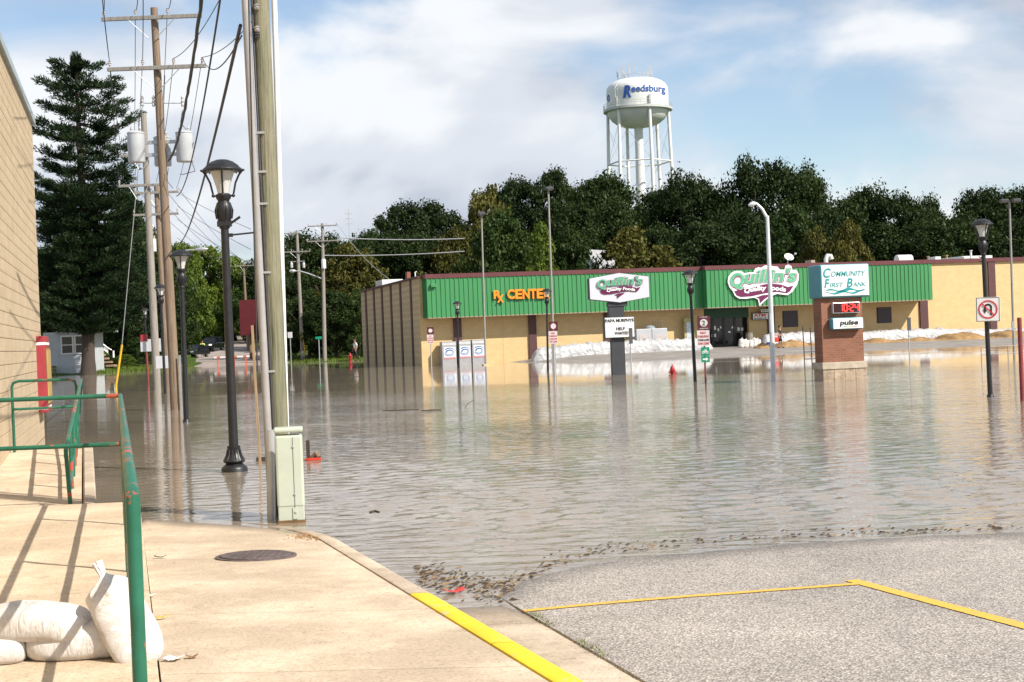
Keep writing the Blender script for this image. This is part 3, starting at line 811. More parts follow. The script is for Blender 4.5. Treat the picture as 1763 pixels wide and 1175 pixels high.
# weeds in the joint between gutter and asphalt
mb = MB()
for i in range(900):
    y = rn.uniform(6.3, 9.4); x = gut_r(y) + rn.gauss(0, .012)
    if mnoise.noise(Vector((y * 2.1, 0, 3))) < 0.02: continue
    z = gut_z(x, y); h_ = rn.uniform(.008, .035); a = rn.uniform(0, 6.3); d = Vector((math.cos(a), math.sin(a), 0))
    q = Vector((-d.y, d.x, 0)) * .005
    b0 = Vector((x, y, z - .003)); mb.add([b0 - q, b0 + q, b0 + d * h_ * .8 + Vector((0, 0, h_))], [(0, 1, 2)])
stuff(mb.build('joint_weeds', mat('weeds', (.13, .15, .03), .9, .4, 30)), 'thin line of weeds in the gutter joint')

# ================================================================== black street lamps
M_BLK = mat('black_lamp_iron', (.012, .012, .014), .42, .3, 12)
gmx, n, l, p = node_mat('lamp_globe')
p.inputs['Base Color'].default_value = (.80, .79, .76, 1); p.inputs['Roughness'].default_value = .25
p.inputs['Transmission Weight'].default_value = .35
M_GLOBE = gmx
def lamp_meshes(S):
    mbs = {}
    # dimensions for a head 0.62 m across (S = 1); z = 0 is the foot of the head
    m1 = MB(); m1.lathe([(.075, -.42), (.082, -.40), (.070, -.36), (.10, -.30), (.122, -.20), (.128, -.13), (.115, -.05), (.085, 0), (.10, .03), (.115, .05), (.115, .10), (.085, .12)], 20)
    for k in range(10):
        a = 2 * math.pi * k / 10; m1.tube([(.118 * math.cos(a), .118 * math.sin(a), -.27), (.136 * math.cos(a), .136 * math.sin(a), -.14), (.095 * math.cos(a), .095 * math.sin(a), -.02)], .010, 5)
    m2 = MB(); m2.lathe([(.085, .12), (.10, .20), (.14, .34), (.185, .46)], 20)
    m3 = MB()
    m3.lathe([(.20, .455), (.30, .46), (.31, .475), (.30, .495), (.25, .535), (.25, .545), (.17, .605), (.09, .635), (.0, .642)], 28)
    for k in range(24):
        a = 2 * math.pi * k / 24; m3.box((.285 * math.cos(a), .285 * math.sin(a), .452), (.016, .016, .02))
    m4s = []
    for k in range(4):
        a = math.pi / 2 * k + math.pi / 4 * 0
        d = Vector((math.cos(a), math.sin(a), 0)); m4 = MB()
        m4.tube([d * .105 + Vector((0, 0, .08)), d * .15 + Vector((0, 0, .09)), d * .165 + Vector((0, 0, .16)), d * .19 + Vector((0, 0, .28)), d * .245 + Vector((0, 0, .40)), d * .305 + Vector((0, 0, .475))], .016, 7)
        m4.lathe([(.0, -.03), (.026, -.015), (.03, 0), (.026, .015), (0, .03)], 8, d * .150 + Vector((0, 0, .085)), cap=False)
        m4.lathe([(.0, -.022), (.02, -.01), (.022, 0), (.02, .01), (0, .022)], 8, d * .315 + Vector((0, 0, .475)), cap=False)
        m4s.append(m4)
    return m1, m2, m3, m4s
_l = lamp_meshes(1)
ME_L = [_l[0].mesh('head_urn', M_BLK, True), _l[1].mesh('globe', M_GLOBE, True), _l[2].mesh('hood', M_BLK, True)] + [q.mesh('bracket', M_BLK, True) for q in _l[3]]
def lamp(label, base, top, hw, foot=True, rot=.15, collar=False):
    b = G(*base, 0.0) if len(base) == 2 else W(*base)
    d = b.y; S = hw * d / FPX / 0.66
    t = W(top[0], top[1], d); H = t.z
    th = thing('street_lamp', label, 'street lamp', (b.x, b.y, 0), rot, 'black street lamps')
    th.rotation_euler = (0, math.atan2(t.x - b.x, H), rot) if abs(t.x - b.x) < .3 else (0, 0, rot)
    z0 = H - .642 * S
    for nm, me in zip(('head_urn', 'globe', 'hood', 'bracket', 'bracket', 'bracket', 'bracket'), ME_L):
        o = mobj(nm, me, th, (0, 0, z0)); o.scale = (S, S, S)
    mb = MB(); bot = .38 * S if foot else -.5
    mb.lathe([(.073 * S, bot), (.060 * S, z0 - .40 * S)], 18); mb.build('pole', M_BLK, th, smooth=True)
    if foot:
        mb = MB(); q = S
        mb.lathe([(.20 * q, -.55), (.20 * q, .045 * q), (.185 * q, .075 * q), (.15 * q, .10 * q), (.125 * q, .125 * q), (.16 * q, .145 * q), (.17 * q, .165 * q), (.145 * q, .20 * q), (.105 * q, .27 * q), (.092 * q, .34 * q), (.10 * q, .36 * q), (.10 * q, .395 * q), (.075 * q, .40 * q)], 28)
        for k in range(14):
            a = 2 * math.pi * k / 14; mb.tube([(.155 * q * math.cos(a), .155 * q * math.sin(a), .175 * q), (.115 * q * math.cos(a), .115 * q * math.sin(a), .25 * q), (.095 * q * math.cos(a), .095 * q * math.sin(a), .34 * q)], .011 * q, 5)
        mb.build('fluted_base', M_BLK, th, smooth=True)
    if collar:
        mb = MB(); mb.lathe([(.10 * S, -.3), (.10 * S, .05 * S), (.085 * S, .07 * S), (.06 * S, .075 * S)], 18); mb.build('collar', M_BLK, th, smooth=True)
    return th, S, z0
lt1, S1, z1 = lamp('tall black street lamp with fluted base beside the mossy utility pole', (404, 812), (382, 275), 74)
mb = MB(); zz = W(385, 386, G(404, 812, 0).y).z
mb.box((0, 0, zz), (.20, .16, .07)); mb.tube([(.05, -.02, zz - .02), (.22, -.05, zz + .09)], .018, 8); mb.tube([(.05, 0, zz - .16), (.42, .02, zz - .13)], .013, 8); mb.box((.08, 0, zz - .16), (.06, .05, .05))
mb.build('banner_bracket', M_BLK, lt1)
lamp('second black street lamp along the left kerb, before the transformer pole', (321, 727), (311, 430), 41.5, False, collar=True)
lamp('black street lamp with taped pole just left of the transformer pole', (284.5, 678), (276, 490), 23, False)
lamp('black street lamp half hidden by grey signs at the flooded left kerb', (267, 668), (263, 516), 19.6, False)
lamp('farthest and smallest black street lamp on the left side', (254, 657), (249.5, 531), 13.7, False)
lamp('black street lamp standing before the three ice machines', (790, 634), (787, 519), 16, False)
lamp('black street lamp between the orange lettering and the hexagon sign', (943.5, 640), (941, 497), 18.4, False)
lamp('black street lamp beside the two hour parking sign', (1197, 657), (1187, 465), 28.4, False)
ltr, SR, zr = lamp('black street lamp carrying the no U-turn sign at right', (1705, 684), (1690, 377), 39, False, collar=True)
mb = MB()
for dz in (-.50, -.62): mb.tube([(-.04 * SR, 0, zr + dz * SR), (-.16 * SR, -.02, zr + (dz + .04) * SR)], .012, 6)
mb.build('banner_bracket', M_BLK, ltr)
# ================================================================== utility poles
def wood_mat(name, c1, c2, c3=None):
    mt, n, l, p = node_mat(name)
    t = n.new('ShaderNodeTexCoord').outputs['Object']
    g = mapping(n, l, t, (14, 14, .55))
    a = rampn(n, l, nz(n, l, g, 2.2, 6, .7, .4), [(0.28, c2), (0.62, c1)])
    if c3:
        b = rampn(n, l, nz(n, l, mapping(n, l, t, (3, 3, .7)), 1.3, 5, .65), [(0.42, 0.0), (0.62, 1.0)])
        a = mixc(n, l, b, a, c3)
    k = rampn(n, l, nz(n, l, mapping(n, l, t, (60, 60, 1.2)), 1.0, 3, .7), [(0.33, .45), (0.47, 1.0)])
    l.new(mixc(n, l, .75, a, k, 'MULTIPLY'), p.inputs['Base Color']); p.inputs['Roughness'].default_value = .9
    p.inputs['Specular IOR Level'].default_value = .15
    l.new(bumpn(n, l, nz(n, l, mapping(n, l, t, (40, 40, 1.2)), 1.0, 4, .7), .8, .02), p.inputs['Normal'])
    return mt
M_MOSS = wood_mat('mossy_pole_wood', (.225, .228, .150), (.105, .107, .068), (.25, .232, .165))
M_POLE = wood_mat('weathered_pole_wood', (.26, .195, .14), (.15, .105, .075))
M_POLEG = wood_mat('grey_pole_wood', (.33, .30, .265), (.19, .17, .15))
M_ARM = wood_mat('crossarm_wood', (.30, .28, .255), (.18, .165, .15))
M_GALV = mat('galvanised_steel', (.45, .46, .47), .45, .12, 6, metal=.5)
M_GREYC = mat('grey_conduit', (.30, .29, .285), .55, .12, 3)
M_PVC = mat('white_conduit', (.74, .75, .74), .5, .08, 2)
M_CABLE = mat('black_cable', (.02, .02, .022), .6)
M_CER = mat('brown_porcelain', (.42, .40, .40), .25, .2, 8)
M_STEEL = mat('dark_steel', (.05, .05, .055), .5, .2, 9)
def pole_at(base, top, d=None, z=0.0):
    b = G(*base, z) if d is None else W(base[0], base[1], d)
    t = W(top[0], top[1], b.y); return b, t
# --- mossy pole by the cabinet
b, t = pole_at((487, 890), (448, -6)); ext_t = b + (t - b) * 1.35
up1 = thing('utility_pole', 'mossy green wooden utility pole with conduits at the sidewalk end', 'utility pole', b, 0)
k = b.y / FPX
def L1(p): return Vector(p) - b
mb = MB()
pts = [L1(b + (ext_t - b) * q) for q in [i / 24 for i in range(25)]]; pts[0].z = -.6
pts = [q + Vector((.006 * mnoise.noise(Vector((i * .5, 0, 0))), 0, 0)) for i, q in enumerate(pts)]
mb.tube(pts, [.100 - .018 * i / 24 + .002 * mnoise.noise(Vector((i * .9, 3, 0))) for i in range(25)], 24); mb.build('pole_shaft', M_MOSS, up1, smooth=True)
def cond(name, px0, px1, r, dy, mt, z0, ztop_frac=1.35, y0=895, kink=None):
    p0 = W(px0, y0, b.y + dy); p1 = W(px1, 0, b.y + dy); p1 = p0 + (p1 - p0) * ztop_frac
    p0.z = z0
    mb = MB(); mb.tube([L1(p0), L1(p0.lerp(p1, .5)), L1(p1)], r, 14); return mb.build(name, mt, up1, smooth=True)
cond('grey_conduit', 470, 423, .041, -.085, M_GREYC, -.4)
cond('conduit_strap_channel', 479, 433, .012, -.09, M_STEEL, .02)
q = W(466, 740, b.y - .09); q2 = W(468, 893, b.y - .09)
mb = MB(); mb.tube([L1(q), L1(q2)], .047, 14); mb.build('conduit_guard', M_GALV, up1, smooth=True)
cond('white_conduit', 497, 472, .028, .12, M_PVC, -.3)
for (py, s_) in ((12, 1), (50, 1), (62, .8)):
    c = W(442 + py * .02, py, b.y - .11); mb = MB(); mb.lathe([(.02 * s_, -.03), (.035 * s_, -.01), (.02 * s_, .0), (.035 * s_, .015), (.01, .03)], 10, L1(c)); mb.tube([L1(c), L1(c + Vector((0, .08, -.03)))], .012, 6); mb.build('insulator', M_CER if s_ == 1 else M_STEEL, up1, smooth=True)
for py in (230, 297, 352, 470, 640):
    c = W(430 + py * .045, py, b.y - .06); mb = MB(); mb.box(L1(c) + Vector((.02, -.03, 0)), (.15, .03, .022)); mb.build('conduit_strap', M_GALV, up1)
# --- cabinet
cb = G(502, 903, sw_z); kk = cb.y / FPX
M_CAB = mat('pale_green_cabinet', (.44, .485, .405), .5, .07, 2.5)
cab = thing('utility_cabinet', 'pale green metal utility pedestal at the foot of the mossy pole', 'cabinet', (cb.x, cb.y + .02, 0), R(8))
cw = 47 * kk; ch = W(502, 737, cb.y).z
mb = MB(); mb.box((0, .13, ch * .54), (cw, .24, ch * .76)); mb.build('housing', M_CAB, cab, bevel=.022)
mb = MB(); mb.box((0, .13, ch * .975), (cw + .016, .262, ch * .05)); mb.build('cap', M_CAB, cab, bevel=.016)
mb = MB(); mb.box((0, .13, ch * .04), (cw - .012, .228, ch * .28)); mb.build('plinth', M_CAB, cab, bevel=.01)
mb = MB(); mb.box((cw * .14, .0085, ch * .53), (.004, .004, ch * .74)); mb.build('door_seam', M_STEEL, cab)
mb = MB(); mb.box((cw * .14, .011, ch * .10), (cw * .16, .010, ch * .12)); mb.build('hasp_plate', M_CAB, cab)
for z in (.80, .30, .11):
    mb = MB(); mb.lathe([(.012, 0), (.012, .010), (.006, .012)], 10); o = mb.build('bolt', M_GALV, cab, smooth=True); o.rotation_euler = (R(90), 0, 0); o.location = (cw * .155, .010, ch * z)
mb = MB(); mb.box((0, .13, .012), (cw + .004, .245, .03)); mb.build('rust_line', mat('rusty_mud', (.16, .09, .04), .9, .4, 12), cab)
# --- stake and floating plank behind the pole
s0 = G(448, 800, 0); s1 = W(447, 560, s0.y)
mb = MB(); mb.box((0, 0, s1.z / 2 - .2), (.032, .04, s1.z + .4)); o = mb.build('survey_stake', mat('raw_lumber', (.33, .23, .13), .8, .3, 6, stretch=(8, 8, .5))); o.location = (s0.x, s0.y, 0)
o.rotation_euler = (0, R(-1.0), 0); tag(o, 'thin raw lumber stake standing in water behind the conduit', 'stake')
s2 = G(537, 793, 0)
bar = thing('drifted_barricade', 'red and brown barricade wreck lying in water behind the cabinet', 'barricade', s2, 0)
mb = MB(); mb.box((.02, 0, .02), (.24, .06, .03)); mb.build('red_board', mat('barricade_red', (.60, .05, .025), .5, .25, 8), bar)
mb = MB(); mb.box((-.06, .06, .14), (.05, .05, .32)); mb.build('upright', mat('wet_lumber', (.05, .035, .025), .7, .3, 8), bar)
mb = MB(); mb.tube([(-.02, .1, .02), (.06, .08, .10), (.10, .06, .04)], .04, 7); mb.build('timber_scrap', M_POLE, bar)
mb = MB(); mb.box((-.62, .25, .03), (.5, .12, .06)); mb.build('sunken_board', MATS['wet_lumber'], bar)

def crossarm(th, c, w, rz, ins, dz=0.0, brace=.55, name='crossarm', r=.05, mt=None):
    ax = (Vector((math.cos(rz), math.sin(rz), 0)), Vector((-math.sin(rz), math.cos(rz), 0)), Vector((0, 0, 1)))
    mb = MB(); mb.box(c, (w, r * 1.8, r * 2.2), ax); a = mb.build(name, mt or M_ARM, th, bevel=.008)
    for s in (-1, 1):
        if brace:
            mb = MB(); mb.tube([c + ax[0] * s * w * .25 + ax[1] * -.03, c + Vector((0, 0, -brace)) + ax[1] * -.03 + ax[0] * s * .09], .014, 6); mb.build('brace', M_GALV, th)
    out = []
    for i in ins:
        q = c + ax[0] * i * w / 2 + Vector((0, 0, r * 1.1))
        mb = MB(); mb.lathe([(.018, 0), (.018, .06), (.05, .07), (.03, .10), (.055, .12), (.03, .15), (.045, .17), (.02, .20)], 10, q); mb.build('insulator', M_CER, th, smooth=True)
        out.append(q + Vector((0, 0, .19)) + Vector(th.location))
    return out
# --- transformer pole
b, t = pole_at((303, 706), (265, 14))
upA = thing('utility_pole', 'brown utility pole with two crossarms and three grey transformers', 'utility pole', b, 0)
def LA(p): return Vector(p) - b
mb = MB(); P0 = Vector((0, 0, -.6)); P1 = LA(t)
mb.tube([P0] + [P1 * (i / 10) for i in range(1, 11)], [.155] + [.150 - .005 * i for i in range(1, 11)], 18); mb.build('pole_shaft', M_POLE, upA, smooth=True)
kA = b.y / FPX
insA = []
for (xl, yl, xr, yr, ins) in ((178, 36, 350, 30, (-.95, -.32, .32)), (188, 122, 357, 116, (-.95, -.28, .35, .93))):
    cl, c2 = LA(W(xl, yl, b.y)), LA(W(xr, yr, b.y)); c = (cl + c2) / 2 + Vector((0, -.19, 0))
    insA.append(crossarm(upA, c, (c2 - cl).length, 0.0, ins, brace=.62))
M_TR = mat('transformer_grey', (.42, .44, .46), .45, .08, 3)
def transformer(th, c, r, h, mt=M_TR):
    mb = MB(); mb.lathe([(r * .94, 0), (r, .03), (r, h * .93), (r * 1.05, h * .94), (r * 1.05, h * .97), (r * .9, h), (r * .3, h * 1.04)], 24, c); o = mb.build('transformer', mt, th, smooth=True)
    mb = MB()
    for a in (-.5, .5):
        mb.lathe([(.02, 0), (.045, .03), (.025, .06), (.045, .09), (.02, .16)], 8, c + Vector((a * r, 0, h * 1.0)))
    mb.build('bushing', M_CER, o, smooth=True)
    mb = MB(); mb.box(c + Vector((0, r + .03, h * .75)), (.12, .08, .08)); mb.box(c + Vector((0, r + .03, h * .25)), (.12, .08, .08)); mb.build('hanger', M_GALV, o)
    return o
for (xc, y0, y1, dy) in ((238, 281, 229, -.15), (276, 284, 233, .34), (321, 280, 228, -.15)):
    c = LA(W(xc, y0, b.y)); c.y = dy; h = LA(W(xc, y1, b.y)).z - c.z
    transformer(upA, c, 14.5 * kA, h)
zc_ = LA(W(285, 255, b.y)).z
for dz in (.18, -.18):
    mb = MB(); mb.box(LA(W(279, 255, b.y)) + Vector((0, .1, dz)), (1.0, .07, .10)); mb.build('cluster_bracket', M_GALV, upA)
c0 = LA(W(284, 180, b.y))
mb = MB(); mb.tube([LA(W(240, 178, b.y)), LA(W(315, 178, b.y))], .015, 6); mb.build('fuse_bar', M_GALV, upA)
for px in (245, 264, 314):
    c = LA(W(px, 172, b.y)); mb = MB(); mb.lathe([(.03, -.20), (.05, -.15), (.03, -.1), (.05, -.05), (.03, 0), (.05, .06), (.02, .12)], 8, c); mb.build('fuse_cutout', M_CER, upA, smooth=True)
for (x0, y0, x1, y1, sg) in ((314, 190, 322, 226, .12), (245, 185, 240, 228, .08), (284, 130, 283, 232, .03), (333, 245, 336, 295, .1), (336, 295, 310, 300, .15), (290, 290, 298, 325, .12)):
    p0, p1 = LA(W(x0, y0, b.y - .2)), LA(W(x1, y1, b.y - .2)); mm_ = (p0 + p1) / 2 + Vector((-sg, 0, -.05))
    mb = MB(); mb.tube([p0, p0.lerp(mm_, .6), mm_, mm_.lerp(p1, .4), p1], .010, 5); mb.build('jumper_wire', M_CABLE, upA)
mb = MB(); c = LA(W(311, 660, b.y - .16)); mb.box(c + Vector((0, 0, .0)), (.05, .05, 1.6)); mb.build('riser_guard', M_GALV, upA)
# --- two poles behind it
def simple_pole(label, base, top, rad, mt, arms, d=None, z=0.0, lean=True):
    b, t = pole_at(base, top, d, z)
    if d is not None: b.z = gz(b.x, b.y)
    th = thing('utility_pole', label, 'utility pole', b, 0)
    mb = MB(); tt = t - b
    mb.tube([Vector((0, 0, -.6)), tt * .5, tt], [rad * 1.15, rad, rad * .82], 14); mb.build('pole_shaft', mt, th, smooth=True)
    res = []
    for (xl, yl, xr, yr, ins) in arms:
        cl, c2 = W(xl, yl, b.y) - b, W(xr, yr, b.y) - b
        res.append(crossarm(th, (cl + c2) / 2 + Vector((0, -rad - .05, 0)), (c2 - cl).length, 0, ins, brace=.6))
    return th, b, t, res
upB, bB, tB, rB = simple_pole('grey utility pole just left of the transformer pole', (271, 672), (247, 196), .15, M_POLEG, [(208, 270, 280, 267, (-.9, -.3, .9)), (206, 322, 276, 319, (-.95, -.2, .9))])
upC, bC, tC, rC = simple_pole('slim utility pole with white canister behind the transformer pole', (290, 665), (269, 318), .14, M_POLE, [(233, 334, 309, 331, (-.95, -.3, .3, .95)), (231, 372, 309, 368, (-.95, -.3, .3, .95))])
transformer(upC, W(267, 434, bC.y) - bC + Vector((0, -.35, 0)), 5.5 * bC.y / FPX, 21 * bC.y / FPX, M_WHITE)
def arm_light(th, b, p0, p1, mid, r=.03, headlen=.7, mt=None):
    a0, a1, a2 = W(*p0, b.y) - b, W(*mid, b.y) - b, W(*p1, b.y) - b
    mb = MB(); mb.tube([a0, a0.lerp(a1, .6) + Vector((0, 0, .05)), a1, a1.lerp(a2, .5)], [r, r, r, r * .9], 8); mb.build('light_arm', mt or M_GALV, th, smooth=True)
    d = (a2 - a1).normalized(); e = a1.lerp(a2, .4)
    mb = MB(); n_ = Vector((0, 1, 0)); up_ = d.cross(n_)
    mb.tube([e, e + (a2 - e) * .25, e + (a2 - e) * .7, a2], [r * 1.2, r * 2.6, r * 3.0, r * 1.2], 10); mb.build('lamp_head', mt or M_GALV, th, smooth=True)
arm_light(upC, bC, (279, 450), (358, 429), (322, 431), .035)
mb = MB(); c = W(283, 621, bC.y) - bC; mb.lathe([(.17, -.12), (.17, .12)], 14, Vector((c.x * .9, 0, c.z))); mb.build('dark_band', M_STEEL, upC)
upD, bD, tD, rD = simple_pole('distant brown utility pole right of the tall street lamp', (427, 590), (419, 452), .16, M_POLE, [(404, 459, 438, 457, (-.9, .9))], d=175)
upE, bE, tE, rE = simple_pole('grey utility pole at left of the distant pair past the mossy pole', (521, 611), (511, 399), .17, M_POLEG, [(488, 436, 535, 432, (-.95, -.4, .4, .95)), (488, 403, 513, 402, (-.9,))], d=142)
for px in (502, 523):
    c = W(px, 456, bE.y) - bE; mb = MB(); mb.lathe([(.05, -.35), (.13, -.3), (.13, .15), (.05, .25)], 10, c); mb.build('cutout', M_CER, upE, smooth=True)
mb = MB(); mb.tube([W(500, 451, bE.y) - bE, W(525, 450, bE.y) - bE], .04, 6); mb.build('fuse_bar', M_GALV, upE)
mb = MB(); mb.tube([W(521, 578, bE.y - .6) - bE, W(526, 612, bE.y - .6) - bE], .06, 6); mb.build('guy_guard', mat('guard_yellow', (.62, .38, .02), .5, .15, 4), upE)
upF, bF, tF, rF = simple_pole('pale utility pole with white canister and street light beyond the water', (559, 620), (555, 385), .17, M_POLEG, [(530, 391, 581, 388, (-.95, -.3, .3, .95)), (529, 417, 583, 414, (-.95, -.3, .3, .95))], d=136)
transformer(upF, W(558.5, 463, bF.y) - bF + Vector((0, -.4, 0)), 4 * bF.y / FPX, 15 * bF.y / FPX, M_WHITE)
arm_light(upF, bF, (554, 480), (498, 467), (516, 467), .06)

# ================================================================== wires
def wire(label, p0, p1, sag, r=.012, mt=None, n_=14, lump=0.0, name='power_line'):
    p0, p1 = Vector(p0), Vector(p1); mid = (p0 + p1) / 2; mb = MB(); pts = []
    for i in range(n_ + 1):
        q = i / n_; c = p0.lerp(p1, q) - Vector((0, 0, sag * 4 * q * (1 - q)))
        if lump: c += Vector((mnoise.noise(Vector((i * .9, 1, 0))), 0, mnoise.noise(Vector((i * .9, 5, 0))))) * lump
        pts.append(c - p0)
    mb.tube(pts, [r * (1 + (lump > 0) * .35 * mnoise.noise(Vector((i * 1.7, 0, 2)))) for i in range(n_ + 1)], 6)
    o = mb.build(name, mt or M_CABLE, smooth=True); o.location = p0
    return tag(o, label, 'cable', 'overhead lines')
near_off = Vector((5.5, -38, 1.5))
ups = insA[0] + insA[1]
nm = ['leftmost line', 'middle line', 'right line', 'leftmost line', 'inner left line', 'inner right line', 'rightmost line']
tgt = [W(179, -60, 24), W(240, -60, 24), W(300, -60, 26), W(166, -110, 24), W(246, -110, 24), W(398, -40, 26), W(470, -10, 26)]
for i, (q, tg) in enumerate(zip(ups, tgt)):
    wire('%s rising towards the viewer from the %s crossarm of the transformer pole' % (nm[i], 'upper' if i < 3 else 'lower'), q, tg, .25, .010)
ends = (rB[0] + rB[1])
for i, (q, tg) in enumerate(zip(ups, [ends[0], ends[1], ends[2], ends[3], ends[4], ends[5], rC[0][3]])):
    wire('%s hanging away from the %s crossarm to the grey pole behind' % (nm[i], 'upper' if i < 3 else 'lower'), q, tg, .35, .010)
for i in range(4):
    wire(['leftmost', 'second', 'third', 'rightmost'][i] + ' line strung from the slim pole to the distant pole', rC[0][i], W(405 + 10 * i, 456, bD.y), .8, .012)
# thick cables
wire('twisted thick cable climbing past the transformers', W(290, 277, 40.3), W(352, -40, 22), .55, .030, n_=40, lump=.025, name='twisted_cable')
wire('smooth black cable right of the twisted cable', W(304, 338, 52), W(385, -40, 20), .7, .016, n_=24, name='black_cable')
wire('black cable dipping behind the tall lamp from the mossy pole', W(310, 418, 60), W(414, 44, 15.2), .45, .020, n_=30, name='black_cable')
wire('thin cable from the mossy pole to the lower crossarm end', insA[1][3], W(416, 62, 15), .35, .010)
for i, (y0, y1) in enumerate(((395, 331), (430, 355), (455, 378), (480, 410))):
    wire(['topmost', 'second', 'third', 'lowest'][i] + ' of the faint lines crossing behind the tall lamp', W(305, y1, 100), W(432, y0, 70), .1, .012)
for i, (y0, y1) in enumerate(((416, 414), (438, 436))):
    wire(['upper', 'lower'][i] + ' long grey line before the hill trees', rF[1][3] if i == 0 else W(556, 440, bF.y), W(800, y1 - 3, 135), .15, .05, mt=M_GALV)
wire('line strung between the two distant poles', rE[0][3], rF[1][0], .3, .025)
wire('slack line dropping from the pale pole to the store', rF[0][3], W(702, 500, 118), .8, .02, mt=M_GALV)
wire('thin service wire along the conduits', W(428, 0, 14.6), W(443, 640, 14.6), -.0, .008)
# ================================================================== grocery store
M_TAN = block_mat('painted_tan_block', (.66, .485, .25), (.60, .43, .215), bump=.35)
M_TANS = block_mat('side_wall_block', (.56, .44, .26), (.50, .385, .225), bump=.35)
M_MAR = mat('maroon_paint', (.085, .032, .034), .6, .12, 2)
gm_, n, l, p = node_mat('green_metal_siding')
t = n.new('ShaderNodeTexCoord').outputs['Object']
a = rampn(n, l, nz(n, l, mapping(n, l, t, (1.5, 1, .12)), 1.2, 5, .65), [(0.3, (.036, .195, .062)), (0.7, (.050, .245, .085))])
l.new(a, p.inputs['Base Color']); p.inputs['Roughness'].default_value = .45
M_SIDING = gm_
M_BLACK = mat('black_door_frame', (.010, .009, .010), .35)
M_GLASSD = mat('dark_glass', (.012, .013, .016), .08)
st = thing('grocery_store', 'long tan block grocery store with ribbed green metal fascia', 'building', O_ST, GA)
HS = SL(728, 479).z                     # wall top
UE = 62.0                               # runs out of frame to the right
DEP = ((RP(624, 560, O_ST, B) - O_ST).dot(A))
OV, OV2 = 1.25, 1.95
uG0, uG1 = SL(734, 500, OV).x, SL(1216, 500, OV2).x
uG2 = SL(1605, 490, OV2).x
zF0, zF1 = SL(737, 546.5, OV).z, SL(737, 480, OV).z
zF0 = (zF0 + SL(1400, 524, OV2).z) / 2; zF1 = (zF1 + SL(1400, 459.5, OV2).z) / 2
zTop = max(HS, zF1) + .02
du0, du1 = SL(1213, 570).x, SL(1290, 570).x
# walls in block courses that show as separate panels between the pilasters
mb = MB(); mb.box((du0 / 2, .15, zTop / 2 - .4), (du0, .3, zTop + .8)); mb.build('front_wall', M_TAN, st)
mb = MB(); mb.box(((du1 + UE) / 2, .15, zTop / 2 - .4), (UE - du1, .3, zTop + .8)); mb.build('front_wall', M_TAN, st)
mb = MB(); mb.box(((du0 + du1) / 2, .15, (zTop + 3.05) / 2), (du1 - du0, .3, zTop - 3.05)); mb.build('front_wall', M_TAN, st)
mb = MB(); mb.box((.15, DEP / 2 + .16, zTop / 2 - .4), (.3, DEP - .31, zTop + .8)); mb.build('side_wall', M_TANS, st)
mb = MB(); mb.box((UE / 2 + .2, DEP / 2 + .2, zTop - .25), (UE - .5, DEP - .3, .3)); mb.build('roof', mat('roof_gravel', (.28, .26, .24), .95, .2, 2), st)
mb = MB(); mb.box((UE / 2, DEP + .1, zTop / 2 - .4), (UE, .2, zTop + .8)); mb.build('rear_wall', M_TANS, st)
for px in (632, 646, 660, 675.5, 692, 710):
    v_ = (RP(px, 560, O_ST, B) - O_ST).dot(A); mb = MB(); mb.box((0, v_, zTop / 2 - .35), (.11, .50 + .010 * v_, zTop + .7)); mb.build('pilaster', M_MAR, st)
mb = MB(); mb.box((.1, DEP / 2, zTop + .05), (.5, DEP + .3, .12)); mb.build('side_coping', M_MAR, st)
for px in (787, 916, 1046, 1327):
    c = SL(px, 560); mb = MB(); mb.box((c.x, -.05, zF0 / 2 - .1), (.52, .16, zF0 + .4)); mb.build('pilaster', M_MAR, st)
c = SL(1590, 545); mb = MB(); mb.box((c.x, -.05, zF0 / 2 - .1), (.62, .16, zF0 + .4)); mb.build('pilaster', M_MAR, st)
c = SL(1708, 520); mb = MB(); mb.box((c.x, -.05, zTop / 2 - .2), (.55, .16, zTop + .4)); mb.build('pilaster', M_MAR, st)
# faint block joints
for px in (865, 1395, 1450):
    c = SL(px, 560); mb = MB(); mb.box((c.x, -.002, 1.5), (.02, .012, 3.2)); mb.build('control_joint', M_MORT, st)
# ribbed fascia
def fascia(u0, u1, ov, z0, z1, end_left):
    mb = MB(); nr = max(2, round((u1 - u0) / .305)); w = (u1 - u0) / nr
    mb.box(((u0 + u1) / 2, -ov / 2 + .02, (z0 + z1) / 2), (u1 - u0 - .04, ov - .04, z1 - z0 - .01))
    for i in range(nr):
        x0 = u0 + i * w
        mb.prism([(x0, -ov + .0), (x0 + w * .10, -ov - .045), (x0 + w * .22, -ov - .045), (x0 + w * .32, -ov), (x0 + w, -ov), (x0 + w, -ov + .03), (x0, -ov + .03)], (0, 0, z0), Vector((1, 0, 0)), Vector((0, 1, 0)), Vector((0, 0, z1 - z0)))
    for xe in (u0, u1):
        for j in range(4):
            mb.box((xe + (-.02 if xe == u0 else .02), -ov + .2 + j * ov / 4.2, (z0 + z1) / 2), (.05, .06, z1 - z0))
    o = mb.build('fascia', M_SIDING, st)
    mb = MB(); mb.box(((u0 + u1) / 2, -ov / 2, z1 + .13), (u1 - u0 + .14, ov + .12, .27)); mb.build('cap_flashing', mat('maroon_flashing', (.115, .030, .034), .45, .1, 2), o)
    mb = MB(); mb.box(((u0 + u1) / 2, -ov / 2, z0 - .03), (u1 - u0, ov, .06)); mb.build('soffit', mat('soffit', (.30, .25, .17), .8), o)
fascia(uG0, uG1 - .02, OV, zF0, zF1, True)
fascia(uG1, uG2, OV2, zF0 + .0, zF1 + .0, False)
mb = MB(); mb.box(((uG2 + UE) / 2, .1, zTop + .10), (UE - uG2, .56, .26)); mb.build('parapet_cap', MATS['maroon_flashing'], st)
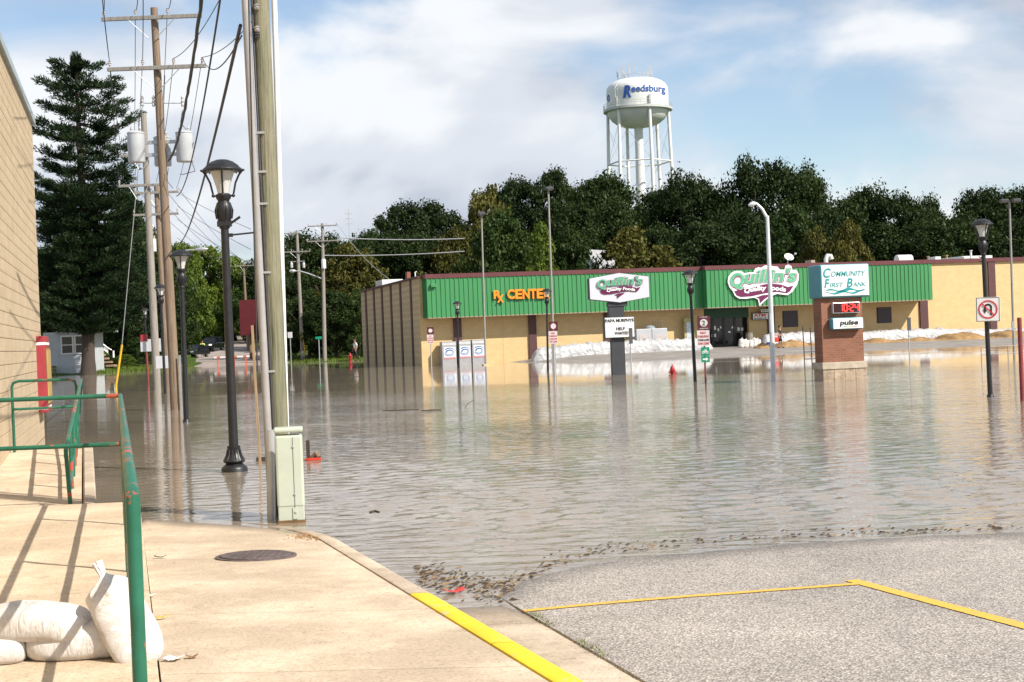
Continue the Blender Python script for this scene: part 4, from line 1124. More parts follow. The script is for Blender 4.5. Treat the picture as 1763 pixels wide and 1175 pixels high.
# entrance recess
ent = MB(); zd = SL(1250, 548).z
ent.box(((du0 + du1) / 2, 1.2, 1.7), (du1 - du0 - .02, .1, 3.6)); ent.build('entrance_back', M_BLACK, st)
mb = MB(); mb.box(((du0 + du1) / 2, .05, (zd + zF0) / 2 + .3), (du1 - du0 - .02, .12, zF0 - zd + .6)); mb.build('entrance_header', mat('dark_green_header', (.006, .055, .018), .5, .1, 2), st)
zg = lot_z(*(O_ST + B * du0).xy) - .02
nd = 4; dw = (du1 - du0) / nd
for i in range(nd):
    x = du0 + dw * (i + .5); mb = MB()
    for s in (-1, 1): mb.box((x + s * (dw / 2 - .05), .55, (zg + zd + .3) / 2), (.09, .08, zd - zg + .3))
    mb.box((x, .55, zg + .12), (dw - .1, .08, .2)); o = mb.build('door', M_BLACK, st)
    mb = MB(); mb.box((x, .56, (zg + zd) / 2 + .2), (dw - .16, .02, zd - zg)); mb.build('pane', M_GLASSD, o)
rnd = random.Random(5)
for (px, py, w, h) in ((1231, 565, 4, 7), (1237, 568, 3, 5), (1241, 564, 3, 4), (1229, 578, 9, 6), (1256, 572, 5, 3), (1261, 564, 3, 4), (1265, 566, 3, 6), (1272, 567, 5, 6), (1278, 567, 4, 6)):
    c = SL(px, py, -.5); kk = .0365
    mb = MB(); mb.box((c.x, .52, c.z), (w * kk, .006, h * kk)); mb.build('paper_notice', M_PAPER, st)
# louvred windows
for (x0, x1, y0, y1) in ((1348, 1373, 535, 564), (1510, 1534, 529, 557)):
    a_, b_ = SL(x0, y1), SL(x1, y0)
    mb = MB(); mb.box(((a_.x + b_.x) / 2, -.01, (a_.z + b_.z) / 2), (b_.x - a_.x, .06, b_.z - a_.z)); w_ = mb.build('window', mat('window_frame', (.045, .022, .026), .5), st)
    for i in range(5):
        z = a_.z + (b_.z - a_.z) * (i + .5) / 5
        mb = MB(); mb.box(((a_.x + b_.x) / 2, -.055, z), (b_.x - a_.x - .10, .03, (b_.z - a_.z) / 5 - .05)); mb.build('louvre', mat('louvre', (.030, .016, .022), .35), w_)
# orange channel letters
M_OR = mat('orange_letter', (.95, .26, .012), .4, .05, 3)
fo = -OV - .10
def put_text(s, x0, y0, x1, y1, out, mt, bold=.02, ext=.05, shear=0, name='letter', parent=st):
    a_, b_ = SL(x0, y1, out), SL(x1, y0, out)
    me = text_mesh(s, a_.x, b_.x, min(a_.z, b_.z), max(a_.z, b_.z), ext, shear, bold, mt)
    o = mobj(name, me, parent, (0, -out, 0)); return o
put_text('R', 850, 500, 862, 515, OV + .12, M_OR, .035)
put_text('X', 856, 507.5, 866.5, 521.5, OV + .14, M_OR, .03)
xs_ = [873.0, 886.7, 899.2, 912.2, 923.6, 935.5, 947.5]
for i, chh in enumerate('CENTER'):
    yb = 515.4 - .27 * i; put_text(chh, xs_[i] + .6, yb - 17.0, xs_[i + 1] - 1.0, yb, OV + .12, M_OR, .035)
# wall lights on the fascia
c = SL(746, 492, OV + .1); mb = MB(); mb.box((c.x, -OV - .12, c.z), (.35, .2, .22)); mb.build('flood_light', M_SIDING, st, bevel=.02)
# ---- logo (also used on the pylon sign)
M_LW = mat('logo_white', (.80, .80, .80), .45, .03, 3)
M_LM = mat('logo_maroon', (.130, .008, .065), .45, .06, 3)
M_LG = mat('logo_green', (.10, .40, .22), .45, .12, 3)
M_LGD = mat('logo_dark_green', (.05, .22, .12), .45)
BACK = [(1.6, 4.3), (1.75, 3.4), (2.3, 2.75), (3.1, 2.38), (4.2, 2.38), (4.9, 2.85), (5.9, 2.72), (6.7, 2.72), (7.1, 2.05), (7.7, 1.85), (8.3, 1.95), (9.0, 1.55), (10, 1.5), (10.6, 1.75), (11.5, 1.8), (11.95, 2.4), (12.9, 2.4), (13.1, 1.75), (13.7, 1.5), (14.3, 1.8), (14.4, 2.5), (15.2, 2.5), (15.7, 3.3), (15.6, 4.4), (15.3, 5.2), (14.3, 6.5), (13.3, 7.1), (11.2, 6.8), (9.7, 7.25), (8.6, 8.1), (7.65, 8.9), (7.4, 7.7), (6.7, 7.35), (5, 7.5), (3.7, 7.42), (2.9, 6.9), (2.5, 6.0), (1.9, 5.3)]
RIB = [(2.75, 6.05), (4.3, 5.75), (6.5, 5.5), (8.5, 5.0), (10, 4.85), (12, 5.1), (13.4, 5.6), (14.6, 5.35), (13.8, 6.4), (13.2, 6.75), (11.2, 6.45), (9, 6.6), (6, 7.1), (4, 7.15), (3.2, 6.85)]
TAIL = [(6.95, 7.35), (8.2, 6.95), (9.9, 6.85), (9.7, 7.1), (8.6, 7.75), (7.75, 8.45), (7.6, 7.55)]
def logo(parent, ox, oz, s, y0, back=True):
    ex, ez = Vector((s, 0, 0)), Vector((0, 0, -s)); o = Vector((ox, y0, oz))
    if back:
        mb = MB(); mb.prism(BACK, o, ex, ez, Vector((0, .08, 0))); mb.build('logo_backing', M_LW, parent)
    def tx(st_, x0, x1, y_top, y_bot, dy, bold, mt, nm, arch, shear, grow=0.0, dx=0, dyy=0):
        me = text_mesh(st_, x0 - grow + dx, x1 + grow + dx, -(y_bot + grow + dyy), -(y_top - grow + dyy), .006, shear, bold, mt)
        xm = (x0 + x1) / 2; hw = (x1 - x0) / 2
        for v in me.vertices:
            X = v.co.x; Z = v.co.z + arch * (1 - ((X - xm) / hw) ** 2)
            v.co = Vector((ox + X * s, v.co.y + y0 - dy, oz + Z * s))
        return mobj(nm, me, parent)
    mb = MB(); mb.prism(RIB, o - Vector((0, .012, 0)), ex, ez, Vector((0, .012, 0))); mb.build('logo_ribbon', M_LM, parent)
    mb = MB(); mb.prism(TAIL, o - Vector((0, .012, 0)), ex, ez, Vector((0, .012, 0))); mb.build('logo_ribbon', M_LM, parent)
    for j, (gr, mt, dx, dz, bd) in enumerate(((.16, M_LM, .10, .10, .075), (.10, M_LW, 0, 0, .05), (.02, M_LGD, 0, 0, .032), (0, M_LG, -.03, -.03, .012))):
        tx('Q', 2.05, 4.75, 2.75, 5.75, .02 + .008 * j, bd, mt, 'logo_initial', 0, .15, gr, dx, dz)
        tx("uillin's", 4.8, 15.15, 2.25, 4.75, .02 + .008 * j, bd, mt, 'logo_lettering', .12, .22, gr, dx, dz)
    tx('Quality Foods', 4.7, 12.95, 5.62, 6.78, .03, .035, M_LW, 'logo_lettering', .45, .15)
ll, lr = SL(1253, 496, OV2 + .1), SL(1375.5, 492, OV2 + .1)
s_l = (lr.x - ll.x) / 14.1
lz = SL(1314, 527, OV2 + .1).z + 8.9 * s_l
logo(st, ll.x - 1.6 * s_l, lz, s_l, -OV2 - .15)
# ATM sign
def sboard(x0, y0, x1, y1, out, th, mt, name, bevel=.01):
    a_, b_ = SL(x0, y1, out), SL(x1, y0, out)
    mb = MB(); mb.box(((a_.x + b_.x) / 2, -out, (a_.z + b_.z) / 2), (b_.x - a_.x, th, b_.z - a_.z)); return mb.build(name, mt, st, bevel=bevel)
sboard(1295, 538, 1323, 551.5, .2, .16, M_BLACK, 'atm_sign_case'); sboard(1296.5, 539.5, 1322, 550.5, .285, .012, M_WHITE, 'atm_sign_face', 0)
put_text('ATM', 1298, 540.2, 1318, 545.8, .30, mat('sign_red', (.55, .03, .02), .5), .03, .004)
put_text('INSIDE', 1298, 546.8, 1320, 549.8, .30, mat('sign_black', (.02, .02, .02), .5), .02, .004)
sboard(1310, 532, 1330, 538, .25, .1, M_WHITE, 'small_wall_sign'); put_text('24 HR', 1312, 533.2, 1328, 536.8, .31, mat('sign_teal', (.02, .20, .20), .5), .02, .004)
# roof equipment
zr0 = zTop - .1
def roofbox(px, py0, py1, wpx, depth, dv, mt, name, bevel=.03):
    c = SL(px, py1, -dv); kk = (O_ST + B * c.x + A * dv).y / FPX; h = (py1 - py0) * kk + .5
    mb = MB(); mb.box((c.x, dv, c.z + h / 2 - .45), (wpx * kk, depth, h)); return mb.build(name, mt, st, bevel=bevel)
M_ROOFU = mat('roof_unit_white', (.62, .62, .60), .5, .08, 2)
roofbox(703, 470, 488, 6, .7, 14, mat('chimney_brick', (.22, .08, .05), .85, .2, 6), 'chimney', 0)
c = SL(715, 480, -12); mb = MB(); mb.tube([(c.x, 12, c.z - .5), (c.x, 12, c.z + .45), (c.x + .12, 12, c.z + .5)], .05, 7); mb.build('vent_pipe', M_ROOFU, st)
roofbox(670, 484, 494, 36, 3, 18, M_ROOFU, 'roof_unit')
roofbox(1395, 450, 459, 8, 1, 5, mat('roof_unit_rust', (.32, .24, .20), .7, .2, 3), 'roof_unit')
c = SL(1556, 451, -4); kk = (O_ST + B * c.x).y / FPX; mb = MB(); mb.tube([(c.x - 14 * kk, 4, c.z + .12), (c.x + 14 * kk, 4, c.z + .12)], 9.5 * kk, 18); mb.build('exhaust_hood', M_ROOFU, st, smooth=True)
c = SL(1425, 455, -4); mb = MB(); mb.tube([(c.x - .12, 4, c.z - .3), (c.x - .12, 4, c.z + .35), (c.x, 4, c.z + .62), (c.x + .25, 4, c.z + .58), (c.x + .33, 4, c.z + .34)], .16, 10); mb.build('gooseneck_vent', M_ROOFU, st, smooth=True)
roofbox(1664, 444, 449.5, 58, 3, 7, M_ROOFU, 'roof_unit')
roofbox(1609, 444, 448, 11, 1, 4, M_ROOFU, 'roof_unit')
for (px, y0, mt) in ((1598, 441, mat('brass_vent', (.35, .24, .10), .6)), (1630, 439, MATS['brass_vent']), (1672, 430, M_ROOFU)):
    c = SL(px, 450, -5); h = (450 - y0) * kk; mb = MB(); mb.tube([(c.x, 5, c.z - .4), (c.x, 5, c.z + h), ], .08, 8); mb.lathe([(.13, h - .06), (.13, h)], 8, (c.x, 5, c.z)); mb.build('vent_pipe', mt, st)
c = SL(1357, 444, -2)
mb = MB(); mb.lathe([(.0, 0), (.18, .02), (.32, .07), (.40, .12), (.385, .12), (.30, .085), (.17, .035), (0, .015)], 24, cap=False); o = mb.build('satellite_dish', M_ROOFU, st, smooth=True); o.location = (c.x, 2, c.z); o.rotation_euler = (R(62), 0, R(12)); o.scale = (1, .72, 1)
mb = MB(); mb.tube([(c.x, 2.1, c.z), (c.x, 2.1, c.z - .8)], .04, 7); mb.tube([(c.x, 2, c.z - .2), (c.x + .3, 1.5, c.z + .22)], .02, 6); mb.box((c.x + .32, 1.5, c.z + .25), (.12, .12, .12)); mb.build('dish_mount', M_GALV, st)

# ================================================================== things before the store
def stw(u, v, z=None):                     # store frame -> world
    q = O_ST + B * u + A * v
    return Vector((q.x, q.y, lot_z(q.x, q.y) if z is None else z))
def ice_box(label, x0, x1, y0):
    a_, b_ = SL(x0, 630, .95), SL(x1, y0, .95); w = b_.x - a_.x; h = b_.z
    th = thing('ice_machine', label, 'vending machine', stw(a_.x, -.55, -.15), GA, 'vending machines by the store wall')
    mb = MB(); mb.box((w / 2, 0, (h + .15) / 2), (w * .96, .7, h + .15)); mb.build('housing', mat('vending_grey', (.32, .32, .33), .5, .1, 3), th, bevel=.02)
    mb = MB(); mb.box((w / 2, -.352, h * .96 + .05), (w * .92, .02, h * .10)); mb.build('header_panel', mat('vending_header', (.52, .53, .55), .4, .1, 3), th)
    mb = MB(); mb.box((w / 2 + .02, -.356, h * .62), (w * .80, .02, h * .50)); fp = mb.build('front_panel', mat('vending_panel', (.60, .66, .72), .35, .1, 2), th)
    mb = MB(); cx, cz = w / 2 + .02, h * .64; N_ = 30
    for (a0, a1, ra, rz_, t0, t1) in ((-2.6, 3.3, .24, .15, .020, .085), (.3, 2.4, .40, .27, .01, .07), (-2.9, -.5, .33, .22, .05, .01)):
        for i in range(N_):
            q = []
            for ii, sg_ in ((i, 1), (i + 1, 1), (i + 1, -1), (i, -1)):
                f_ = ii / N_; a = a0 + (a1 - a0) * f_; tk = t0 + (t1 - t0) * f_
                q.append((cx + math.cos(a) * (ra * w + sg_ * tk * .5), cz + math.sin(a) * (rz_ + sg_ * tk * .5)))
            mb.prism(q, (0, -.372, 0), Vector((1, 0, 0)), Vector((0, 0, 1)), Vector((0, .004, 0)))
    mb.build('blue_swirl', mat('swirl_blue', (.012, .06, .26), .35, .3, 4), fp)
    mb = MB(); mb.box((w / 2 + .02, -.370, h * .405), (w * .78, .006, h * .06)); mb.build('red_stripe', mat('pale_red', (.60, .22, .22), .4), fp)
    return th
ice_box('left ice machine with blue swirl before the store wall', 762, 786, 588)
ice_box('middle ice machine with blue swirl before the store wall', 790, 811, 586)
ice_box('right ice machine with blue swirl before the store wall', 814, 835, 584.5)
# grey coolers behind the sandbags
c = SL(1096, 590, 1.2); c2 = SL(1149, 565, 1.2)
ck = thing('ice_chest', 'pale grey double ice chest behind the sandbag wall', 'ice chest', stw(c.x, -.8), GA)
w = c2.x - c.x; zc2 = c2.z - lot_z(*stw(c.x, -.8).xy)
for i in (0, 1):
    mb = MB(); mb.box((w * (.25 + .5 * i), 0, zc2 / 2), (w * .49, .8, zc2)); o = mb.build('chest_body', mat('chest_grey', (.42, .43, .45), .45, .08, 2), ck, bevel=.03)
    mb = MB(); mb.box((w * (.25 + .5 * i), -.405, zc2 * .55), (w * .3, .01, zc2 * .35)); mb.build('faded_decal', mat('decal', (.48, .42, .40), .5, .1, 6), o)
c = SL(1132, 568, .9); mb = MB()
for i in range(6): mb.tube([(-.3 + .12 * i, 0, 0), (-.3 + .12 * i, 0, .62)], .012, 5)
for z in (0, .3, .62): mb.tube([(-.32, 0, z), (.32, 0, z)], .012, 5)
o = mb.build('wire_rack', M_STEEL); o.location = stw(c.x, -.75, c.z - .12); o.rotation_euler = (0, 0, GA); tag(o, 'dark wire rack standing on the grey ice chest', 'rack')
mb = MB(); mb.lathe([(.36, 0), (.34, .14), (.22, .24), (.05, .28)], 16); o = mb.build('round_lid', mat('lid_grey', (.25, .28, .31), .5), smooth=True); c = SL(1120, 566, .9); o.location = stw(c.x, -.8, c.z - .06); tag(o, 'domed grey lid lying on the ice chest', 'lid')
# poster stand left of the doors
c = SL(1188, 595, .5); th = thing('poster_stand', 'upright poster stand left of the store doors', 'stand', stw(c.x, -.4), GA)
mb = MB(); mb.box((0, 0, 1.1), (.75, .3, 2.0)); mb.build('stand_body', mat('stand_yellow', (.35, .30, .12), .5, .3, 3), th, bevel=.02)
mb = MB(); mb.box((.02, -.16, 1.2), (.5, .02, 1.2)); mb.build('poster', mat('poster', (.45, .50, .55), .4, .4, 4), th)
c = SL(1288, 595, .2); mb = MB(); mb.lathe([(.24, 0), (.27, .1), (.27, .75), (.22, .9), (.24, .95)], 16); o = mb.build('litter_bin', mat('bin_stone', (.22, .20, .17), .8, .4, 20), smooth=True); o.location = stw(c.x, -.45); tag(o, 'round stone litter bin right of the store doors', 'litter bin')
# sandbag walls under plastic sheeting
shm, n, l, p = node_mat('white_sheeting')
t = n.new('ShaderNodeTexCoord').outputs['Object']
l.new(rampn(n, l, nz(n, l, t, 1.5, 4), [(0.3, (.30, .30, .31)), (0.6, (.48, .48, .48))]), p.inputs['Base Color']); p.inputs['Roughness'].default_value = .42
l.new(bumpn(n, l, nz(n, l, mapping(n, l, t, (1.3, 2.5, 1.3), (0, R(25), 0)), 1.5, 3, .5, 1.2), .7, .22), p.inputs['Normal'])
def ridge(name, label, pxs, tops, out0, wid, mt, cat, seed, lump=.10, n_=220, group=None, flat=.55):
    us = [SL(px, 590, out0).x for px in pxs]; o0 = stw(us[0], -out0)
    hs = []
    for px, tp in zip(pxs, tops):
        q = SL(px, tp, out0); w_ = stw(q.x, -out0); hs.append((q.x, q.z - w_.z))
    mb = MB(); rows = 12
    def f(s, t):
        u = us[0] + (us[-1] - us[0]) * s; h = max(.02, lerp_tab(hs, u)); e = min(1, s * 25, (1 - s) * 25) ** .5
        h *= e * (1 + lump * 1.2 * mnoise.noise(Vector((u * 1.3, seed, 0))) + lump * .9 * mnoise.noise(Vector((u * 4.1, seed, 4))))
        a = math.pi * t; ca = math.cos(a); sa = math.sin(a) ** flat if math.sin(a) > 0 else 0
        v = -out0 - ca * wid / 2 * (1 + .12 * mnoise.noise(Vector((u * .9, t * 3, seed)))) * (.4 + .6 * e)
        w_ = stw(u, v); z = w_.z - .05 + (h + .05) * sa + lump * sa * (.6 * mnoise.noise(Vector((u * 2.2, t * 4, seed + 3))) + .9 * mnoise.noise(Vector(((u + t * 1.1) * 5.0, t * 2, seed + 5))))
        return Vector((w_.x, w_.y, z)) - o0
    mb.grid(n_, rows, f); o = mb.build(name, mt, smooth=True); o.location = o0
    return tag(o, label, cat, group)
ridge('sandbag_wall', 'long sandbag wall under white plastic left of the doors', [914, 930, 960, 1000, 1060, 1100, 1120, 1150, 1200, 1226], [601, 599, 596, 592, 587, 586, 583, 585, 583, 587], 2.2, 1.0, shm, 'sandbag wall', 3, group=None)
ridge('sandbag_wall', 'sandbag wall under white plastic behind the walking man', [1307, 1330, 1380, 1430, 1490, 1500], [580, 575, 572, 572, 572, 572], 1.6, 1.3, shm, 'sandbag wall', 8)
ridge('sandbag_wall', 'white sandbag wall along the bright wall right of the bank sign', [1480, 1540, 1600, 1660, 1720, 1800], [572, 568, 566, 567, 567, 564], 1.6, 1.3, shm, 'sandbag wall', 14)
sdm = mat('wet_sand', (.40, .245, .105), .95, .4, 1.6, 1.0, 5, col2=(.20, .115, .05))
for (lab, px0, pxm, px1, tm, out, w_, sd) in (('small sand heap at the blue shovel', 1302, 1314, 1330, 591, 4.2, 1.3, 1), ('sand pile at the feet of the walking man', 1330, 1362, 1395, 586, 3.4, 2.2, 2), ('low sand pile left of the bank sign', 1378, 1400, 1425, 590, 3.2, 2.0, 3), ('low sand pile right of the bank sign', 1480, 1510, 1545, 583, 3.2, 2.4, 4), ('long sand pile under the marker post', 1535, 1590, 1620, 581, 3.3, 2.6, 5), ('tall crumbly sand pile left of the no U-turn sign', 1600, 1662, 1700, 573, 3.6, 3.0, 6), ('sand pile right of the no U-turn sign', 1698, 1740, 1790, 569, 3.6, 3.0, 7)):
    ridge('sand_pile', lab, [px0, (px0 + pxm) / 2, pxm, (pxm + px1) / 2, px1], [600, tm + 4, tm, tm + 3.5, 599], out, w_, sdm, 'sand pile', sd * 3.3, lump=.16, n_=46, group='sand piles along the store', flat=.8)
# loose bags by the doors
bgn = ['first', 'second', 'third', 'fourth', 'fifth']
for i, px in enumerate((1277, 1284, 1292, 1299, 1305)):
    c = SL(px, 595, 2.2); q = stw(c.x, -2.2)
    h = .75 - .08 * (i % 3)
    o = bag('%s upright white sandbag from the doors in the short row' % bgn[i], Vector((q.x, q.y, q.z + h * .42)), h, .42, .40, rz=R(20 * i), tilt=R(-82), seed=20 + i, neck=.6, group='white sandbags by the doors')
# ================================================================== signs and posts
def face(p):                              # rz so that local -y looks back at the camera from p
    return -math.atan2(p.x, p.y)
def txt(parent, s, x0, x1, z0, z1, y, mt, bold=.02, shear=0.0, name='lettering', ext=.004):
    return mobj(name, text_mesh(s, x0, x1, z0, z1, ext, shear, bold, mt), parent, (0, y, 0))
M_DGREY = mat('charcoal_steel', (.045, .047, .055), .5, .15, 3)
M_SBLK = MATS['sign_black']; M_SRED = MATS['sign_red']
# --- pylon sign
b = G(1065, 646, 0.0); k = b.y / FPX
py = thing('pylon_sign', 'hexagonal grocery sign on charcoal column with white marquee board', 'sign', (b.x, b.y, 0), R(5))
def zp(y, px=1064): return W(px, y, b.y).z
def xp(px, y): return W(px, y, b.y).x - b.x
mb = MB(); mb.box((0, 0, zp(530) / 2 - .3), (22.5 * k, .45, zp(530) + .6)); mb.build('column', M_DGREY, py)
mb = MB(); mb.box((xp(1060, 535), 0, (zp(522) + zp(548)) / 2), (26 * k, .5, zp(522) - zp(548))); mb.box((xp(1062, 524), 0, zp(524)), (33 * k, .56, .18)); mb.build('column_head', M_DGREY, py)
hx0, hx1 = xp(1012, 496), xp(1116, 494); zt, zb_, zs0, zs1 = zp(470.5), zp(522), zp(478.5), zp(514.5)
hexp = [(hx0, zs1), (hx0, zs0), ((hx0 + hx1) / 2, zt), (hx1, zs0), (hx1, zs1), ((hx0 + hx1) / 2, zb_)]
mb = MB(); mb.prism(hexp, (0, -.35, 0), Vector((1, 0, 0)), Vector((0, 0, 1)), Vector((0, .55, 0))); cabn = mb.build('sign_cabinet', M_DGREY, py)
cx, cz = (hx0 + hx1) / 2, (zt + zb_) / 2
mb = MB(); mb.prism([(cx + (x - cx) * .985, cz + (z - cz) * .975) for x, z in hexp], (0, -.362, 0), Vector((1, 0, 0)), Vector((0, 0, 1)), Vector((0, .01, 0))); mb.build('sign_face', mat('sign_face_lilac', (.62, .62, .68), .3, .03, 2), py)
sg = (xp(1107, 495) - xp(1023, 495)) / 14.1
logo(py, xp(1023, 495) - 1.6 * sg, zp(517.5) + 8.9 * sg, sg, -.372, back=False)
mx0, mx1, mz0, mz1 = xp(1038, 565), xp(1090, 563), zp(582), zp(546)
mb = MB(); mb.box(((mx0 + mx1) / 2, -.18, (mz0 + mz1) / 2), (mx1 - mx0, .34, mz1 - mz0)); mb.build('marquee_case', M_DGREY, py)
mb = MB(); mb.box(((mx0 + mx1) / 2 + .01, -.358, (mz0 + mz1) / 2), (mx1 - mx0 - .05, .02, mz1 - mz0 - .05)); mf = mb.build('marquee_face', mat('marquee_white', (.74, .75, .75), .35, .03, 3), py)
for q in (.28, .53, .76):
    mb = MB(); mb.box(((mx0 + mx1) / 2 + .01, -.369, mz0 + (mz1 - mz0) * q), (mx1 - mx0 - .06, .004, .008)); mb.build('letter_track', mat('track_grey', (.5, .51, .52), .4), mf)
wM, hM = mx1 - mx0, mz1 - mz0
txt(py, 'PAPA MURPHYS', mx0 + wM * .04, mx1 - wM * .02, mz0 + hM * .75, mz0 + hM * .90, -.374, M_SBLK, .03)
txt(py, 'HELP', mx0 + wM * .39, mx0 + wM * .68, mz0 + hM * .36, mz0 + hM * .50, -.374, M_SBLK, .03)
txt(py, 'WANTED', mx0 + wM * .33, mx0 + wM * .79, mz0 + hM * .15, mz0 + hM * .29, -.374, M_SBLK, .03)

# --- bank sign
b = G(1447, 655, 0.0); k = b.y / FPX
bk = thing('bank_sign', 'brick bank sign with teal lettering, red clock and small lit panel', 'sign', (b.x, b.y, 0), R(13))
def zp(y, px=1447): return W(px, y, b.y).z
brm, n, l, p = node_mat('red_brick')
t = n.new('ShaderNodeTexCoord').outputs['Object']
tx_ = n.new('ShaderNodeTexBrick'); l.new(mapping(n, l, t, (1, 1, 1), (R(90), 0, 0)), tx_.inputs['Vector'])
tx_.inputs['Scale'].default_value = 1; tx_.inputs['Brick Width'].default_value = .20; tx_.inputs['Row Height'].default_value = .068; tx_.inputs['Mortar Size'].default_value = .006
tx_.inputs['Color1'].default_value = (.25, .105, .062, 1); tx_.inputs['Color2'].default_value = (.20, .080, .046, 1); tx_.inputs['Mortar'].default_value = (.24, .15, .105, 1)
l.new(mixc(n, l, .5, tx_.outputs['Color'], rampn(n, l, nz(n, l, t, 3, 4), [(0.3, .75), (0.7, 1.15)]), 'MULTIPLY'), p.inputs['Base Color']); p.inputs['Roughness'].default_value = .9
l.new(bumpn(n, l, tx_.outputs['Fac'], -.5, .01), p.inputs['Normal'])
cw = 76 * k; cd = .55
zc0, zc1 = zp(624), zp(511)
mb = MB(); mb.box((0, 0, (zc0 + zc1) / 2), (cw, cd, zc1 - zc0)); mb.build('brick_column', brm, bk)
mb = MB(); mb.box((0, 0, zp(629)), (cw + .13, cd + .16, zp(623) - zp(635))); mb.build('stone_ledge', mat('ledge_stone', (.42, .36, .28), .85, .15, 5, .4, 30), bk, bevel=.015)
M_SPL = mat('split_stone', (.36, .28, .20), .95, .3, 5, 1.0, 16)
zl = zp(635)
for i in range(4):
    mb = MB(); bw = (cw + .08) / 4
    mb.box((-cw / 2 - .04 + bw * (i + .5), 0, zl / 2 - .25), (bw - .006, cd + .10 + .01 * (i % 2), zl + .5)); mb.build('base_block', M_SPL, bk, bevel=.012)
M_TEAL = mat('teal_case', (.06, .25, .30), .45, .08, 2)
M_TEALT = mat('teal_letter', (.010, .26, .27), .45, .05, 2)
sx0, sx1 = -42 * k, 50 * k; z0, z1 = zp(513, 1450), zp(456, 1450); sd = .85
mb = MB(); mb.box(((sx0 + sx1) / 2, 0, (z0 + z1) / 2), (sx1 - sx0, sd, z1 - z0)); mb.build('sign_case', M_TEAL, bk, bevel=.05)
mb = MB(); mb.box(((sx0 + sx1) / 2, -sd / 2 - .005, (z0 + z1) / 2), (sx1 - sx0 - .09, .03, z1 - z0 - .09)); mb.build('sign_face', mat('bank_face', (.76, .77, .75), .3, .02, 2), bk, bevel=.02)
w, h = sx1 - sx0, z1 - z0; yF = -sd / 2 - .024
def bt(s, a0, a1, c0, c1, bold=.0, sh=.22): txt(bk, s, sx0 + w * a0, sx0 + w * a1, z0 + h * c0, z0 + h * c1, yF, M_TEALT, bold, sh)
bt('C', .06, .215, .60, .89, .022); bt('OMMUNITY', .215, .91, .63, .79, .008)
bt('F', .075, .185, .30, .57, .022); bt('IRST', .185, .46, .315, .45, .008)
bt('B', .52, .645, .30, .57, .022); bt('ANK', .65, .91, .315, .45, .008)
mb = MB()
for (ph, zc_, am, x0, x1, th_) in ((0, .22, .030, .10, .90, .030), (1.7, .155, .032, .075, .85, .028)):
    N = 28; up_, dn_ = [], []
    for i in range(N + 1):
        q = i / N; x = sx0 + w * (x0 + (x1 - x0) * q); zz = z0 + h * (zc_ + am * math.sin(q * 13 + ph) + .03 * (q - .5) * 0); tk = h * th_ * (math.sin(math.pi * q) ** .5 + .05) * (1 + .5 * math.sin(q * 13 + ph + 1.2))
        up_.append((x, zz + tk)); dn_.append((x, zz - tk))
    for i in range(N):
        mb.prism([dn_[i], dn_[i + 1], up_[i + 1], up_[i]], (0, yF - .004, 0), Vector((1, 0, 0)), Vector((0, 0, 1)), Vector((0, .006, 0)))
mb.build('wave_emblem', M_TEALT, bk)
# clock
def xk(px): return (px - 1446) * k * 1.0
c0, c1, x0, x1 = zp(540), zp(521.5), xk(1426), xk(1476)
mb = MB(); mb.box(((x0 + x1) / 2, -cd / 2 - .07, (c0 + c1) / 2), (x1 - x0, .14, c1 - c0)); ckc = mb.build('clock_case', mat('clock_frame', (.55, .55, .56), .35, metal=.4), bk, bevel=.015)
mb = MB(); mb.box(((x0 + x1) / 2, -cd / 2 - .142, (c0 + c1) / 2), (x1 - x0 - .05, .012, c1 - c0 - .05)); mb.build('clock_face', mat('clock_face', (.035, .004, .008), .15), ckc)
M_LED = mat('red_led', (1.0, .035, .03), .4, emit=1.6)
SEG = {'1': 'bc', '0': 'abcdef', '2': 'abged', '4': 'fgbc'}
W_, H_ = x1 - x0 - .05, c1 - c0 - .05; dwid = W_ * .115; dh_ = H_ * .74; xs0 = (x0 + x1) / 2 - W_ * .28; zbm = (c0 + c1) / 2 - dh_ / 2
xq = xs0
for chh in '10:24':
    mb = MB(); tk = .028; yk_ = -cd / 2 - .151
    if chh == ':':
        for q in (.3, .7): mb.box((xq + .015, yk_, zbm + dh_ * q), (.035, .006, .035))
        mb.build('clock_digit', M_LED, ckc); xq += .055; continue
    for sgm in SEG[chh]:
        X, Z, w2, h2 = {'a': (.5, 1, 1, 0), 'd': (.5, 0, 1, 0), 'g': (.5, .5, 1, 0), 'b': (1, .75, 0, 1), 'c': (1, .25, 0, 1), 'f': (0, .75, 0, 1), 'e': (0, .25, 0, 1)}[sgm]
        mb.box((xq + dwid * X, yk_, zbm + dh_ * Z), (dwid * .92 if w2 else tk, .006, tk if w2 else dh_ / 2 * .92))
    mb.build('clock_digit', M_LED, ckc); xq += dwid + .055
c0, c1, x0, x1 = zp(568), zp(547.5), xk(1420), xk(1479)
mb = MB(); mb.box(((x0 + x1) / 2, -cd / 2 - .12, (c0 + c1) / 2), (x1 - x0, .24, c1 - c0)); pc = mb.build('panel_case', M_TEAL, bk, bevel=.06)
mb = MB(); mb.box(((x0 + x1) / 2 + .01, -cd / 2 - .245, (c0 + c1) / 2), (x1 - x0 - .07, .02, c1 - c0 - .06)); mb.build('panel_face', MATS['bank_face'], pc, bevel=.04)
w, h = x1 - x0, c1 - c0
txt(bk, 'pulse', x0 + w * .24, x0 + w * .82, c0 + h * .26, c0 + h * .80, -cd / 2 - .262, M_SBLK, .03, .12)
for i, col in enumerate(((.05, .35, .35), (.25, .45, .08), (.75, .60, .03), (.80, .30, .03), (.70, .08, .04))):
    mb = MB(); mb.box((x0 + w * (.40 + .085 * i), -cd / 2 - .259, c0 + h * .255), (w * .085, .004, h * .05)); mb.build('colour_bar', mat('bar_%d' % i, col, .4), pc)

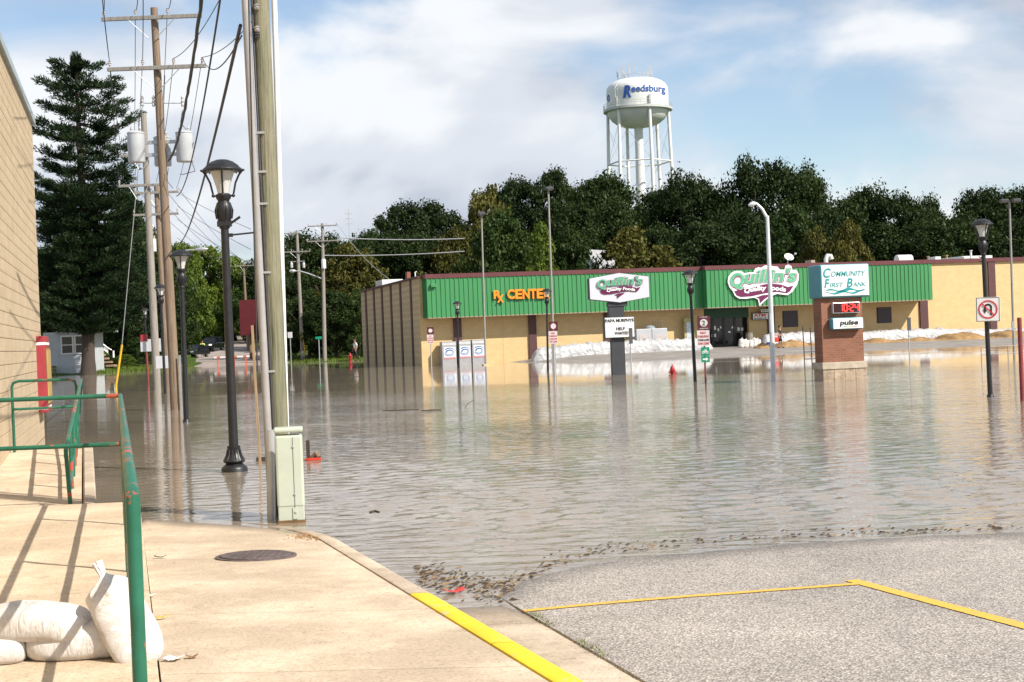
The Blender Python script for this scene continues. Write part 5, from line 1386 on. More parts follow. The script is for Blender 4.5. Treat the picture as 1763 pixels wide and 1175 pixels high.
# --- no U-turn sign on the right lamp
b = G(1705, 684, 0.0); d = b.y - .12; k = d / FPX
c = W(1701, 533, d)
ut = thing('no_u_turn_sign', 'square white no U-turn sign strapped to the right street lamp', 'sign', c, face(c) + R(3))
ut.rotation_euler = (0, R(1.2), face(c) + R(3))
sz = 39.5 * k
mb = MB(); mb.box((0, 0, 0), (sz, .012, sz * 1.06)); mb.build('sign_plate', M_WHITE, ut, bevel=.004)
mb = MB()
q = sz * .49
for (x, z, w, h) in ((0, sz * .51, sz * .96, .010), (0, -sz * .51, sz * .96, .010), (q - .01, 0, .010, sz), (-q + .01, 0, .010, sz)): mb.box((x, -.008, z), (w, .003, h))
mb.build('sign_border', M_SBLK, ut)
mb = MB(); pts = []
rr1 = sz * .40
ring = [(math.cos(a) * rr1, math.sin(a) * rr1) for a in [2 * math.pi * i / 40 for i in range(40)]]; ring2 = [(x * .86, z * .86) for x, z in ring]
for i in range(40):
    j = (i + 1) % 40; mb.prism([ring[i], ring[j], ring2[j], ring2[i]], (0, -.014, 0), Vector((1, 0, 0)), Vector((0, 0, 1)), Vector((0, .004, 0)))
mb.build('red_ring', mat('road_sign_red', (.62, .02, .03), .4), ut)
mb = MB(); a = R(-45); ax = (Vector((math.cos(a), 0, math.sin(a))), Vector((0, 1, 0)), Vector((-math.sin(a), 0, math.cos(a)))); mb.box((0, -.0165, 0), (rr1 * 1.86, .004, sz * .055), ax); mb.build('red_bar', MATS['road_sign_red'], ut)
mb = MB(); arc = [(-.13, -.02)] + [(-.13 + .13 - .13 * math.cos(q_), .10 + .11 * math.sin(q_)) for q_ in [math.pi * i / 12 for i in range(13)]] + [(.13, -.24)]
for i in range(len(arc) - 1):
    p0, p1 = Vector((arc[i][0], 0, arc[i][1])) * sz, Vector((arc[i + 1][0], 0, arc[i + 1][1])) * sz; dd = (p1 - p0)
    if dd.length < 1e-5: continue
    e = dd.normalized(); ax = (e, Vector((0, 1, 0)), e.cross(Vector((0, 1, 0)))); mb.box((p0 + p1) / 2 + Vector((0, -.0105, 0)), (dd.length + .012, .004, sz * .075), ax)
mb.prism([(-.215 * sz, -.01 * sz), (-.045 * sz, -.01 * sz), (-.13 * sz, -.19 * sz)], (0, -.0125, 0), Vector((1, 0, 0)), Vector((0, 0, 1)), Vector((0, .004, 0)))
mb.build('turn_arrow', M_SBLK, ut)

# --- post signs
M_BRN = mat('sign_maroon', (.095, .018, .025), .45, .08, 3)
M_REDPOST = mat('red_post', (.22, .035, .040), .6, .2, 5)
M_WPINK = mat('sign_pinkwhite', (.66, .58, .59), .4, .05, 3)
M_GSIGN = mat('sign_green', (.0, .26, .14), .4, .05, 3)
def parking_sign(label, base, px0, px1, ytop, ymid, ybot, post_mt, big=False, bike=None, d=None, pr=.03, ptop=None):
    b = G(*base, 0.0) if d is None else W(base[0], base[1], d); b.z = 0; k = b.y / FPX
    th = thing('parking_sign', label, 'sign', b, face(b) * .5)
    cxp = (px0 + px1) / 2
    def loc(px, y): q = W(px, y, b.y) - b; return q
    top = loc(cxp, ytop)
    mb = MB(); mb.tube([(0, .03, -.5), (top.x, .03, top.z - .05)], pr, 8); mb.build('post', post_mt, th)
    w = (px1 - px0) * k; a0, a1, a2 = loc(cxp, ytop), loc(cxp, ymid), loc(cxp, ybot)
    mb = MB(); mb.box((a0.x, -.01, (a0.z + a1.z) / 2), (w, .012, a0.z - a1.z)); s1 = mb.build('maroon_plate', M_BRN, th)
    mb = MB(); r_ = w * .30; mb.prism([(math.cos(2 * math.pi * i / 20) * r_ + a0.x, math.sin(2 * math.pi * i / 20) * r_ + (a0.z + a1.z) / 2) for i in range(20)], (0, -.0225, 0), Vector((1, 0, 0)), Vector((0, 0, 1)), Vector((0, .004, 0))); mb.build('white_disc', M_WPINK, s1)
    zc_ = (a0.z + a1.z) / 2
    if big:
        txt(th, '2', a0.x - r_ * .4, a0.x + r_ * .4, zc_ - r_ * .62, zc_ + r_ * .62, -.028, mat('numeral_green', (.03, .16, .08), .5), .02)
        txt(th, '2 HOUR', a0.x - w * .3, a0.x + w * .3, a0.z - w * .13, a0.z - w * .04, -.021, M_WPINK, .01); txt(th, 'PARKING', a0.x - w * .32, a0.x + w * .32, a1.z + w * .05, a1.z + w * .14, -.021, M_WPINK, .01)
    hh = a1.z - a2.z
    mb = MB(); mb.box((a1.x + (a2.x - a1.x) / 2, -.01, (a1.z + a2.z) / 2 - .01), (w * .96, .012, hh - .02)); mb.build('white_plate', M_WPINK, th)
    xx = a1.x + (a2.x - a1.x) / 2
    for i, (s_, mt) in enumerate((('NO', M_SRED), ('PARKING', M_SRED), ('12AM-6AM', M_SBLK if big else M_SRED), ('TOW ZONE', M_SRED))):
        wq = w * (.22 if i == 0 else .42); z_ = a1.z - hh * (.12 + .22 * i); txt(th, s_, xx - wq, xx + wq, z_ - hh * .13, z_, -.021, mt, .005)
    if bike:
        y0, y1, x0, x1 = bike; c0, c1 = loc((x0 + x1) / 2, y0), loc((x0 + x1) / 2, y1); bw = (x1 - x0) * k; bh = c0.z - c1.z
        mb = MB(); mb.box((c0.x, -.012, c0.z - bh * .29), (bw, .012, bh * .57)); g1 = mb.build('bike_plate', M_GSIGN, th)
        mb = MB(); mb.box((c0.x, -.012, c0.z - bh * .80), (bw, .012, bh * .38)); g2 = mb.build('arrow_plate', M_GSIGN, th)
        mb = MB()
        for s in (-1, 1):
            cx_, cz_ = c0.x + s * bw * .22, c0.z - bh * .34; rg = bw * .17
            for i in range(14):
                A0, A1 = 2 * math.pi * i / 14, 2 * math.pi * (i + 1) / 14
                mb.prism([(cx_ + math.cos(A0) * rg, cz_ + math.sin(A0) * rg), (cx_ + math.cos(A1) * rg, cz_ + math.sin(A1) * rg), (cx_ + math.cos(A1) * rg * .6, cz_ + math.sin(A1) * rg * .6), (cx_ + math.cos(A0) * rg * .6, cz_ + math.sin(A0) * rg * .6)], (0, -.022, 0), Vector((1, 0, 0)), Vector((0, 0, 1)), Vector((0, .003, 0)))
        for (xa, za, xb, zb2) in ((-.22, .34, -.08, .18), (-.08, .18, .12, .18), (.12, .18, .22, .34), (-.08, .18, 0, .34), (0, .34, .12, .18), (-.22, .34, 0, .34), (.12, .18, .1, .12)):
            p0 = Vector((c0.x + bw * xa, -.0205, c0.z - bh * za)); p1 = Vector((c0.x + bw * xb, -.0205, c0.z - bh * zb2)); e = (p1 - p0).normalized(); mb.box((p0 + p1) / 2, ((p1 - p0).length, .003, bw * .06), (e, Vector((0, 1, 0)), e.cross(Vector((0, 1, 0)))))
        mb.build('bike_symbol', M_WHITE, g1)
        mb = MB(); zc3 = c0.z - bh * .80; mb.prism([(c0.x - bw * .32, zc3 - bh * .05), (c0.x + bw * .05, zc3 - bh * .05), (c0.x + bw * .05, zc3 - bh * .12), (c0.x + bw * .36, zc3), (c0.x + bw * .05, zc3 + bh * .12), (c0.x + bw * .05, zc3 + bh * .05), (c0.x - bw * .32, zc3 + bh * .05)], (0, -.022, 0), Vector((1, 0, 0)), Vector((0, 0, 1)), Vector((0, .003, 0))); mb.build('arrow_symbol', M_WHITE, g2)
    return th
parking_sign('two hour parking sign with green bike route plates on a red post', (1215, 659), 1200, 1222, 544.5, 568, 596, M_REDPOST, True, (598, 624, 1206.5, 1221))
parking_sign('maroon and white parking sign before the store corner', (743, 636), 735, 746.5, 563.5, 576, 592, M_GALV)
parking_sign('maroon and white parking sign on grey post behind the middle lamp', (955, 637), 944.5, 960, 554, 570, 592, M_GALV, pr=.05)
# edge-on markers
for (lab, px, y0, y1, yb, w) in (('slim dark sign seen edge-on right of the marquee board', 1087.5, 565, 592, 650, 7), ('slim grey sign seen edge-on before the sand piles', 1566.5, 547, 569, 630, 6)):
    b = G(px, yb, 0.0); k = b.y / FPX; th = thing('edge_on_sign', lab, 'sign', b, R(72) + face(b))
    mb = MB(); mb.tube([(0, 0, -.5), (0, 0, W(px, y0, b.y).z)], .025, 8); mb.build('post', M_GALV, th)
    z0, z1 = W(px, y1, b.y).z, W(px, y0, b.y).z; mb = MB(); mb.box((0, -.03, (z0 + z1) / 2), (.42, .012, z1 - z0)); mb.build('sign_plate', M_DGREY, th)
b = G(1760.5, 691, 0.0); mb = MB(); mb.tube([(0, 0, -.5), (0, 0, 1), (0, 0, W(1758, 547, b.y).z)], .045, 10); o = mb.build('red_post', M_REDPOST, smooth=True); o.location = b; tag(o, 'bare dull red post at the right edge', 'post')
# --- light poles
def box_light(label, base, top, heads, d=None, r=.06, bz=None):
    b = G(*base, 0.0) if d is None else W(base[0], base[1], d)
    z0 = lot_z(b.x, b.y) if d is not None else 0
    b.z = z0; t = W(top[0], top[1], b.y); th = thing('parking_light', label, 'lamp post', b, 0); tt = t - b
    mb = MB(); mb.tube([(0, 0, -.4), tt * .5, tt], [r * 1.1, r, r * .85], 10); mb.build('pole', M_GPOLE, th, smooth=True)
    for (dx, rz, tilt) in heads:
        mb = MB(); mb.box((0, 0, 0), (.40, .34, .18)); o = mb.build('lamp_head', M_STEEL, th, bevel=.03); o.location = tt + Vector((dx, -.1, .05)); o.rotation_euler = (R(tilt), R(-14 if abs(dx) < .1 else 0), R(rz))
    return th, b
M_GPOLE = mat('grey_light_pole', (.26, .25, .235), .55, .1, 3)
def island(label, b, w, l_):
    mb = MB(); mb.box((0, 0, .02), (w, l_, .30)); o = mb.build('kerb_island', mat('island_concrete', (.52, .40, .22), .85, .15, 3), bevel=.04); o.location = (b.x, b.y, max(-.1, lot_z(b.x, b.y))); o.rotation_euler = (0, 0, GA); tag(o, label, 'kerb island')
t1, b1 = box_light('grey parking light pole beside the ice machines', (836, 628), (829, 370), [(.0, 20, 18)], d=88.5)
island('small concrete island under the light pole by the ice machines', b1, .38, .5)
t2, b2 = box_light('taller grey parking light pole behind the orange lettering lamp', (954, 628), (944, 327), [(.05, 25, 20)], d=80)
mb = MB(); mb.box((0, 0, 1.0), (.22, .2, 1.6)); mb.build('pole_base', M_GPOLE, t2)
t3, b3 = box_light('twin headed parking light pole at the far right', (1746, 612), (1738, 348), [(-.32, 0, 0), (.32, 0, 0)], d=76)
mb = MB(); mb.box((0, 0, 1.5), (.12, .12, .5)); mb.build('junction_box', M_GALV, t3)
b = G(1332, 655, 0.0); k = b.y / FPX
slp = thing('street_light', 'white steel street light with short bent arm before the store', 'lamp post', b, 0)
M_WST = mat('pale_steel', (.62, .66, .68), .4, .08, 3, metal=.2)
t_ = W(1321, 372, b.y) - b
mb = MB(); mb.tube([(0, 0, -.5), t_ * .5, t_], [.088, .072, .055], 16); mb.build('pole', M_WST, slp, smooth=True)
mb = MB(); mb.tube([t_ + Vector((0, 0, -.08)), W(1312, 360, b.y) - b, W(1303, 351.5, b.y) - b, W(1298, 350.5, b.y) - b], [.05, .045, .042, .04], 10); mb.build('light_arm', M_WST, slp, smooth=True)
mb = MB(); mb.tube([W(1302, 350.5, b.y) - b, W(1298, 351, b.y) - b, W(1293, 353, b.y) - b, W(1288.5, 354, b.y) - b], [.04, .075, .08, .03], 10); mb.build('lamp_head', M_WST, slp, smooth=True)
mb = MB(); q = W(1327, 556, b.y) - b; mb.box((q.x - .02, -.1, q.z), (.02, .02, .6)); mb.build('street_plate', M_WST, slp)
# --- hydrants
def hydrant(label, b, S, sub=0.0, grp=None):
    th = thing('fire_hydrant', label, 'hydrant', b, .3, grp)
    M_H = mat('hydrant_red', (.34, .016, .02), .45, .2, 6)
    mb = MB(); mb.lathe([(.13 * S, -.3), (.13 * S, .05 * S), (.10 * S, .07 * S), (.10 * S, .45 * S), (.135 * S, .46 * S), (.135 * S, .50 * S), (.11 * S, .52 * S), (.10 * S, .60 * S), (.06 * S, .68 * S), (.025 * S, .70 * S), (.025 * S, .76 * S)], 16); mb.build('barrel', M_H, th, smooth=True)
    for s in (-1, 1):
        mb = MB(); mb.tube([(s * .09 * S, 0, .40 * S), (s * .18 * S, 0, .40 * S)], .055 * S, 10); mb.build('nozzle_cap', M_H, th, smooth=True)
    mb = MB(); mb.tube([(0, -.09 * S, .36 * S), (0, -.19 * S, .36 * S)], .07 * S, 10); mb.build('pumper_cap', M_H, th, smooth=True)
    return th
b = G(1158, 644, 0.0); hydrant('red fire hydrant nearly drowned in the open water', b + Vector((0, 0, -.28)), .86)
b = W(603, 614, 131); b.z = gz(b.x, b.y); hydrant('red fire hydrant on the far kerb beside the pedestrian', b, 1.15)
# --- cart corral
b = G(1386, 634, 0.0); k = b.y / FPX; th = thing('cart_corral', 'thin dark steel cart corral frame left of the bank sign', 'corral', b, GA)
zt = W(1380, 562, b.y).z
for (x, y, z) in ((0, 0, zt), (.42, .2, zt * .96)):
    mb = MB(); mb.tube([(x, y, -.3), (x - .03, y, z)], .022, 7); mb.build('upright', M_STEEL, th)
for z in (.34, .62):
    mb = MB(); mb.tube([(0, 0, z * zt * .62), (2.6, .6, z * zt * .62)], .02, 7); mb.build('side_rail', M_STEEL, th)
b = G(1690, 622, 0.0); b.z = max(0, lot_z(b.x, b.y)); th = thing('cart_corral', 'pale steel cart corral frame right of the no U-turn sign', 'corral', b, GA)
for x in (0, 1.2, 2.4):
    mb = MB(); mb.tube([(x, 0, -.4), (x, 0, .55)], .018, 7); mb.build('upright', M_GPOLE, th)
for z in (.25, .55):
    mb = MB(); mb.tube([(0, 0, z), (2.4, 0, z)], .018, 7); mb.build('side_rail', M_GPOLE, th)
# --- left side signs
b = G(256, 668, 0.0); k = b.y / FPX
th = thing('red_sign_post', 'red flagged white sign on a red post at the flooded left kerb', 'sign', b, 0)
def lo(px, y, dy=0): return W(px, y, b.y + dy) - b
mb = MB(); mb.tube([(0, 0, -.5), lo(251, 578)], .05, 8); mb.build('post', M_REDPOST, th)
c, e = lo(243, 606), lo(262, 584); mb = MB(); mb.box(((c.x + e.x) / 2, -.06, (c.z + e.z) / 2), (e.x - c.x, .02, e.z - c.z)); mb.build('white_plate', mat('sign_back', (.52, .53, .55), .5, .06, 3), th)
c, e = lo(243, 588), lo(254.5, 576); mb = MB(); mb.box(((c.x + e.x) / 2, -.085, (c.z + e.z) / 2), (e.x - c.x, .02, e.z - c.z)); mb.build('red_plate', M_RED, th)
for (lab, x0, y0, x1, y1, pole_px, yb) in (('upper grey sign back on the lamp beside the red post', 262, 583, 276.5, 606, 268, 664), ('lower grey sign back next to the taped lamp pole', 269, 612.5, 293, 635, 294, 672)):
    b = G(pole_px, yb, 0.0); th = thing('sign_back', lab, 'sign', b, 0); c, e = W(x0, y1, b.y - .12) - b, W(x1, y0, b.y - .12) - b
    mb = MB(); mb.box(((c.x + e.x) / 2, -.12, (c.z + e.z) / 2), (e.x - c.x, .02, e.z - c.z)); mb.build('plate', MATS['sign_back'], th)
    mb = MB(); mb.tube([(.05, .0, -.5), (.03, 0, e.z)], .03, 8); mb.build('post', M_GALV, th)
p0, p1 = G(200, 672, 0.0), None; p1 = W(210, 594, p0.y); mb = MB(); mb.tube([Vector((0, 0, -.3)), (p1 - p0) * .12 + Vector((-.03, 0, 0)), p1 - p0], .05, 8); o = mb.build('guy_wire_guard', MATS['guard_yellow'], smooth=True); o.location = p0; tag(o, 'bright yellow guy wire guard leaning out of the water', 'guy guard')
wire('guy wire from the yellow guard up to the grey pole', p1, tB, .0, .02, mt=M_GALV)
b = W(432, 603, 150); b.z = gz(b.x, b.y); th = thing('red_notice_board', 'dark red notice board on a wooden post behind the tall lamp', 'sign', b, 0)
c, e = W(414.5, 578, 149.7) - b, W(443, 516, 149.7) - b
mb = MB(); mb.box(((c.x + e.x) / 2, -.3, (c.z + e.z) / 2), (e.x - c.x, .25, e.z - c.z)); mb.build('board', mat('dark_red_board', (.10, .005, .010), .7, .15, 2), th)
mb = MB(); mb.tube([(0, 0, -.3), W(430, 560, 150) - b], .16, 8); mb.build('post', M_POLE, th)
b = W(501, 614, 134); b.z = gz(b.x, b.y); th = thing('street_sign', 'small white square sign on the far grass left of the poles', 'sign', b, 0); k = b.y / FPX
z1 = W(500, 572, b.y).z - b.z; mb = MB(); mb.tube([(0, 0, -.2), (0, 0, z1)], .04, 7); mb.build('post', M_GALV, th)
mb = MB(); mb.box((-.0, -.06, z1 - 5 * k), (8 * k, .02, 10 * k)); mb.build('plate', MATS['sign_back'], th)
b = W(550, 613, 134); b.z = gz(b.x, b.y); th = thing('street_name_sign', 'green street name sign on a galvanised post across the water', 'sign', b, 0)
z1 = W(548, 582, b.y).z - b.z; mb = MB(); mb.tube([(0, 0, -.2), (0, 0, z1)], .045, 7); mb.build('post', M_GALV, th)
mb = MB(); mb.box((0, -.06, z1), (11 * k, .02, 4.4 * k)); mb.build('name_plate', M_GSIGN, th)
# barricade across the far road
for i, (px, yb) in enumerate(((385, 636), (414, 634))):
    b = G(px, yb, 0.0); b.y = b.y; d = 138; b = W(px, 628, d); b.z = 0
    th = thing('road_barricade', 'orange and white barricade %s at the flooded road end' % ('left of the tall lamp' if i == 0 else 'right of the tall lamp'), 'barricade', b, 0, 'barricades at the road end')
    for s in (-1, 1):
        mb = MB(); mb.box((s * .55, 0, .35), (.08, .2, 1.0)); mb.build('leg', mat('safety_orange', (.62, .10, .03), .5, .1, 4), th)
    mb = MB()
    for j in range(6): mb.box((-.75 + .3 * j, -.06, .78), (.29, .03, .14), mi=1 if j in (1, 4) else 0)
    mb.build('striped_board', [M_WHITE, MATS['safety_orange']], th)
# ================================================================== trees
def leaf_mat(name, c_dark, c_light, trans=.25):
    mt = bpy.data.materials.new(name); mt.use_nodes = True; n, l = mt.node_tree.nodes, mt.node_tree.links; n.clear()
    geo = n.new('ShaderNodeNewGeometry'); oi = n.new('ShaderNodeObjectInfo')
    f = nz(n, l, geo.outputs['Position'], .55, 4, .65)
    rnd_ = geo.outputs['Random Per Island']
    v = mth(n, l, 'ADD', mth(n, l, 'MULTIPLY', f, .75), mth(n, l, 'MULTIPLY', rnd_, .35))
    v = mth(n, l, 'ADD', v, mth(n, l, 'MULTIPLY', mth(n, l, 'SUBTRACT', oi.outputs['Random'], .5), .22))
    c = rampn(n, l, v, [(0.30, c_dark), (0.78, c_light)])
    d = n.new('ShaderNodeBsdfDiffuse'); l.new(c, d.inputs[0])
    t = n.new('ShaderNodeBsdfTranslucent'); l.new(mixc(n, l, 1.0, c, (1.0, 1.1, .6), 'MULTIPLY'), t.inputs[0])
    g = n.new('ShaderNodeBsdfGlossy'); g.inputs['Roughness'].default_value = .5; g.inputs[0].default_value = (.8, .85, .8, 1)
    m1 = n.new('ShaderNodeMixShader'); m1.inputs[0].default_value = trans; l.new(d.outputs[0], m1.inputs[1]); l.new(t.outputs[0], m1.inputs[2])
    m2 = n.new('ShaderNodeMixShader'); m2.inputs[0].default_value = .010; l.new(m1.outputs[0], m2.inputs[1]); l.new(g.outputs[0], m2.inputs[2])
    o = n.new('ShaderNodeOutputMaterial'); l.new(m2.outputs[0], o.inputs[0])
    return mt
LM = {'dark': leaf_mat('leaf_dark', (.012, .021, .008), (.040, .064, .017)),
      'mid': leaf_mat('leaf_mid', (.018, .034, .009), (.055, .090, .022)),
      'bright': leaf_mat('leaf_bright', (.040, .075, .010), (.160, .215, .035), .35),
      'olive': leaf_mat('leaf_olive', (.035, .040, .008), (.130, .120, .030)),
      'pine': leaf_mat('needle_green', (.008, .020, .010), (.036, .060, .022), .12),
      'spruce': leaf_mat('needle_dark', (.007, .015, .008), (.026, .044, .016), .12)}
M_BARK = mat('bark', (.060, .045, .035), .95, .35, 8, .8, 20, stretch=(4, 4, .6))
def quads_mesh(name, C, U, V, mt):
    """one leaf-shaped quad (a rhombus) per row"""
    N = len(C); v = np.empty((N, 4, 3), np.float32)
    v[:, 0] = C - U; v[:, 1] = C - V; v[:, 2] = C + U; v[:, 3] = C + V
    me = bpy.data.meshes.new(name); me.vertices.add(N * 4); me.vertices.foreach_set('co', v.ravel())
    me.loops.add(N * 4); me.loops.foreach_set('vertex_index', np.arange(N * 4, dtype=np.int32))
    me.polygons.add(N); me.polygons.foreach_set('loop_start', np.arange(0, N * 4, 4, dtype=np.int32)); me.polygons.foreach_set('loop_total', np.full(N, 4, np.int32))
    me.materials.append(mt); me.update(calc_edges=True); return me
def unit(a): return a / (np.linalg.norm(a, axis=-1, keepdims=True) + 1e-9)
def crown(seed, profile, nclump, nleaf, leaf, cr_, zmin, zmax, flat=1.0, upright=0.0, jit=.25):
    """clumps of leaves through a crown of unit height and unit width"""
    rg = np.random.default_rng(seed); Cs, Us, Vs, cl = [], [], [], []
    caps = [1.0] + [rg.uniform(.80, .98) for _ in range(5)]
    for i in range(nclump):
        z = zmin + (zmax - zmin) * rg.random() ** .85
        r = profile((z - zmin) / (zmax - zmin)) * .5
        a = rg.random() * 6.283
        if upright: z = zmin + (z - zmin) * caps[int(a / 6.284 * 6)]
        q = rg.random() ** .42
        lob = 1 + jit * math.sin(3 * a + seed) * .6 + jit * (rg.random() - .5) * 1.4
        c = np.array([math.cos(a) * r * q * lob, math.sin(a) * r * q * lob, z + (rg.random() - .5) * .04])
        R_ = cr_ * (.6 + .8 * rg.random()); cl.append((c, R_))
        d = unit(rg.normal(size=(nleaf, 3))); rad = R_ * rg.random(nleaf)[:, None] ** .40
        P = c + d * rad * np.array([1, 1, flat * .62]) + rg.normal(size=(nleaf, 3)) * R_ * .12
        if upright: P[:, 2] += np.abs(rg.normal(size=nleaf)) * upright * (rg.random(nleaf) < .35)
        nrm = unit(d * .7 + rg.normal(size=(nleaf, 3)) * .6 + np.array([0, 0, .45]))
        U = unit(np.cross(nrm, rg.normal(size=(nleaf, 3)))); V = np.cross(nrm, U)
        s = leaf * (.45 + 1.2 * rg.random(nleaf) ** 1.6)[:, None]
        Cs.append(P); Us.append(U * s); Vs.append(V * s * .62)
    return np.concatenate(Cs), np.concatenate(Us), np.concatenate(Vs), cl
def trunk_mesh(seed, cl, base=.0, top=.8, r=.028):
    rg = random.Random(seed); mb = MB(); pts = [Vector((.012 * math.sin(i * 1.3 + seed), .012 * math.cos(i * 1.7 + seed), base - .04 + (top - base + .04) * i / 8)) for i in range(9)]
    mb.tube(pts, [r * (1.25 if i == 0 else 1) * (1 - .8 * i / 8) for i in range(9)], 9)
    for c, R_ in rg.sample(cl, min(16, len(cl))):
        c = Vector(c); z0 = max(base + .12, c.z * .55); k = (z0 - base) / (top - base) * 8; p0 = pts[min(8, int(k))]
        mid = p0.lerp(c, .5) + Vector((0, 0, .03)); mb.tube([p0, mid, c], [r * .38, r * .26, r * .10], 5)
    return mb.mesh('trunk', M_BARK, True)
VAR = {}
def variant(key, seed, profile, ncl, nl, leaf, crr, zmin, zmax, mt, **kw):
    C, U, V, cl = crown(seed, profile, ncl, nl, leaf, crr, zmin, zmax, **kw)
    VAR[key] = (quads_mesh('crown', C, U, V, LM[mt]), trunk_mesh(seed, cl))
rnd_prof = lambda t: max(.08, math.sin(math.pi * min(1, (t * .88 + .10))) ** .62)
oval = lambda t: max(.06, (1 - abs(2 * t - .85) ** 2.4 / 1.6)) if t < .95 else .2
cone = lambda t: max(.03, (1 - t) ** .75 * min(1, t * 6 + .5))
spire = lambda t: max(.42, (1 - t) ** .34 * min(1, t * 3 + .70))
for i, sd in enumerate((11, 12, 13)):
    variant('dark%d' % i, sd, rnd_prof, 120, 230, .0125, .10, .08, .97, 'dark')
    variant('spiky%d' % i, sd + 20, spire, 150, 210, .0115, .085, .05, .95, 'dark', flat=1.2, upright=.022, jit=.35)
for i, sd in enumerate((41, 42)):
    variant('mid%d' % i, sd, rnd_prof, 100, 200, .0155, .10, .06, .97, 'mid')
    variant('bright%d' % i, sd + 5, rnd_prof, 100, 200, .017, .095, .05, .97, 'bright')
    variant('olive%d' % i, sd + 9, oval, 95, 190, .017, .10, .05, .97, 'olive')
variant('cone0', 61, cone, 110, 170, .015, .075, .04, .97, 'bright', flat=.8)
variant('spruce0', 63, cone, 130, 160, .014, .06, .03, .98, 'spruce', flat=.6)
def tree(label, px, ytop, wpx, d, key, name='deciduous_tree', cat='tree', grp='trees on the hill', sink=0.0, rz=None):
    t = W(px, ytop, d); z0 = gz(t.x, d) - sink; h = t.z - z0; w = wpx * d / FPX
    o = thing(name, label, cat, (t.x, d, z0), rz if rz is not None else random.uniform(0, 6.28), grp)
    ce, tr = VAR[key]
    c = mobj('crown', ce, o); w *= 1.55 if key[:5] == 'spiky' else 1.45 if key[:4] == 'dark' else 1.12; c.scale = (w * .94, w * .94, h * .985)
    k = mobj('trunk', tr, o); k.scale = (w * .94, w * .94, h * .985)
    return o
HT = [
 (640, 398, 95, 205, 'dark0', 'dark round tree at the left foot of the hill'), (690, 350, 120, 195, 'dark1', 'broad dark tree behind the left store corner'),
 (665, 400, 110, 172, 'dark2', 'dark low tree behind the store chimney'),
 (745, 348, 120, 198, 'dark2', 'dark tree left of the olive hilltop tree'), (715, 400, 120, 168, 'dark0', 'shadowy tree low behind the store roof at left'),
 (780, 398, 110, 165, 'olive1', 'dull olive tree right behind the left half of the store'),
 (835, 322, 120, 186, 'olive0', 'olive tinted tree on the left crest of the hill'), (870, 366, 150, 150, 'mid0', 'full mid green tree behind the short light pole'),
 (930, 384, 120, 143, 'cone0', 'bright green pointed tree behind the orange lettering'), (985, 395, 110, 146, 'mid1', 'mid green tree left of the white gable'),
 (890, 303, 100, 214, 'dark0', 'dark crest tree left of the taller light pole'), (948, 292, 92, 212, 'dark1', 'dark crest tree over the taller light pole'),
 (1000, 318, 100, 208, 'dark2', 'dark crest tree left of the domed crest tree'), (1035, 296, 125, 204, 'dark0', 'domed dark tree just left of the water tower'),
 (985, 350, 120, 180, 'dark1', 'dark tree mid slope left of the tower legs'), (1060, 345, 120, 176, 'dark2', 'dark tree under the water tower legs'),
 (1085, 396, 165, 145, 'olive1', 'wide olive green tree behind the hexagon sign'), (1128, 385, 90, 168, 'dark0', 'dark tree right of the tower column foot'),
 (1172, 292, 115, 176, 'spiky0', 'spiky dark tree right of the water tower'), (1235, 277, 120, 174, 'spiky1', 'tall spiky dark tree left of the highest crown'),
 (1310, 259, 125, 172, 'spiky2', 'highest spiky dark tree behind the store logo'), (1378, 276, 115, 176, 'spiky0', 'spiky dark tree right of the highest crown'),
 (1200, 385, 150, 156, 'dark1', 'broad dark tree low behind the store entrance'), (1270, 365, 140, 160, 'dark2', 'dark tree low behind the store logo'),
 (1360, 360, 140, 146, 'mid0', 'mid green tree behind the bent street light'), (1402, 392, 95, 140, 'olive0', 'yellowing tree left of the bank sign top'),
 (1458, 386, 95, 138, 'olive1', 'yellowing tree above the bank sign'), (1438, 322, 110, 168, 'spiky1', 'pointed dark tree right of the spiky group'),
 (1490, 312, 115, 170, 'spiky2', 'dark tree with twin points above the bank sign'), (1545, 330, 110, 168, 'dark0', 'dark tree above the exhaust hood'),
 (1592, 333, 80, 172, 'spiky0', 'narrow pointed dark tree over the right roof'), (1636, 340, 100, 168, 'spiky1', 'dark tree left of the no U-turn lamp'),
 (1690, 313, 115, 172, 'spiky2', 'tall pointed dark tree behind the no U-turn lamp'), (1745, 326, 115, 168, 'dark1', 'dark tree behind the twin headed light'),
 (1800, 320, 120, 170, 'spiky0', 'dark tree cut by the right edge of view'),
 (1510, 385, 150, 152, 'dark2', 'dark low tree behind the roof exhaust'), (1590, 385, 150, 150, 'dark1', 'dark low tree behind the small roof vents'),
 (1670, 380, 150, 150, 'dark0', 'dark low tree behind the long roof unit'), (1750, 378, 150, 150, 'dark2', 'dark low tree behind the far right roof'),
 (1130, 330, 100, 184, 'dark1', 'dark tree between the tower legs and the spiky trees'),
 (1420, 360, 120, 158, 'dark0', 'dark tree behind the yellowing pair'),
]
for i, (px, yt, w, d, key, lab) in enumerate(HT): tree(lab, px, yt, w, d, key)
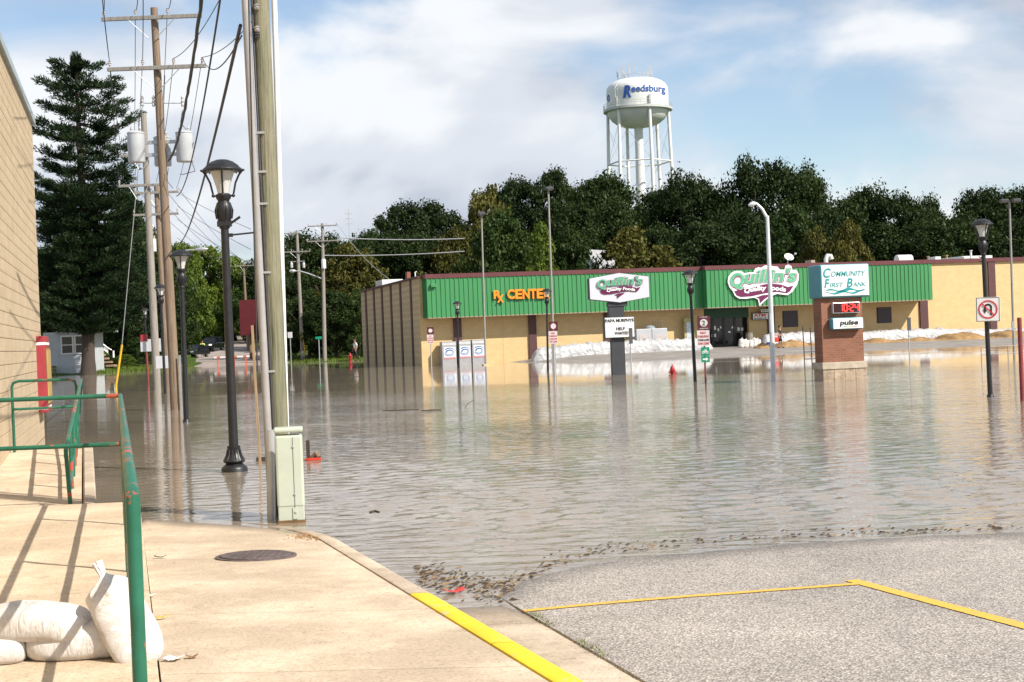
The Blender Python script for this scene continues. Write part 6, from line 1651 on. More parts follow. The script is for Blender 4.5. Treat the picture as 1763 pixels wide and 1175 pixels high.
LT = [
 (600, 418, 130, 148, 'olive0', 'tall olive tree left of the store side wall'), (560, 402, 110, 172, 'dark0', 'dark tree behind the pale utility pole'),
 (512, 400, 110, 178, 'dark2', 'dark tree behind the grey distant pole'), (620, 500, 70, 140, 'mid1', 'leafy green bush tree at the store side wall corner'),
 (575, 500, 90, 142, 'dark1', 'dark undergrowth tree behind the pedestrian'), (530, 500, 90, 146, 'dark2', 'dark undergrowth tree behind the street name sign'),
 (640, 400, 90, 178, 'mid0', 'green tree above the store side wall'),
 (492, 470, 60, 150, 'dark0', 'dark tree right behind the mossy pole'), (462, 412, 60, 185, 'spruce0', 'dark spruce left behind the mossy pole'),
 (350, 424, 120, 205, 'bright0', 'sunlit yellow green tree above the parked cars'), (400, 440, 110, 210, 'bright1', 'sunlit yellow green tree behind the tall lamp'),
 (440, 450, 80, 200, 'mid1', 'green tree behind the red notice board'), (310, 415, 90, 190, 'bright1', 'bright tree behind the second street lamp'),
 (375, 500, 110, 225, 'bright0', 'lower bright tree over the far road'), (440, 515, 80, 215, 'dark1', 'dark tree right of the far road'), (320, 500, 90, 200, 'mid0', 'shaded green tree left of the far road'),
 (225, 335, 120, 150, 'mid0', 'green tree right of the white pine'), (265, 400, 110, 155, 'mid1', 'green tree behind the group of poles'),
 (185, 420, 140, 145, 'dark0', 'dark tree right behind the pine trunk'), (100, 420, 150, 148, 'dark1', 'dark tree behind the white house'), (40, 430, 130, 150, 'dark2', 'dark tree left of the white house'),
 (240, 470, 100, 140, 'dark2', 'dark tree over the small garden bushes'), (285, 480, 80, 150, 'dark0', 'dark tree between the left poles'),
]
for (px, yt, w, d, key, lab) in LT: tree(lab, px, yt, w, d, key, grp='trees along the street')
for (px, yt, w, d, key, lab) in ((236, 582, 46, 134, 'mid1', 'rounded green shrub behind the yellow guy guard'), (185, 612, 40, 128, 'dark1', 'dark clipped shrub before the porch'), (270, 592, 40, 138, 'bright0', 'light green shrub behind the left lamps'), (215, 610, 34, 130, 'bright1', 'small bright shrub at the grass edge'), (172, 622, 26, 127, 'mid0', 'small green shrub at the foot of the porch steps')):
    tree(lab, px, yt, w, d, key, 'garden_shrub', 'shrub', 'garden shrubs')
# far wooded ridge as one mass
rg = np.random.default_rng(5); Cs, Us, Vs = [], [], []
for i in range(150):
    x = rg.uniform(-160, 190); d = rg.uniform(225, 300); px = 881 + FPX * x / d; hh = lerp_tab([(-600, 8), (300, 9), (520, 8), (640, 8), (900, 9), (1000, 7), (1160, 6), (1240, 9), (1763, 9), (3000, 9)], px) * rg.uniform(.7, 1.1)
    z0 = gz(x, d); N = 420; dd = unit(rg.normal(size=(N, 3))); P = np.array([x, d, z0 + hh * .5]) + dd * (rg.random((N, 1)) ** .4) * np.array([5.5, 5.5, hh * .55])
    nr = unit(dd + rg.normal(size=(N, 3)) * .6); U = unit(np.cross(nr, rg.normal(size=(N, 3)))); V = np.cross(nr, U); s = .55
    Cs.append(P); Us.append(U * s); Vs.append(V * s * .7)
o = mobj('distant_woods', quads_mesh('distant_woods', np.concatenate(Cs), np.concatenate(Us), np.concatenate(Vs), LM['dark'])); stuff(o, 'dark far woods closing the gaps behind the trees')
# grass fringe on the banks
mb = MB(); rn = random.Random(4)
for i in range(5200):
    px = rn.uniform(150, 640); s = lerp_tab(SHORE, px)
    if 330 < px < 490: continue
    d = s + rn.uniform(-.5, 9); x = (px - 881) / FPX * d; z = gz(x, d); h_ = rn.uniform(.08, .32); a = rn.uniform(0, 3.14); q = Vector((math.cos(a), math.sin(a), 0)) * .05
    c = Vector((x, d, z - .02)); mb.add([c - q, c + q, c + Vector((rn.uniform(-.08, .08), rn.uniform(-.08, .08), h_))], [(0, 1, 2)])
stuff(mb.build('bank_grass', leaf_mat('bank_grass', (.05, .085, .012), (.15, .20, .04))), 'short grass along the far flooded bank')

# ---- white pine
def pine(label, px, ytop, d):
    t = W(px, ytop, d); z0 = -.25; H = t.z - z0
    th = thing('white_pine', label, 'tree', (t.x, d, z0), 0); bx = W(152, 643, d).x - t.x
    rgn = np.random.default_rng(77); rn = random.Random(77)
    def axis(z): q = z / H; return Vector((bx * (1 - q) ** 1.0 + .12 * math.sin(q * 5), 0, z))
    mb = MB(); mb.tube([axis(H * i / 16) for i in range(17)], [.50 * (1 - i / 16.5) ** .8 + .03 + (.12 if i == 0 else 0) for i in range(17)], 14); mb.build('trunk', M_BARK, th, smooth=True)
    # crown half-width per height, read from the outline: (fraction of H, left, right) in metres
    kpx = d / FPX
    prof = [(605, 70, 20), (580, 84, 60), (555, 92, 92), (520, 100, 100), (470, 95, 112), (420, 95, 110), (385, 92, 108), (340, 88, 112), (305, 80, 85), (270, 85, 105), (235, 80, 70), (205, 85, 128), (185, 70, 118), (160, 90, 72), (145, 70, 68), (122, 58, 52), (104, 25, 28), (97, 8, 10)]
    tabL = sorted([((W(px, y, d).z - z0), a * kpx) for y, a, b in prof]); tabR = sorted([((W(px, y, d).z - z0), b * kpx) for y, a, b in prof])
    Cs, Us, Vs = [], [], []; br = MB()
    z = H * .158; i = 0
    while z < H * .985:
        nb = 6 if z < H * .6 else 5; dense = z < H * .58
        for k in range(nb):
            a = 6.283 * (k / nb) + i * 1.1 + rn.uniform(-.25, .25)
            zz = z + rn.uniform(-.35, .35); side = math.cos(a)
            L = (lerp_tab(tabR, zz) if side > 0 else lerp_tab(tabL, zz)) * (abs(side) * .9 + .1 + (1 - abs(side)) * .75) * rn.uniform(.72, 1.08)
            p0 = axis(zz); dr = Vector((math.cos(a), math.sin(a), 0)); up = .12 if dense else .22
            pts = [p0 + dr * L * q + Vector((0, 0, L * (up * q * q - .10 * math.sin(q * 3.1)))) for q in (0, .3, .6, .85, 1)]
            br.tube(pts, [.075 * (1 - .8 * q) * min(1, L / 3) + .012 for q in (0, .3, .6, .85, 1)], 5)
            npad = max(3, int(L * (3.4 if dense else 3.0)))
            for m_ in range(npad):
                q = .22 + .80 * (m_ + rn.random()) / npad if not dense else .12 + .90 * (m_ + rn.random()) / npad
                q = min(q, 1.03); j = min(3, int(q * 4)); c = p0 + dr * L * q + Vector((0, 0, L * (up * q * q - .10 * math.sin(min(q, 1) * 3.1))))
                lat = rn.uniform(-1, 1) * L * .26 * (1.15 - q * .6); c += Vector((-dr.y, dr.x, 0)) * lat + Vector((0, 0, rn.uniform(-.08, .16)))
                N = 74; rad = rn.uniform(.45, .88)
                dd = unit(rgn.normal(size=(N, 3))); P = np.array(c) + dd * (rgn.random((N, 1)) ** .45) * rad * np.array([1.05, 1.05, .40])
                ax_ = unit(dd * .5 + np.array(dr) * .55 + np.array([0, 0, .45]) + rgn.normal(size=(N, 3)) * .35)
                nr = unit(rgn.normal(size=(N, 3))); V = unit(np.cross(ax_, nr)); Cs.append(P); Us.append(ax_ * .19 * (.6 + .8 * rgn.random((N, 1)))); Vs.append(V * .040)
        z += .72 if dense else rn.uniform(1.1, 1.6); i += 1
    for q in range(40):                    # leader tuft
        c = axis(H * (.955 + .045 * rn.random())); N = 30; dd = unit(rgn.normal(size=(N, 3))); P = np.array(c) + dd * .35; Cs.append(P); ax_ = unit(dd + np.array([0, 0, 1.0])); Us.append(ax_ * .2); Vs.append(unit(np.cross(ax_, rgn.normal(size=(N, 3)))) * .035)
    br.build('branches', M_BARK, th)
    mobj('crown', quads_mesh('crown', np.concatenate(Cs), np.concatenate(Us), np.concatenate(Vs), LM['pine']), th)
pine('tall dark white pine with tiered branches at the left', 133, 97, 112)

# ================================================================== water tower
DT = 300.0
ct = W(1098, 190, DT); KT = DT / FPX
def tz(y): return W(1098, y, DT).z
tw = thing('water_tower', 'white water tower with blue lettering on six legs above the trees', 'water tower', (ct.x, DT, 0), 0)
M_TW = mat('tower_white', (.66, .67, .65), .5, .07, .25)
M_TWD = mat('tower_trim', (.42, .44, .42), .6, .1, .5)
rt_ = 53.0 * KT
zb0, zrim, ztop_, zbot = tz(218), tz(189), tz(137), tz(221)
zs = tz(157)
prof = [(1.0, zbot)] + [(rt_ * math.sin(a) ** .8, zrim - (zrim - zbot) * math.cos(a)) for a in [R(q) for q in (25, 40, 55, 70, 82, 90)]] + [(rt_, (zrim + zs) / 2), (rt_, zs)]
prof += [(rt_ * (1 - .62 * (1 - math.cos(R(q)))), zs + (ztop_ - zs) * math.sin(R(q))) for q in (15, 30, 45, 60, 75, 90)] + [(.2, ztop_ + .12)]
mb = MB(); mb.lathe(prof, 56); mb.build('tank', M_TW, tw, smooth=True)
mb = MB(); mb.lathe([(rt_ - .1, zrim - .5), (rt_ + .75, zrim - .45), (rt_ + .75, zrim + .05), (rt_ - .1, zrim + .05)], 56); wkb = mb.build('walkway', M_TWD, tw, smooth=False)
mb = MB(); rr1 = rt_ + .72
for zq in (.55, 1.05):
    mb.tube([(rr1 * math.cos(2 * math.pi * i / 48), rr1 * math.sin(2 * math.pi * i / 48), zrim + zq) for i in range(49)], .035, 5)
for i in range(36):
    a = 2 * math.pi * i / 36; mb.tube([(rr1 * math.cos(a), rr1 * math.sin(a), zrim), (rr1 * math.cos(a), rr1 * math.sin(a), zrim + 1.05)], .03, 4)
mb.build('guard_rail', M_TWD, wkb)
gb = gz(ct.x, DT)
mb = MB(); mb.lathe([(1.0, gb - 2), (1.0, tz(330)), (.85, tz(260)), (.92, zbot + 1)], 20); mb.build('riser', M_TW, tw, smooth=True)
for kx in range(6):
    a = R(13 + 60 * kx); d = Vector((math.cos(a), -math.sin(a), 0)); ztl = zrim - .2
    lean = .022
    mb = MB(); mb.tube([d * rt_ * .985 + Vector((0, 0, ztl)), d * (rt_ + (ztl - gb) * lean) + Vector((0, 0, gb - 2))], [.33, .40], 10); mb.build('leg', M_TW, tw, smooth=True)
    if kx in (1, 2): mb = MB(); mb.box(d * (rt_ + .3) + Vector((0, 0, zrim + .9)), (.35, .35, 2.4)); mb.build('leg_gusset', M_TWD, tw)
for (zq, rr_q) in ((tz(281), .16), (tz(372), .2)):
    mb = MB()
    for kx in range(6):
        a0, a1 = R(13 + 60 * kx), R(73 + 60 * kx); rq = rt_ + (zrim - zq) * .022
        mb.tube([Vector((math.cos(a0), -math.sin(a0), 0)) * rq + Vector((0, 0, zq)), Vector((math.cos(a1), -math.sin(a1), 0)) * rq + Vector((0, 0, zq))], rr_q, 6)
    mb.build('ring_strut', M_TW, tw)
mb = MB()
for (z0_, z1_) in ((tz(215), tz(281)), (tz(281), tz(372))):
    for kx in range(6):
        a0, a1 = R(13 + 60 * kx), R(73 + 60 * kx); r0_ = rt_ + (zrim - z0_) * .022; r1_ = rt_ + (zrim - z1_) * .022
        for (p_, q_) in ((a0, a1), (a1, a0)): mb.tube([Vector((math.cos(p_), -math.sin(p_), 0)) * r0_ + Vector((0, 0, z0_)), Vector((math.cos(q_), -math.sin(q_), 0)) * r1_ + Vector((0, 0, z1_))], .030, 4)
mb.build('tie_rods', M_TWD, tw)
mb = MB(); a = R(135); d = Vector((math.cos(a), -math.sin(a), 0))
for s in (-.25, .25): mb.tube([d * (rt_ + .2) + Vector((s, 0, zrim + .3)), d * (rt_ + .2) + Vector((s, 0, zs)), d * rt_ * .8 + Vector((s, 0, zs + (ztop_ - zs) * .75)), d * rt_ * .4 + Vector((s, 0, ztop_))], .05, 5)
mb.build('ladder', M_TW, tw)
M_ANT = mat('antenna_grey', (.42, .43, .44), .6, .1, 2)
rn = random.Random(9)
mb = MB(); ra = 26 * KT
mb.tube([(ra * math.cos(2 * math.pi * i / 30), ra * math.sin(2 * math.pi * i / 30), ztop_ - .1) for i in range(31)], .06, 5); mb.tube([(ra * math.cos(2 * math.pi * i / 30), ra * math.sin(2 * math.pi * i / 30), ztop_ + .75) for i in range(31)], .04, 5)
for i in range(18): a = 2 * math.pi * i / 18; mb.tube([(ra * math.cos(a), ra * math.sin(a), ztop_ - .3), (ra * math.cos(a), ra * math.sin(a), ztop_ + .8)], .04, 4)
mb.build('roof_rail', M_ANT, tw)
for (px, y0, w, dyq) in ((1065, 118, 3.5, -1), (1069, 121, 3, .5), (1073, 113, 2.2, -2), (1078, 119, 4, 1), (1083, 110, 2.2, -2.5), (1086, 117, 3, 0), (1094, 112, 2.4, -2.5), (1110, 118, 1.2, 1), (1114, 115, 1.2, -1), (1119, 119, 2.5, 1.5), (1121, 114, 3.2, -1), (1124, 117, 3, 0)):
    x = (px - 1098) * KT; z1q = tz(y0) - .35; mb = MB(); mb.tube([(x, dyq, ztop_ - 1.2), (x, dyq, z1q)], .06, 5); mb.box((x, dyq - .2, z1q - .75), (w * KT * .75, .18, 1.6)); mb.build('antenna', M_ANT, tw)
# lettering wrapped on the tank
M_BL = mat('tower_blue', (.018, .085, .33), .5, .08, 1)
def wrap(s, x0, x1, y0, y1, shear, bold, mt, name):
    me = text_mesh(s, (x0 - 1097.5) * KT, (x1 - 1097.5) * KT, tz(y1), tz(y0), .04, shear, bold, mt)
    bm = bmesh.new(); bm.from_mesh(me); bmesh.ops.triangulate(bm, faces=bm.faces)
    bmesh.ops.subdivide_edges(bm, edges=[e for e in bm.edges if e.calc_length() > .5], cuts=3, use_grid_fill=False); bm.to_mesh(me); bm.free()
    for v in me.vertices:
        a = math.asin(max(-.98, min(.98, v.co.x / rt_))); rr_q = rt_ + .06 - v.co.y
        v.co = Vector((rr_q * math.sin(a), -rr_q * math.cos(a), v.co.z))
    return mobj(name, me, tw)
wrap('R', 1069.5, 1083, 154.5, 175.5, .22, .05, M_BL, 'lettering'); wrap('eedsburg', 1083.5, 1142.5, 155.0, 170.5, .0, .012, M_BL, 'lettering')
wrap('o', 1045.5, 1048.5, 164, 176, .0, .01, M_BL, 'lettering')

# ================================================================== houses
M_SIDW = mat('white_clapboard', (.46, .48, .50), .6, .08, 2)  # white toned down so the colour carries the pine's shade
def clap(mb, x0, x1, z0, z1, y, h=.14):
    k = int((z1 - z0) / h)
    for i in range(k):
        z = z0 + i * h; mb.add([(x0, y, z), (x1, y, z), (x1, y - .025, z), (x0, y - .025, z), (x0, y, z + h), (x1, y, z + h)], [(0, 3, 2, 1), (3, 2, 5, 4), (0, 3, 4), (1, 5, 2)])
DH = 119.0; KH = DH / FPX
def hx(px, y): return W(px, y, DH)
b = W(150, 645, DH); b.z = 0
hs = thing('white_house', 'white clapboard house half hidden behind the pine trunk', 'house', b, 0)
x0, x1 = hx(76, 610).x - b.x, hx(149, 610).x - b.x; z1 = hx(110, 572).z
mb = MB(); mb.box(((x0 + x1) / 2, 2.5, z1 / 2), (x1 - x0, 5, z1)); mb.build('wall', M_SIDW, hs)
mb = MB(); clap(mb, x0, x1, .05, z1, 0.0); mb.build('siding', M_SIDW, hs)
xg0, xg1 = hx(104, 572).x - b.x, hx(166, 575).x - b.x; mb = MB(); xm = (xg0 + xg1) / 2; zg_ = hx(138, 560).z - z1; mb.prism([(xg0, z1 - .02), (xg1, z1 - .02), (xm, z1 + zg_)], (0, -.3, 0), Vector((1, 0, 0)), Vector((0, 0, 1)), Vector((0, 5.6, 0))); mb.build('gable', M_SIDW, hs)
mb = MB()
for s in (-1, 1): mb.prism([(xm, z1 + zg_), (xm + s * (xm - xg0 + .3), z1 - .12), (xm + s * (xm - xg0 + .3), z1 + .02), (xm, z1 + zg_ + .16)], (0, -.5, 0), Vector((1, 0, 0)), Vector((0, 0, 1)), Vector((0, 6.0, 0)))
mb.build('roof', mat('shingle_grey', (.30, .30, .31), .9, .2, 3), hs)
for (p0, p1, q0, q1) in ((108, 124, 580, 608.5), (131.5, 147, 579, 607.5)):
    a_, c_ = hx(p0, q1) - b, hx(p1, q0) - b
    mb = MB(); mb.box(((a_.x + c_.x) / 2, -.04, (a_.z + c_.z) / 2), (c_.x - a_.x + .22, .08, c_.z - a_.z + .22)); wf = mb.build('window', M_WHITE, hs)
    for (za, zb2) in ((a_.z, (a_.z + c_.z) / 2 - .04), ((a_.z + c_.z) / 2 + .04, c_.z)):
        mb = MB(); mb.box(((a_.x + c_.x) / 2, -.086, (za + zb2) / 2), (c_.x - a_.x, .014, zb2 - za)); mb.build('pane', M_GLASSD, wf)
a_, c_ = hx(75, 652), hx(103, 629); fw = thing('block_planter', 'low mossy yellow block wall before the white house', 'wall', (a_.x, DH - 1.0, 0), 0)
M_YB = mat('mossy_block', (.22, .20, .08), .9, .35, 4, .6, 12)
for r_ in range(3):
    for i in range(4):
        w_ = (c_.x - a_.x) / 4; h_ = c_.z / 3; mb = MB(); mb.box((w_ * (i + .5 - (r_ % 2) * .12), 0, h_ * (r_ + .5)), (w_ - .03, .4, h_ - .03)); mb.build('block', M_YB, fw, bevel=.02)
a_, c_ = hx(130, 643) - b, hx(143, 629) - b; mb = MB(); mb.box(((a_.x + c_.x) / 2, -.1, (a_.z + c_.z) / 2), (c_.x - a_.x, .15, c_.z - a_.z)); mb.build('bulkhead_door', M_SIDW, hs, bevel=.02)
pb = W(178, 640, 126); pb.z = 0
pc = thing('porch_steps', 'white porch stair railing with orange post right of the pine', 'porch', pb, 0)
def ph(px, y): return W(px, y, 126) - pb
mb = MB(); mb.tube([ph(171, 588), ph(186, 600), ph(192, 603)], .07, 6); mb.tube([ph(171, 597), ph(186, 608)], .05, 6); mb.build('stair_rail', M_WHITE, pc)
for i in range(8):
    q = i / 7; mb = MB(); mb.tube([ph(171.5 + 14 * q, 588.5 + 11.5 * q), ph(171.5 + 14 * q, 598 + 10.5 * q)], .035, 5); mb.build('baluster', M_WHITE, pc)
mb = MB(); mb.tube([ph(162, 580), ph(163, 622)], .16, 7); mb.build('porch_post', mat('orange_wood', (.40, .17, .06), .7, .2, 4), pc)
mb = MB(); mb.tube([ph(195, 604), ph(195.5, 616)], .09, 6); mb.build('newel_post', M_WHITE, pc)
mb = MB(); mb.box(ph(166, 572) + Vector((0, .3, .4)), (1.0, 1.0, .25)); mb.build('porch_eave', M_WHITE, pc)
for i in range(4):
    c = ph(168 + 7 * i, 610 + 6 * i); mb = MB(); mb.box(c + Vector((0, .6, -.1)), (.7, 1.2, .16)); mb.build('step', mat('porch_step', (.35, .22, .14), .8), pc)
b = W(1008, 470, 160); b.z = gz(b.x, 160)
h2 = thing('hill_house', 'white gabled house peeking between trees above the store', 'house', b, R(-30))
za, zb2 = W(1008, 466, 160).z - b.z, W(1008, 433, 160).z - b.z
mb = MB(); mb.box((0, 3, za / 2), (3.4, 6, za)); mb.build('wall', M_SIDW, h2)
mb = MB(); mb.prism([(-1.7, za), (1.7, za), (0, zb2)], (0, 0, 0), Vector((1, 0, 0)), Vector((0, 0, 1)), Vector((0, 6, 0))); mb.build('gable', M_SIDW, h2)
mb = MB()
for s in (-1, 1): mb.prism([(0, zb2), (s * 2.0, za - .3), (s * 2.0, za - .1), (0, zb2 + .25)], (0, -.3, 0), Vector((1, 0, 0)), Vector((0, 0, 1)), Vector((0, 6.6, 0)))
mb.build('roof', MATS['shingle_grey'], h2)
mb = MB(); tb = W(601, 392, 200); mb.tube([(0, 0, -8), (0, 0, W(602, 360, 200).z - tb.z)], .05, 5)
for q in (.5, 1.2, 1.9): mb.tube([(-.5, 0, q), (.5, 0, q)], .03, 4)
o = mb.build('radio_mast', M_ANT); o.location = tb; tag(o, 'thin radio mast rising over the trees left of the store', 'mast')

# ================================================================== cars on the far road
M_TYRE = mat('tyre', (.012, .012, .012), .8); M_CHR = mat('chrome', (.5, .5, .5), .2, metal=.9)
M_HL = mat('headlight', (.80, .78, .66), .15, emit=.9); M_HLD = mat('headlight_off', (.55, .57, .58), .15)
def car(label, px, py, d, wpx, hpx, col, rz, lit, suv):
    b = W(px, py, d); b.z = gz(b.x, d) + .15; k = d / FPX; w = wpx * k; h = hpx * k; L = w * 2.45
    th = thing('car', label, 'car', b, rz, 'cars on the far road')
    M_P = mat('car_paint_' + col[0], col[1], .18, .05, 2)
    # side profile (y along the car, front at -y), lofted over half-widths so the cabin tapers
    lo_ = [(-.5, .22), (-.5, .42), (-.47, .50), (-.28, .56), (-.10, .60), (.46, .60), (.5, .52), (.5, .22)]
    mb = MB()
    secs = [(-.5, .86), (-.46, 1.0), (.46, 1.0), (.5, .86)]
    poly = [(y * L, z * h) for y, z in lo_]
    for s0, s1, in ((-.5, .5),):
        xs_q = [-.5, -.44, .44, .5]; ring = []
        for xq in xs_q:
            f = .95 if abs(xq) == .5 else 1.0
            ring.append([(xq * w, y * f, z if z < .3 * h else z * (f * .5 + .5)) for y, z in poly])
        n_ = len(poly); vs = [v for r_ in ring for v in r_]; fs = []
        for i in range(3):
            for j in range(n_): j2 = (j + 1) % n_; fs.append((i * n_ + j, i * n_ + j2, (i + 1) * n_ + j2, (i + 1) * n_ + j))
        fs += [tuple(range(n_)), tuple(range(3 * n_, 4 * n_))]; mb.add(vs, fs)
    body = mb.build('body', M_P, th, smooth=True, bevel=.04)
    yf, yb_, rf, rb_ = (-.24, .47, -.10, .42) if suv else (-.22, .42, -.05, .25)
    c0, c1 = .585 * h, h; wt = .36
    mb = MB(); mb.add([(-.46 * w, yf * L, c0), (.46 * w, yf * L, c0), (.46 * w, yb_ * L, c0), (-.46 * w, yb_ * L, c0), (-wt * w, rf * L, c1 * .97), (wt * w, rf * L, c1 * .97), (wt * w, rb_ * L, c1 * .97), (-wt * w, rb_ * L, c1 * .97)], [(0, 1, 5, 4), (1, 2, 6, 5), (2, 3, 7, 6), (3, 0, 4, 7), (4, 5, 6, 7)]); mb.build('windows', M_GLASSD, th)
    mb = MB(); mb.box((0, (rf + rb_) / 2 * L, c1 * .98), (wt * 2.06 * w, (rb_ - rf) * L * 1.04, .05 * h)); mb.build('roof', M_P, th, bevel=.03)
    for s in (-1, 1):
        mb = MB(); mb.box((s * .36 * w, -.492 * L, .45 * h), (.20 * w, .06, .095 * h)); mb.build('headlight', M_HL if lit else M_HLD, th, bevel=.02)
        mb = MB(); mb.box((s * .52 * w, yf * L + .25, .62 * h), (.10 * w, .1, .07 * h)); mb.build('mirror', M_P, th)
        for yq in (-.32, .30):
            mb = MB(); mb.tube([(s * .36 * w, yq * L, .17 * h), (s * .495 * w, yq * L, .17 * h)], .19 * h, 18); wl_ = mb.build('wheel', M_TYRE, th, smooth=True)
            mb = MB(); mb.tube([(s * .48 * w, yq * L, .17 * h), (s * .502 * w, yq * L, .17 * h)], .11 * h, 12); mb.build('rim', M_CHR, wl_)
    mb = MB(); mb.box((0, -.497 * L, .44 * h), (.42 * w, .05, .09 * h)); mb.build('grille', M_STEEL, th)
    mb = MB(); mb.box((0, -.505 * L, .30 * h), (.17 * w, .02, .055 * h)); mb.build('number_plate', M_WHITE, th)
    mb = MB(); mb.box((0, -.495 * L, .27 * h), (.94 * w, .10, .10 * h)); mb.build('bumper', M_P, th, bevel=.03)
    return th
car('dark low car facing the water at left of the far road', 335, 617, 160, 29, 22, ('black', (.012, .013, .016)), R(-12), False, False)
car('black sport utility car with lit headlights on the far road', 365, 611.5, 178, 25.5, 24.5, ('ink', (.010, .010, .012)), R(-9), True, True)
car('distant pale car partly hidden by the tall lamp', 383, 600, 215, 20, 14, ('silver', (.28, .29, .31)), R(-20), False, False)

# ================================================================== people
def skin(name, joints, edges, mt, parent, root=0, sub=2):
    bm = bmesh.new(); lay = bm.verts.layers.skin.verify(); vs = []
    for i, (co, r_) in enumerate(joints):
        v = bm.verts.new(co); v[lay].radius = (r_, r_) if not isinstance(r_, tuple) else r_; v[lay].use_root = (i == root); vs.append(v)
    for a, b_ in edges: bm.edges.new((vs[a], vs[b_]))
    me = bpy.data.meshes.new(name); bm.to_mesh(me); bm.free(); me.materials.append(mt)
    o = mobj(name, me, parent); s = o.modifiers.new('skin', 'SKIN'); s.use_smooth_shade = True; sb = o.modifiers.new('subsurf', 'SUBSURF'); sb.levels = sb.render_levels = sub
    return o
M_SKIN = mat('skin', (.36, .20, .13), .6); M_HAIR = mat('dark_hair', (.025, .017, .012), .7)
def person(label, b, H, rz, shirt, trousers, stride=.25, arms=(.15, -.15), shorts=False, elbow=.1):
    th = thing('person', label, 'person', b, rz); s = H / 1.75
    def V_(x, y, z): return (x * s, y * s, z * s)
    hip, kn, an = .93, .50, .08
    J = [(V_(0, 0, .96), .115 * s), (V_(0, -.01, 1.18), .115 * s), (V_(0, 0, 1.40), .12 * s), (V_(0, 0, 1.50), .055 * s), (V_(0, -.02, 1.62), .085 * s), (V_(0, -.015, 1.70), .080 * s)]
    E = [(0, 1), (1, 2), (2, 3), (3, 4), (4, 5)]
    feet = []
    for sd, st_ in ((-1, stride), (1, -stride)):
        i0 = len(J); J += [(V_(sd * .10, 0, hip - .06), .085 * s), (V_(sd * .10, -st_ * .55 - .03, kn), .06 * s), (V_(sd * .10, -st_ * .9 + (.06 if st_ < 0 else 0), an), .042 * s), (V_(sd * .105, -st_ * .9 - .16, .035), .035 * s)]
        E += [(0, i0), (i0, i0 + 1), (i0 + 1, i0 + 2), (i0 + 2, i0 + 3)]; feet.append((i0, i0 + 1, i0 + 2, i0 + 3))
    armi = []
    for sd, sw in ((-1, arms[0]), (1, arms[1])):
        i0 = len(J); J += [(V_(sd * .19, 0, 1.41), .055 * s), (V_(sd * .25, sw * .5, 1.14), .042 * s), (V_(sd * .24, sw - elbow, .90), .034 * s), (V_(sd * .235, sw - elbow - .03, .80), .032 * s)]
        E += [(2, i0), (i0, i0 + 1), (i0 + 1, i0 + 2), (i0 + 2, i0 + 3)]; armi.append(i0)
        for f_ in range(4): J.append((V_(sd * (.235 - .018 + .012 * f_), sw - elbow - .05, .715 + .006 * abs(f_ - 1.5)), .010 * s)); E.append((i0 + 3, len(J) - 1))
        J.append((V_(sd * .20, sw - elbow - .06, .77), .011 * s)); E.append((i0 + 3, len(J) - 1))
    skin('body', J, E, M_SKIN, th)
    jj = [J[0], J[1], J[2]]; g = 1.13
    sj = [(V_(0, 0, .93), .135 * s), (J[1][0], .135 * s), (J[2][0], .14 * s), (V_(0, 0, 1.47), .075 * s)]; se = [(0, 1), (1, 2), (2, 3)]
    for i0 in armi: k0 = len(sj); mid = tuple((a * .25 + b_ * .75) for a, b_ in zip(J[i0][0], J[i0 + 1][0])); sj += [(J[i0][0], .075 * s), (mid, .064 * s)]; se += [(2, k0), (k0, k0 + 1)]
    skin('shirt', sj, se, shirt, th)
    tj = [(V_(0, 0, .97), .130 * s)]; te = []
    for f_ in feet:
        k0 = len(tj); an_ = J[f_[2]][0]; kn_ = J[f_[1]][0]; tj += [(J[f_[0]][0], .102 * s), (kn_, .078 * s)]; te += [(0, k0), (k0, k0 + 1)]
        if not shorts: tj.append(((an_[0], an_[1], an_[2] + .02), .060 * s)); te.append((k0 + 1, k0 + 2))
    skin('trousers', tj, te, trousers, th)
    for f_ in feet:
        a, t_ = J[f_[2]][0], J[f_[3]][0]; skin('shoe', [((a[0], a[1] + .03, .05 * s), .05 * s), (t_, .046 * s)], [(0, 1)], M_TYRE, th, sub=1)
    mb = MB(); mb.lathe([(.0, -.10), (.07, -.085), (.098, -.02), (.10, .03), (.075, .085), (.0, .105)], 14, cap=False); o = mb.build('hair', M_HAIR, th, smooth=True); o.location = V_(0, .022, 1.695); o.scale = (s * .95, s * 1.02, s)
    mb = MB(); mb.lathe([(0, -.02), (.012, -.015), (.004, .03), (0, .035)], 8, cap=False); o = mb.build('nose', M_SKIN, th, smooth=True); o.location = V_(0, -.112, 1.645); o.scale = (s, s, s)
    for sd in (-1, 1):
        mb = MB(); mb.lathe([(0, -.008), (.009, 0), (0, .008)], 8, cap=False); o = mb.build('eye', M_BLACK, th, smooth=True); o.location = V_(sd * .032, -.098, 1.665); o.scale = (s, s, s)
        mb = MB(); mb.lathe([(0, -.03), (.016, 0), (0, .03)], 8, cap=False); o = mb.build('ear', M_SKIN, th, smooth=True); o.location = V_(sd * .085, -.01, 1.65); o.scale = (s * .6, s, s)
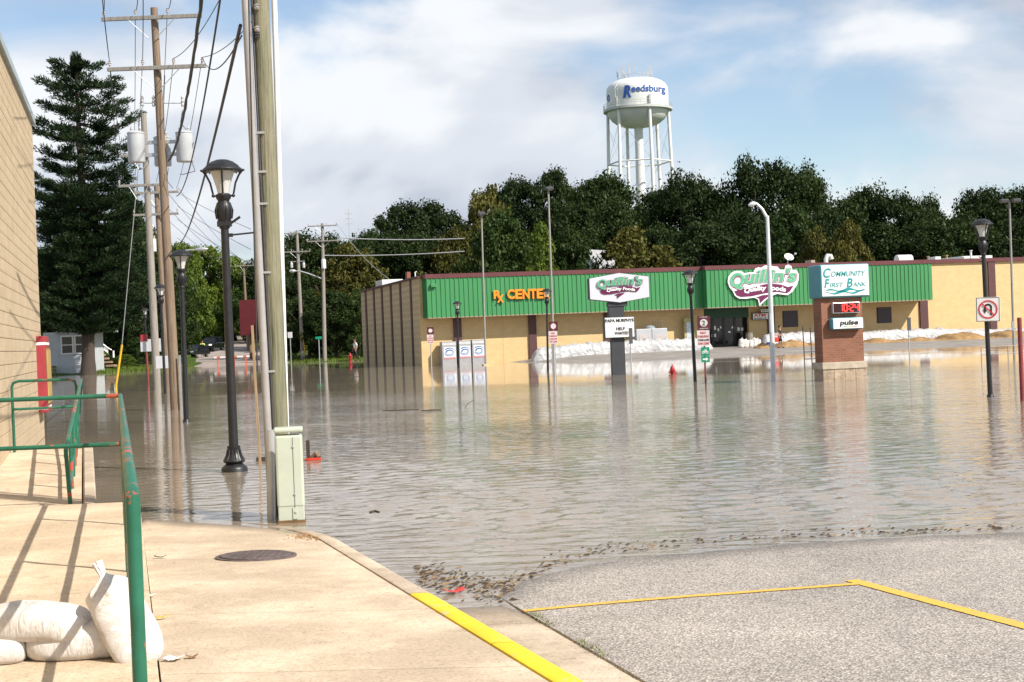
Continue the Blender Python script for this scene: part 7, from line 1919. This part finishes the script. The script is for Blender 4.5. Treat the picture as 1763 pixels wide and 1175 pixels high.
    mb = MB(); mb.box((0, 0, 0), (.05, .01, .01)); o = mb.build('mouth', mat('lips', (.25, .09, .07), .6), th, bevel=.003); o.location = V_(0, -.098, 1.60); o.scale = (s, s, s)
    return th
M_CHAR = mat('charcoal_cloth', (.028, .030, .036), .85, .2, 6); M_DARKC = mat('black_cloth', (.014, .014, .018), .85, .2, 6); M_WCL = mat('white_cloth', (.68, .66, .70), .8, .08, 6); M_HIV = mat('hi_vis', (.48, .80, .05), .6, .08, 5)
c = SL(1344, 603, 5.2); q = stw(c.x, -5.2); k = q.y / FPX; H_ = W(1345, 561, q.y).z - q.z
person('man in dark shirt and shorts walking past the sandbag wall', q, H_, R(70), M_CHAR, M_DARKC, .20, (.12, -.10), shorts=True)
d = 132; b = W(612, 614, d); b.z = gz(b.x, d); person('person in white top and dark trousers by the far hydrant', b, W(608, 584, d).z - b.z, R(-60), M_WCL, M_DARKC, .12, (.10, .16), elbow=.22)
d = 166; b = W(349, 612, d); b.z = gz(b.x, d) + .12; person('person in yellow safety vest beside the dark low car', b, W(348, 587, d).z - b.z, R(15), M_HIV, M_DARKC, .05)
# shovel and red jug near the man
c = SL(1325, 600, 4.6); q = stw(c.x, -4.6); th = thing('shovel', 'blue handled shovel leaning by the small sand heap', 'shovel', q, GA)
mb = MB(); mb.tube([(0, 0, .25), (.45, .25, 1.25)], .03, 7); mb.build('handle', mat('blue_paint', (.03, .08, .30), .5), th)
mb = MB(); mb.box((-.05, -.02, .14), (.35, .10, .5)); mb.build('blade', MATS['blue_paint'], th, bevel=.04)
c = SL(1336, 585, 4.0); q = stw(c.x, -4.0); th = thing('fuel_can', 'red fuel can standing on sand behind the street light pole', 'fuel can', (q.x, q.y, SL(1336, 590, 4.0).z), GA)
mb = MB(); mb.box((0, 0, .2), (.36, .22, .34)); mb.build('can_body', M_SRED, th, bevel=.05); mb = MB(); mb.tube([(-.1, 0, .38), (-.1, 0, .48), (.15, 0, .48), (.15, 0, .38)], .03, 6); mb.build('can_handle', M_SRED, th)
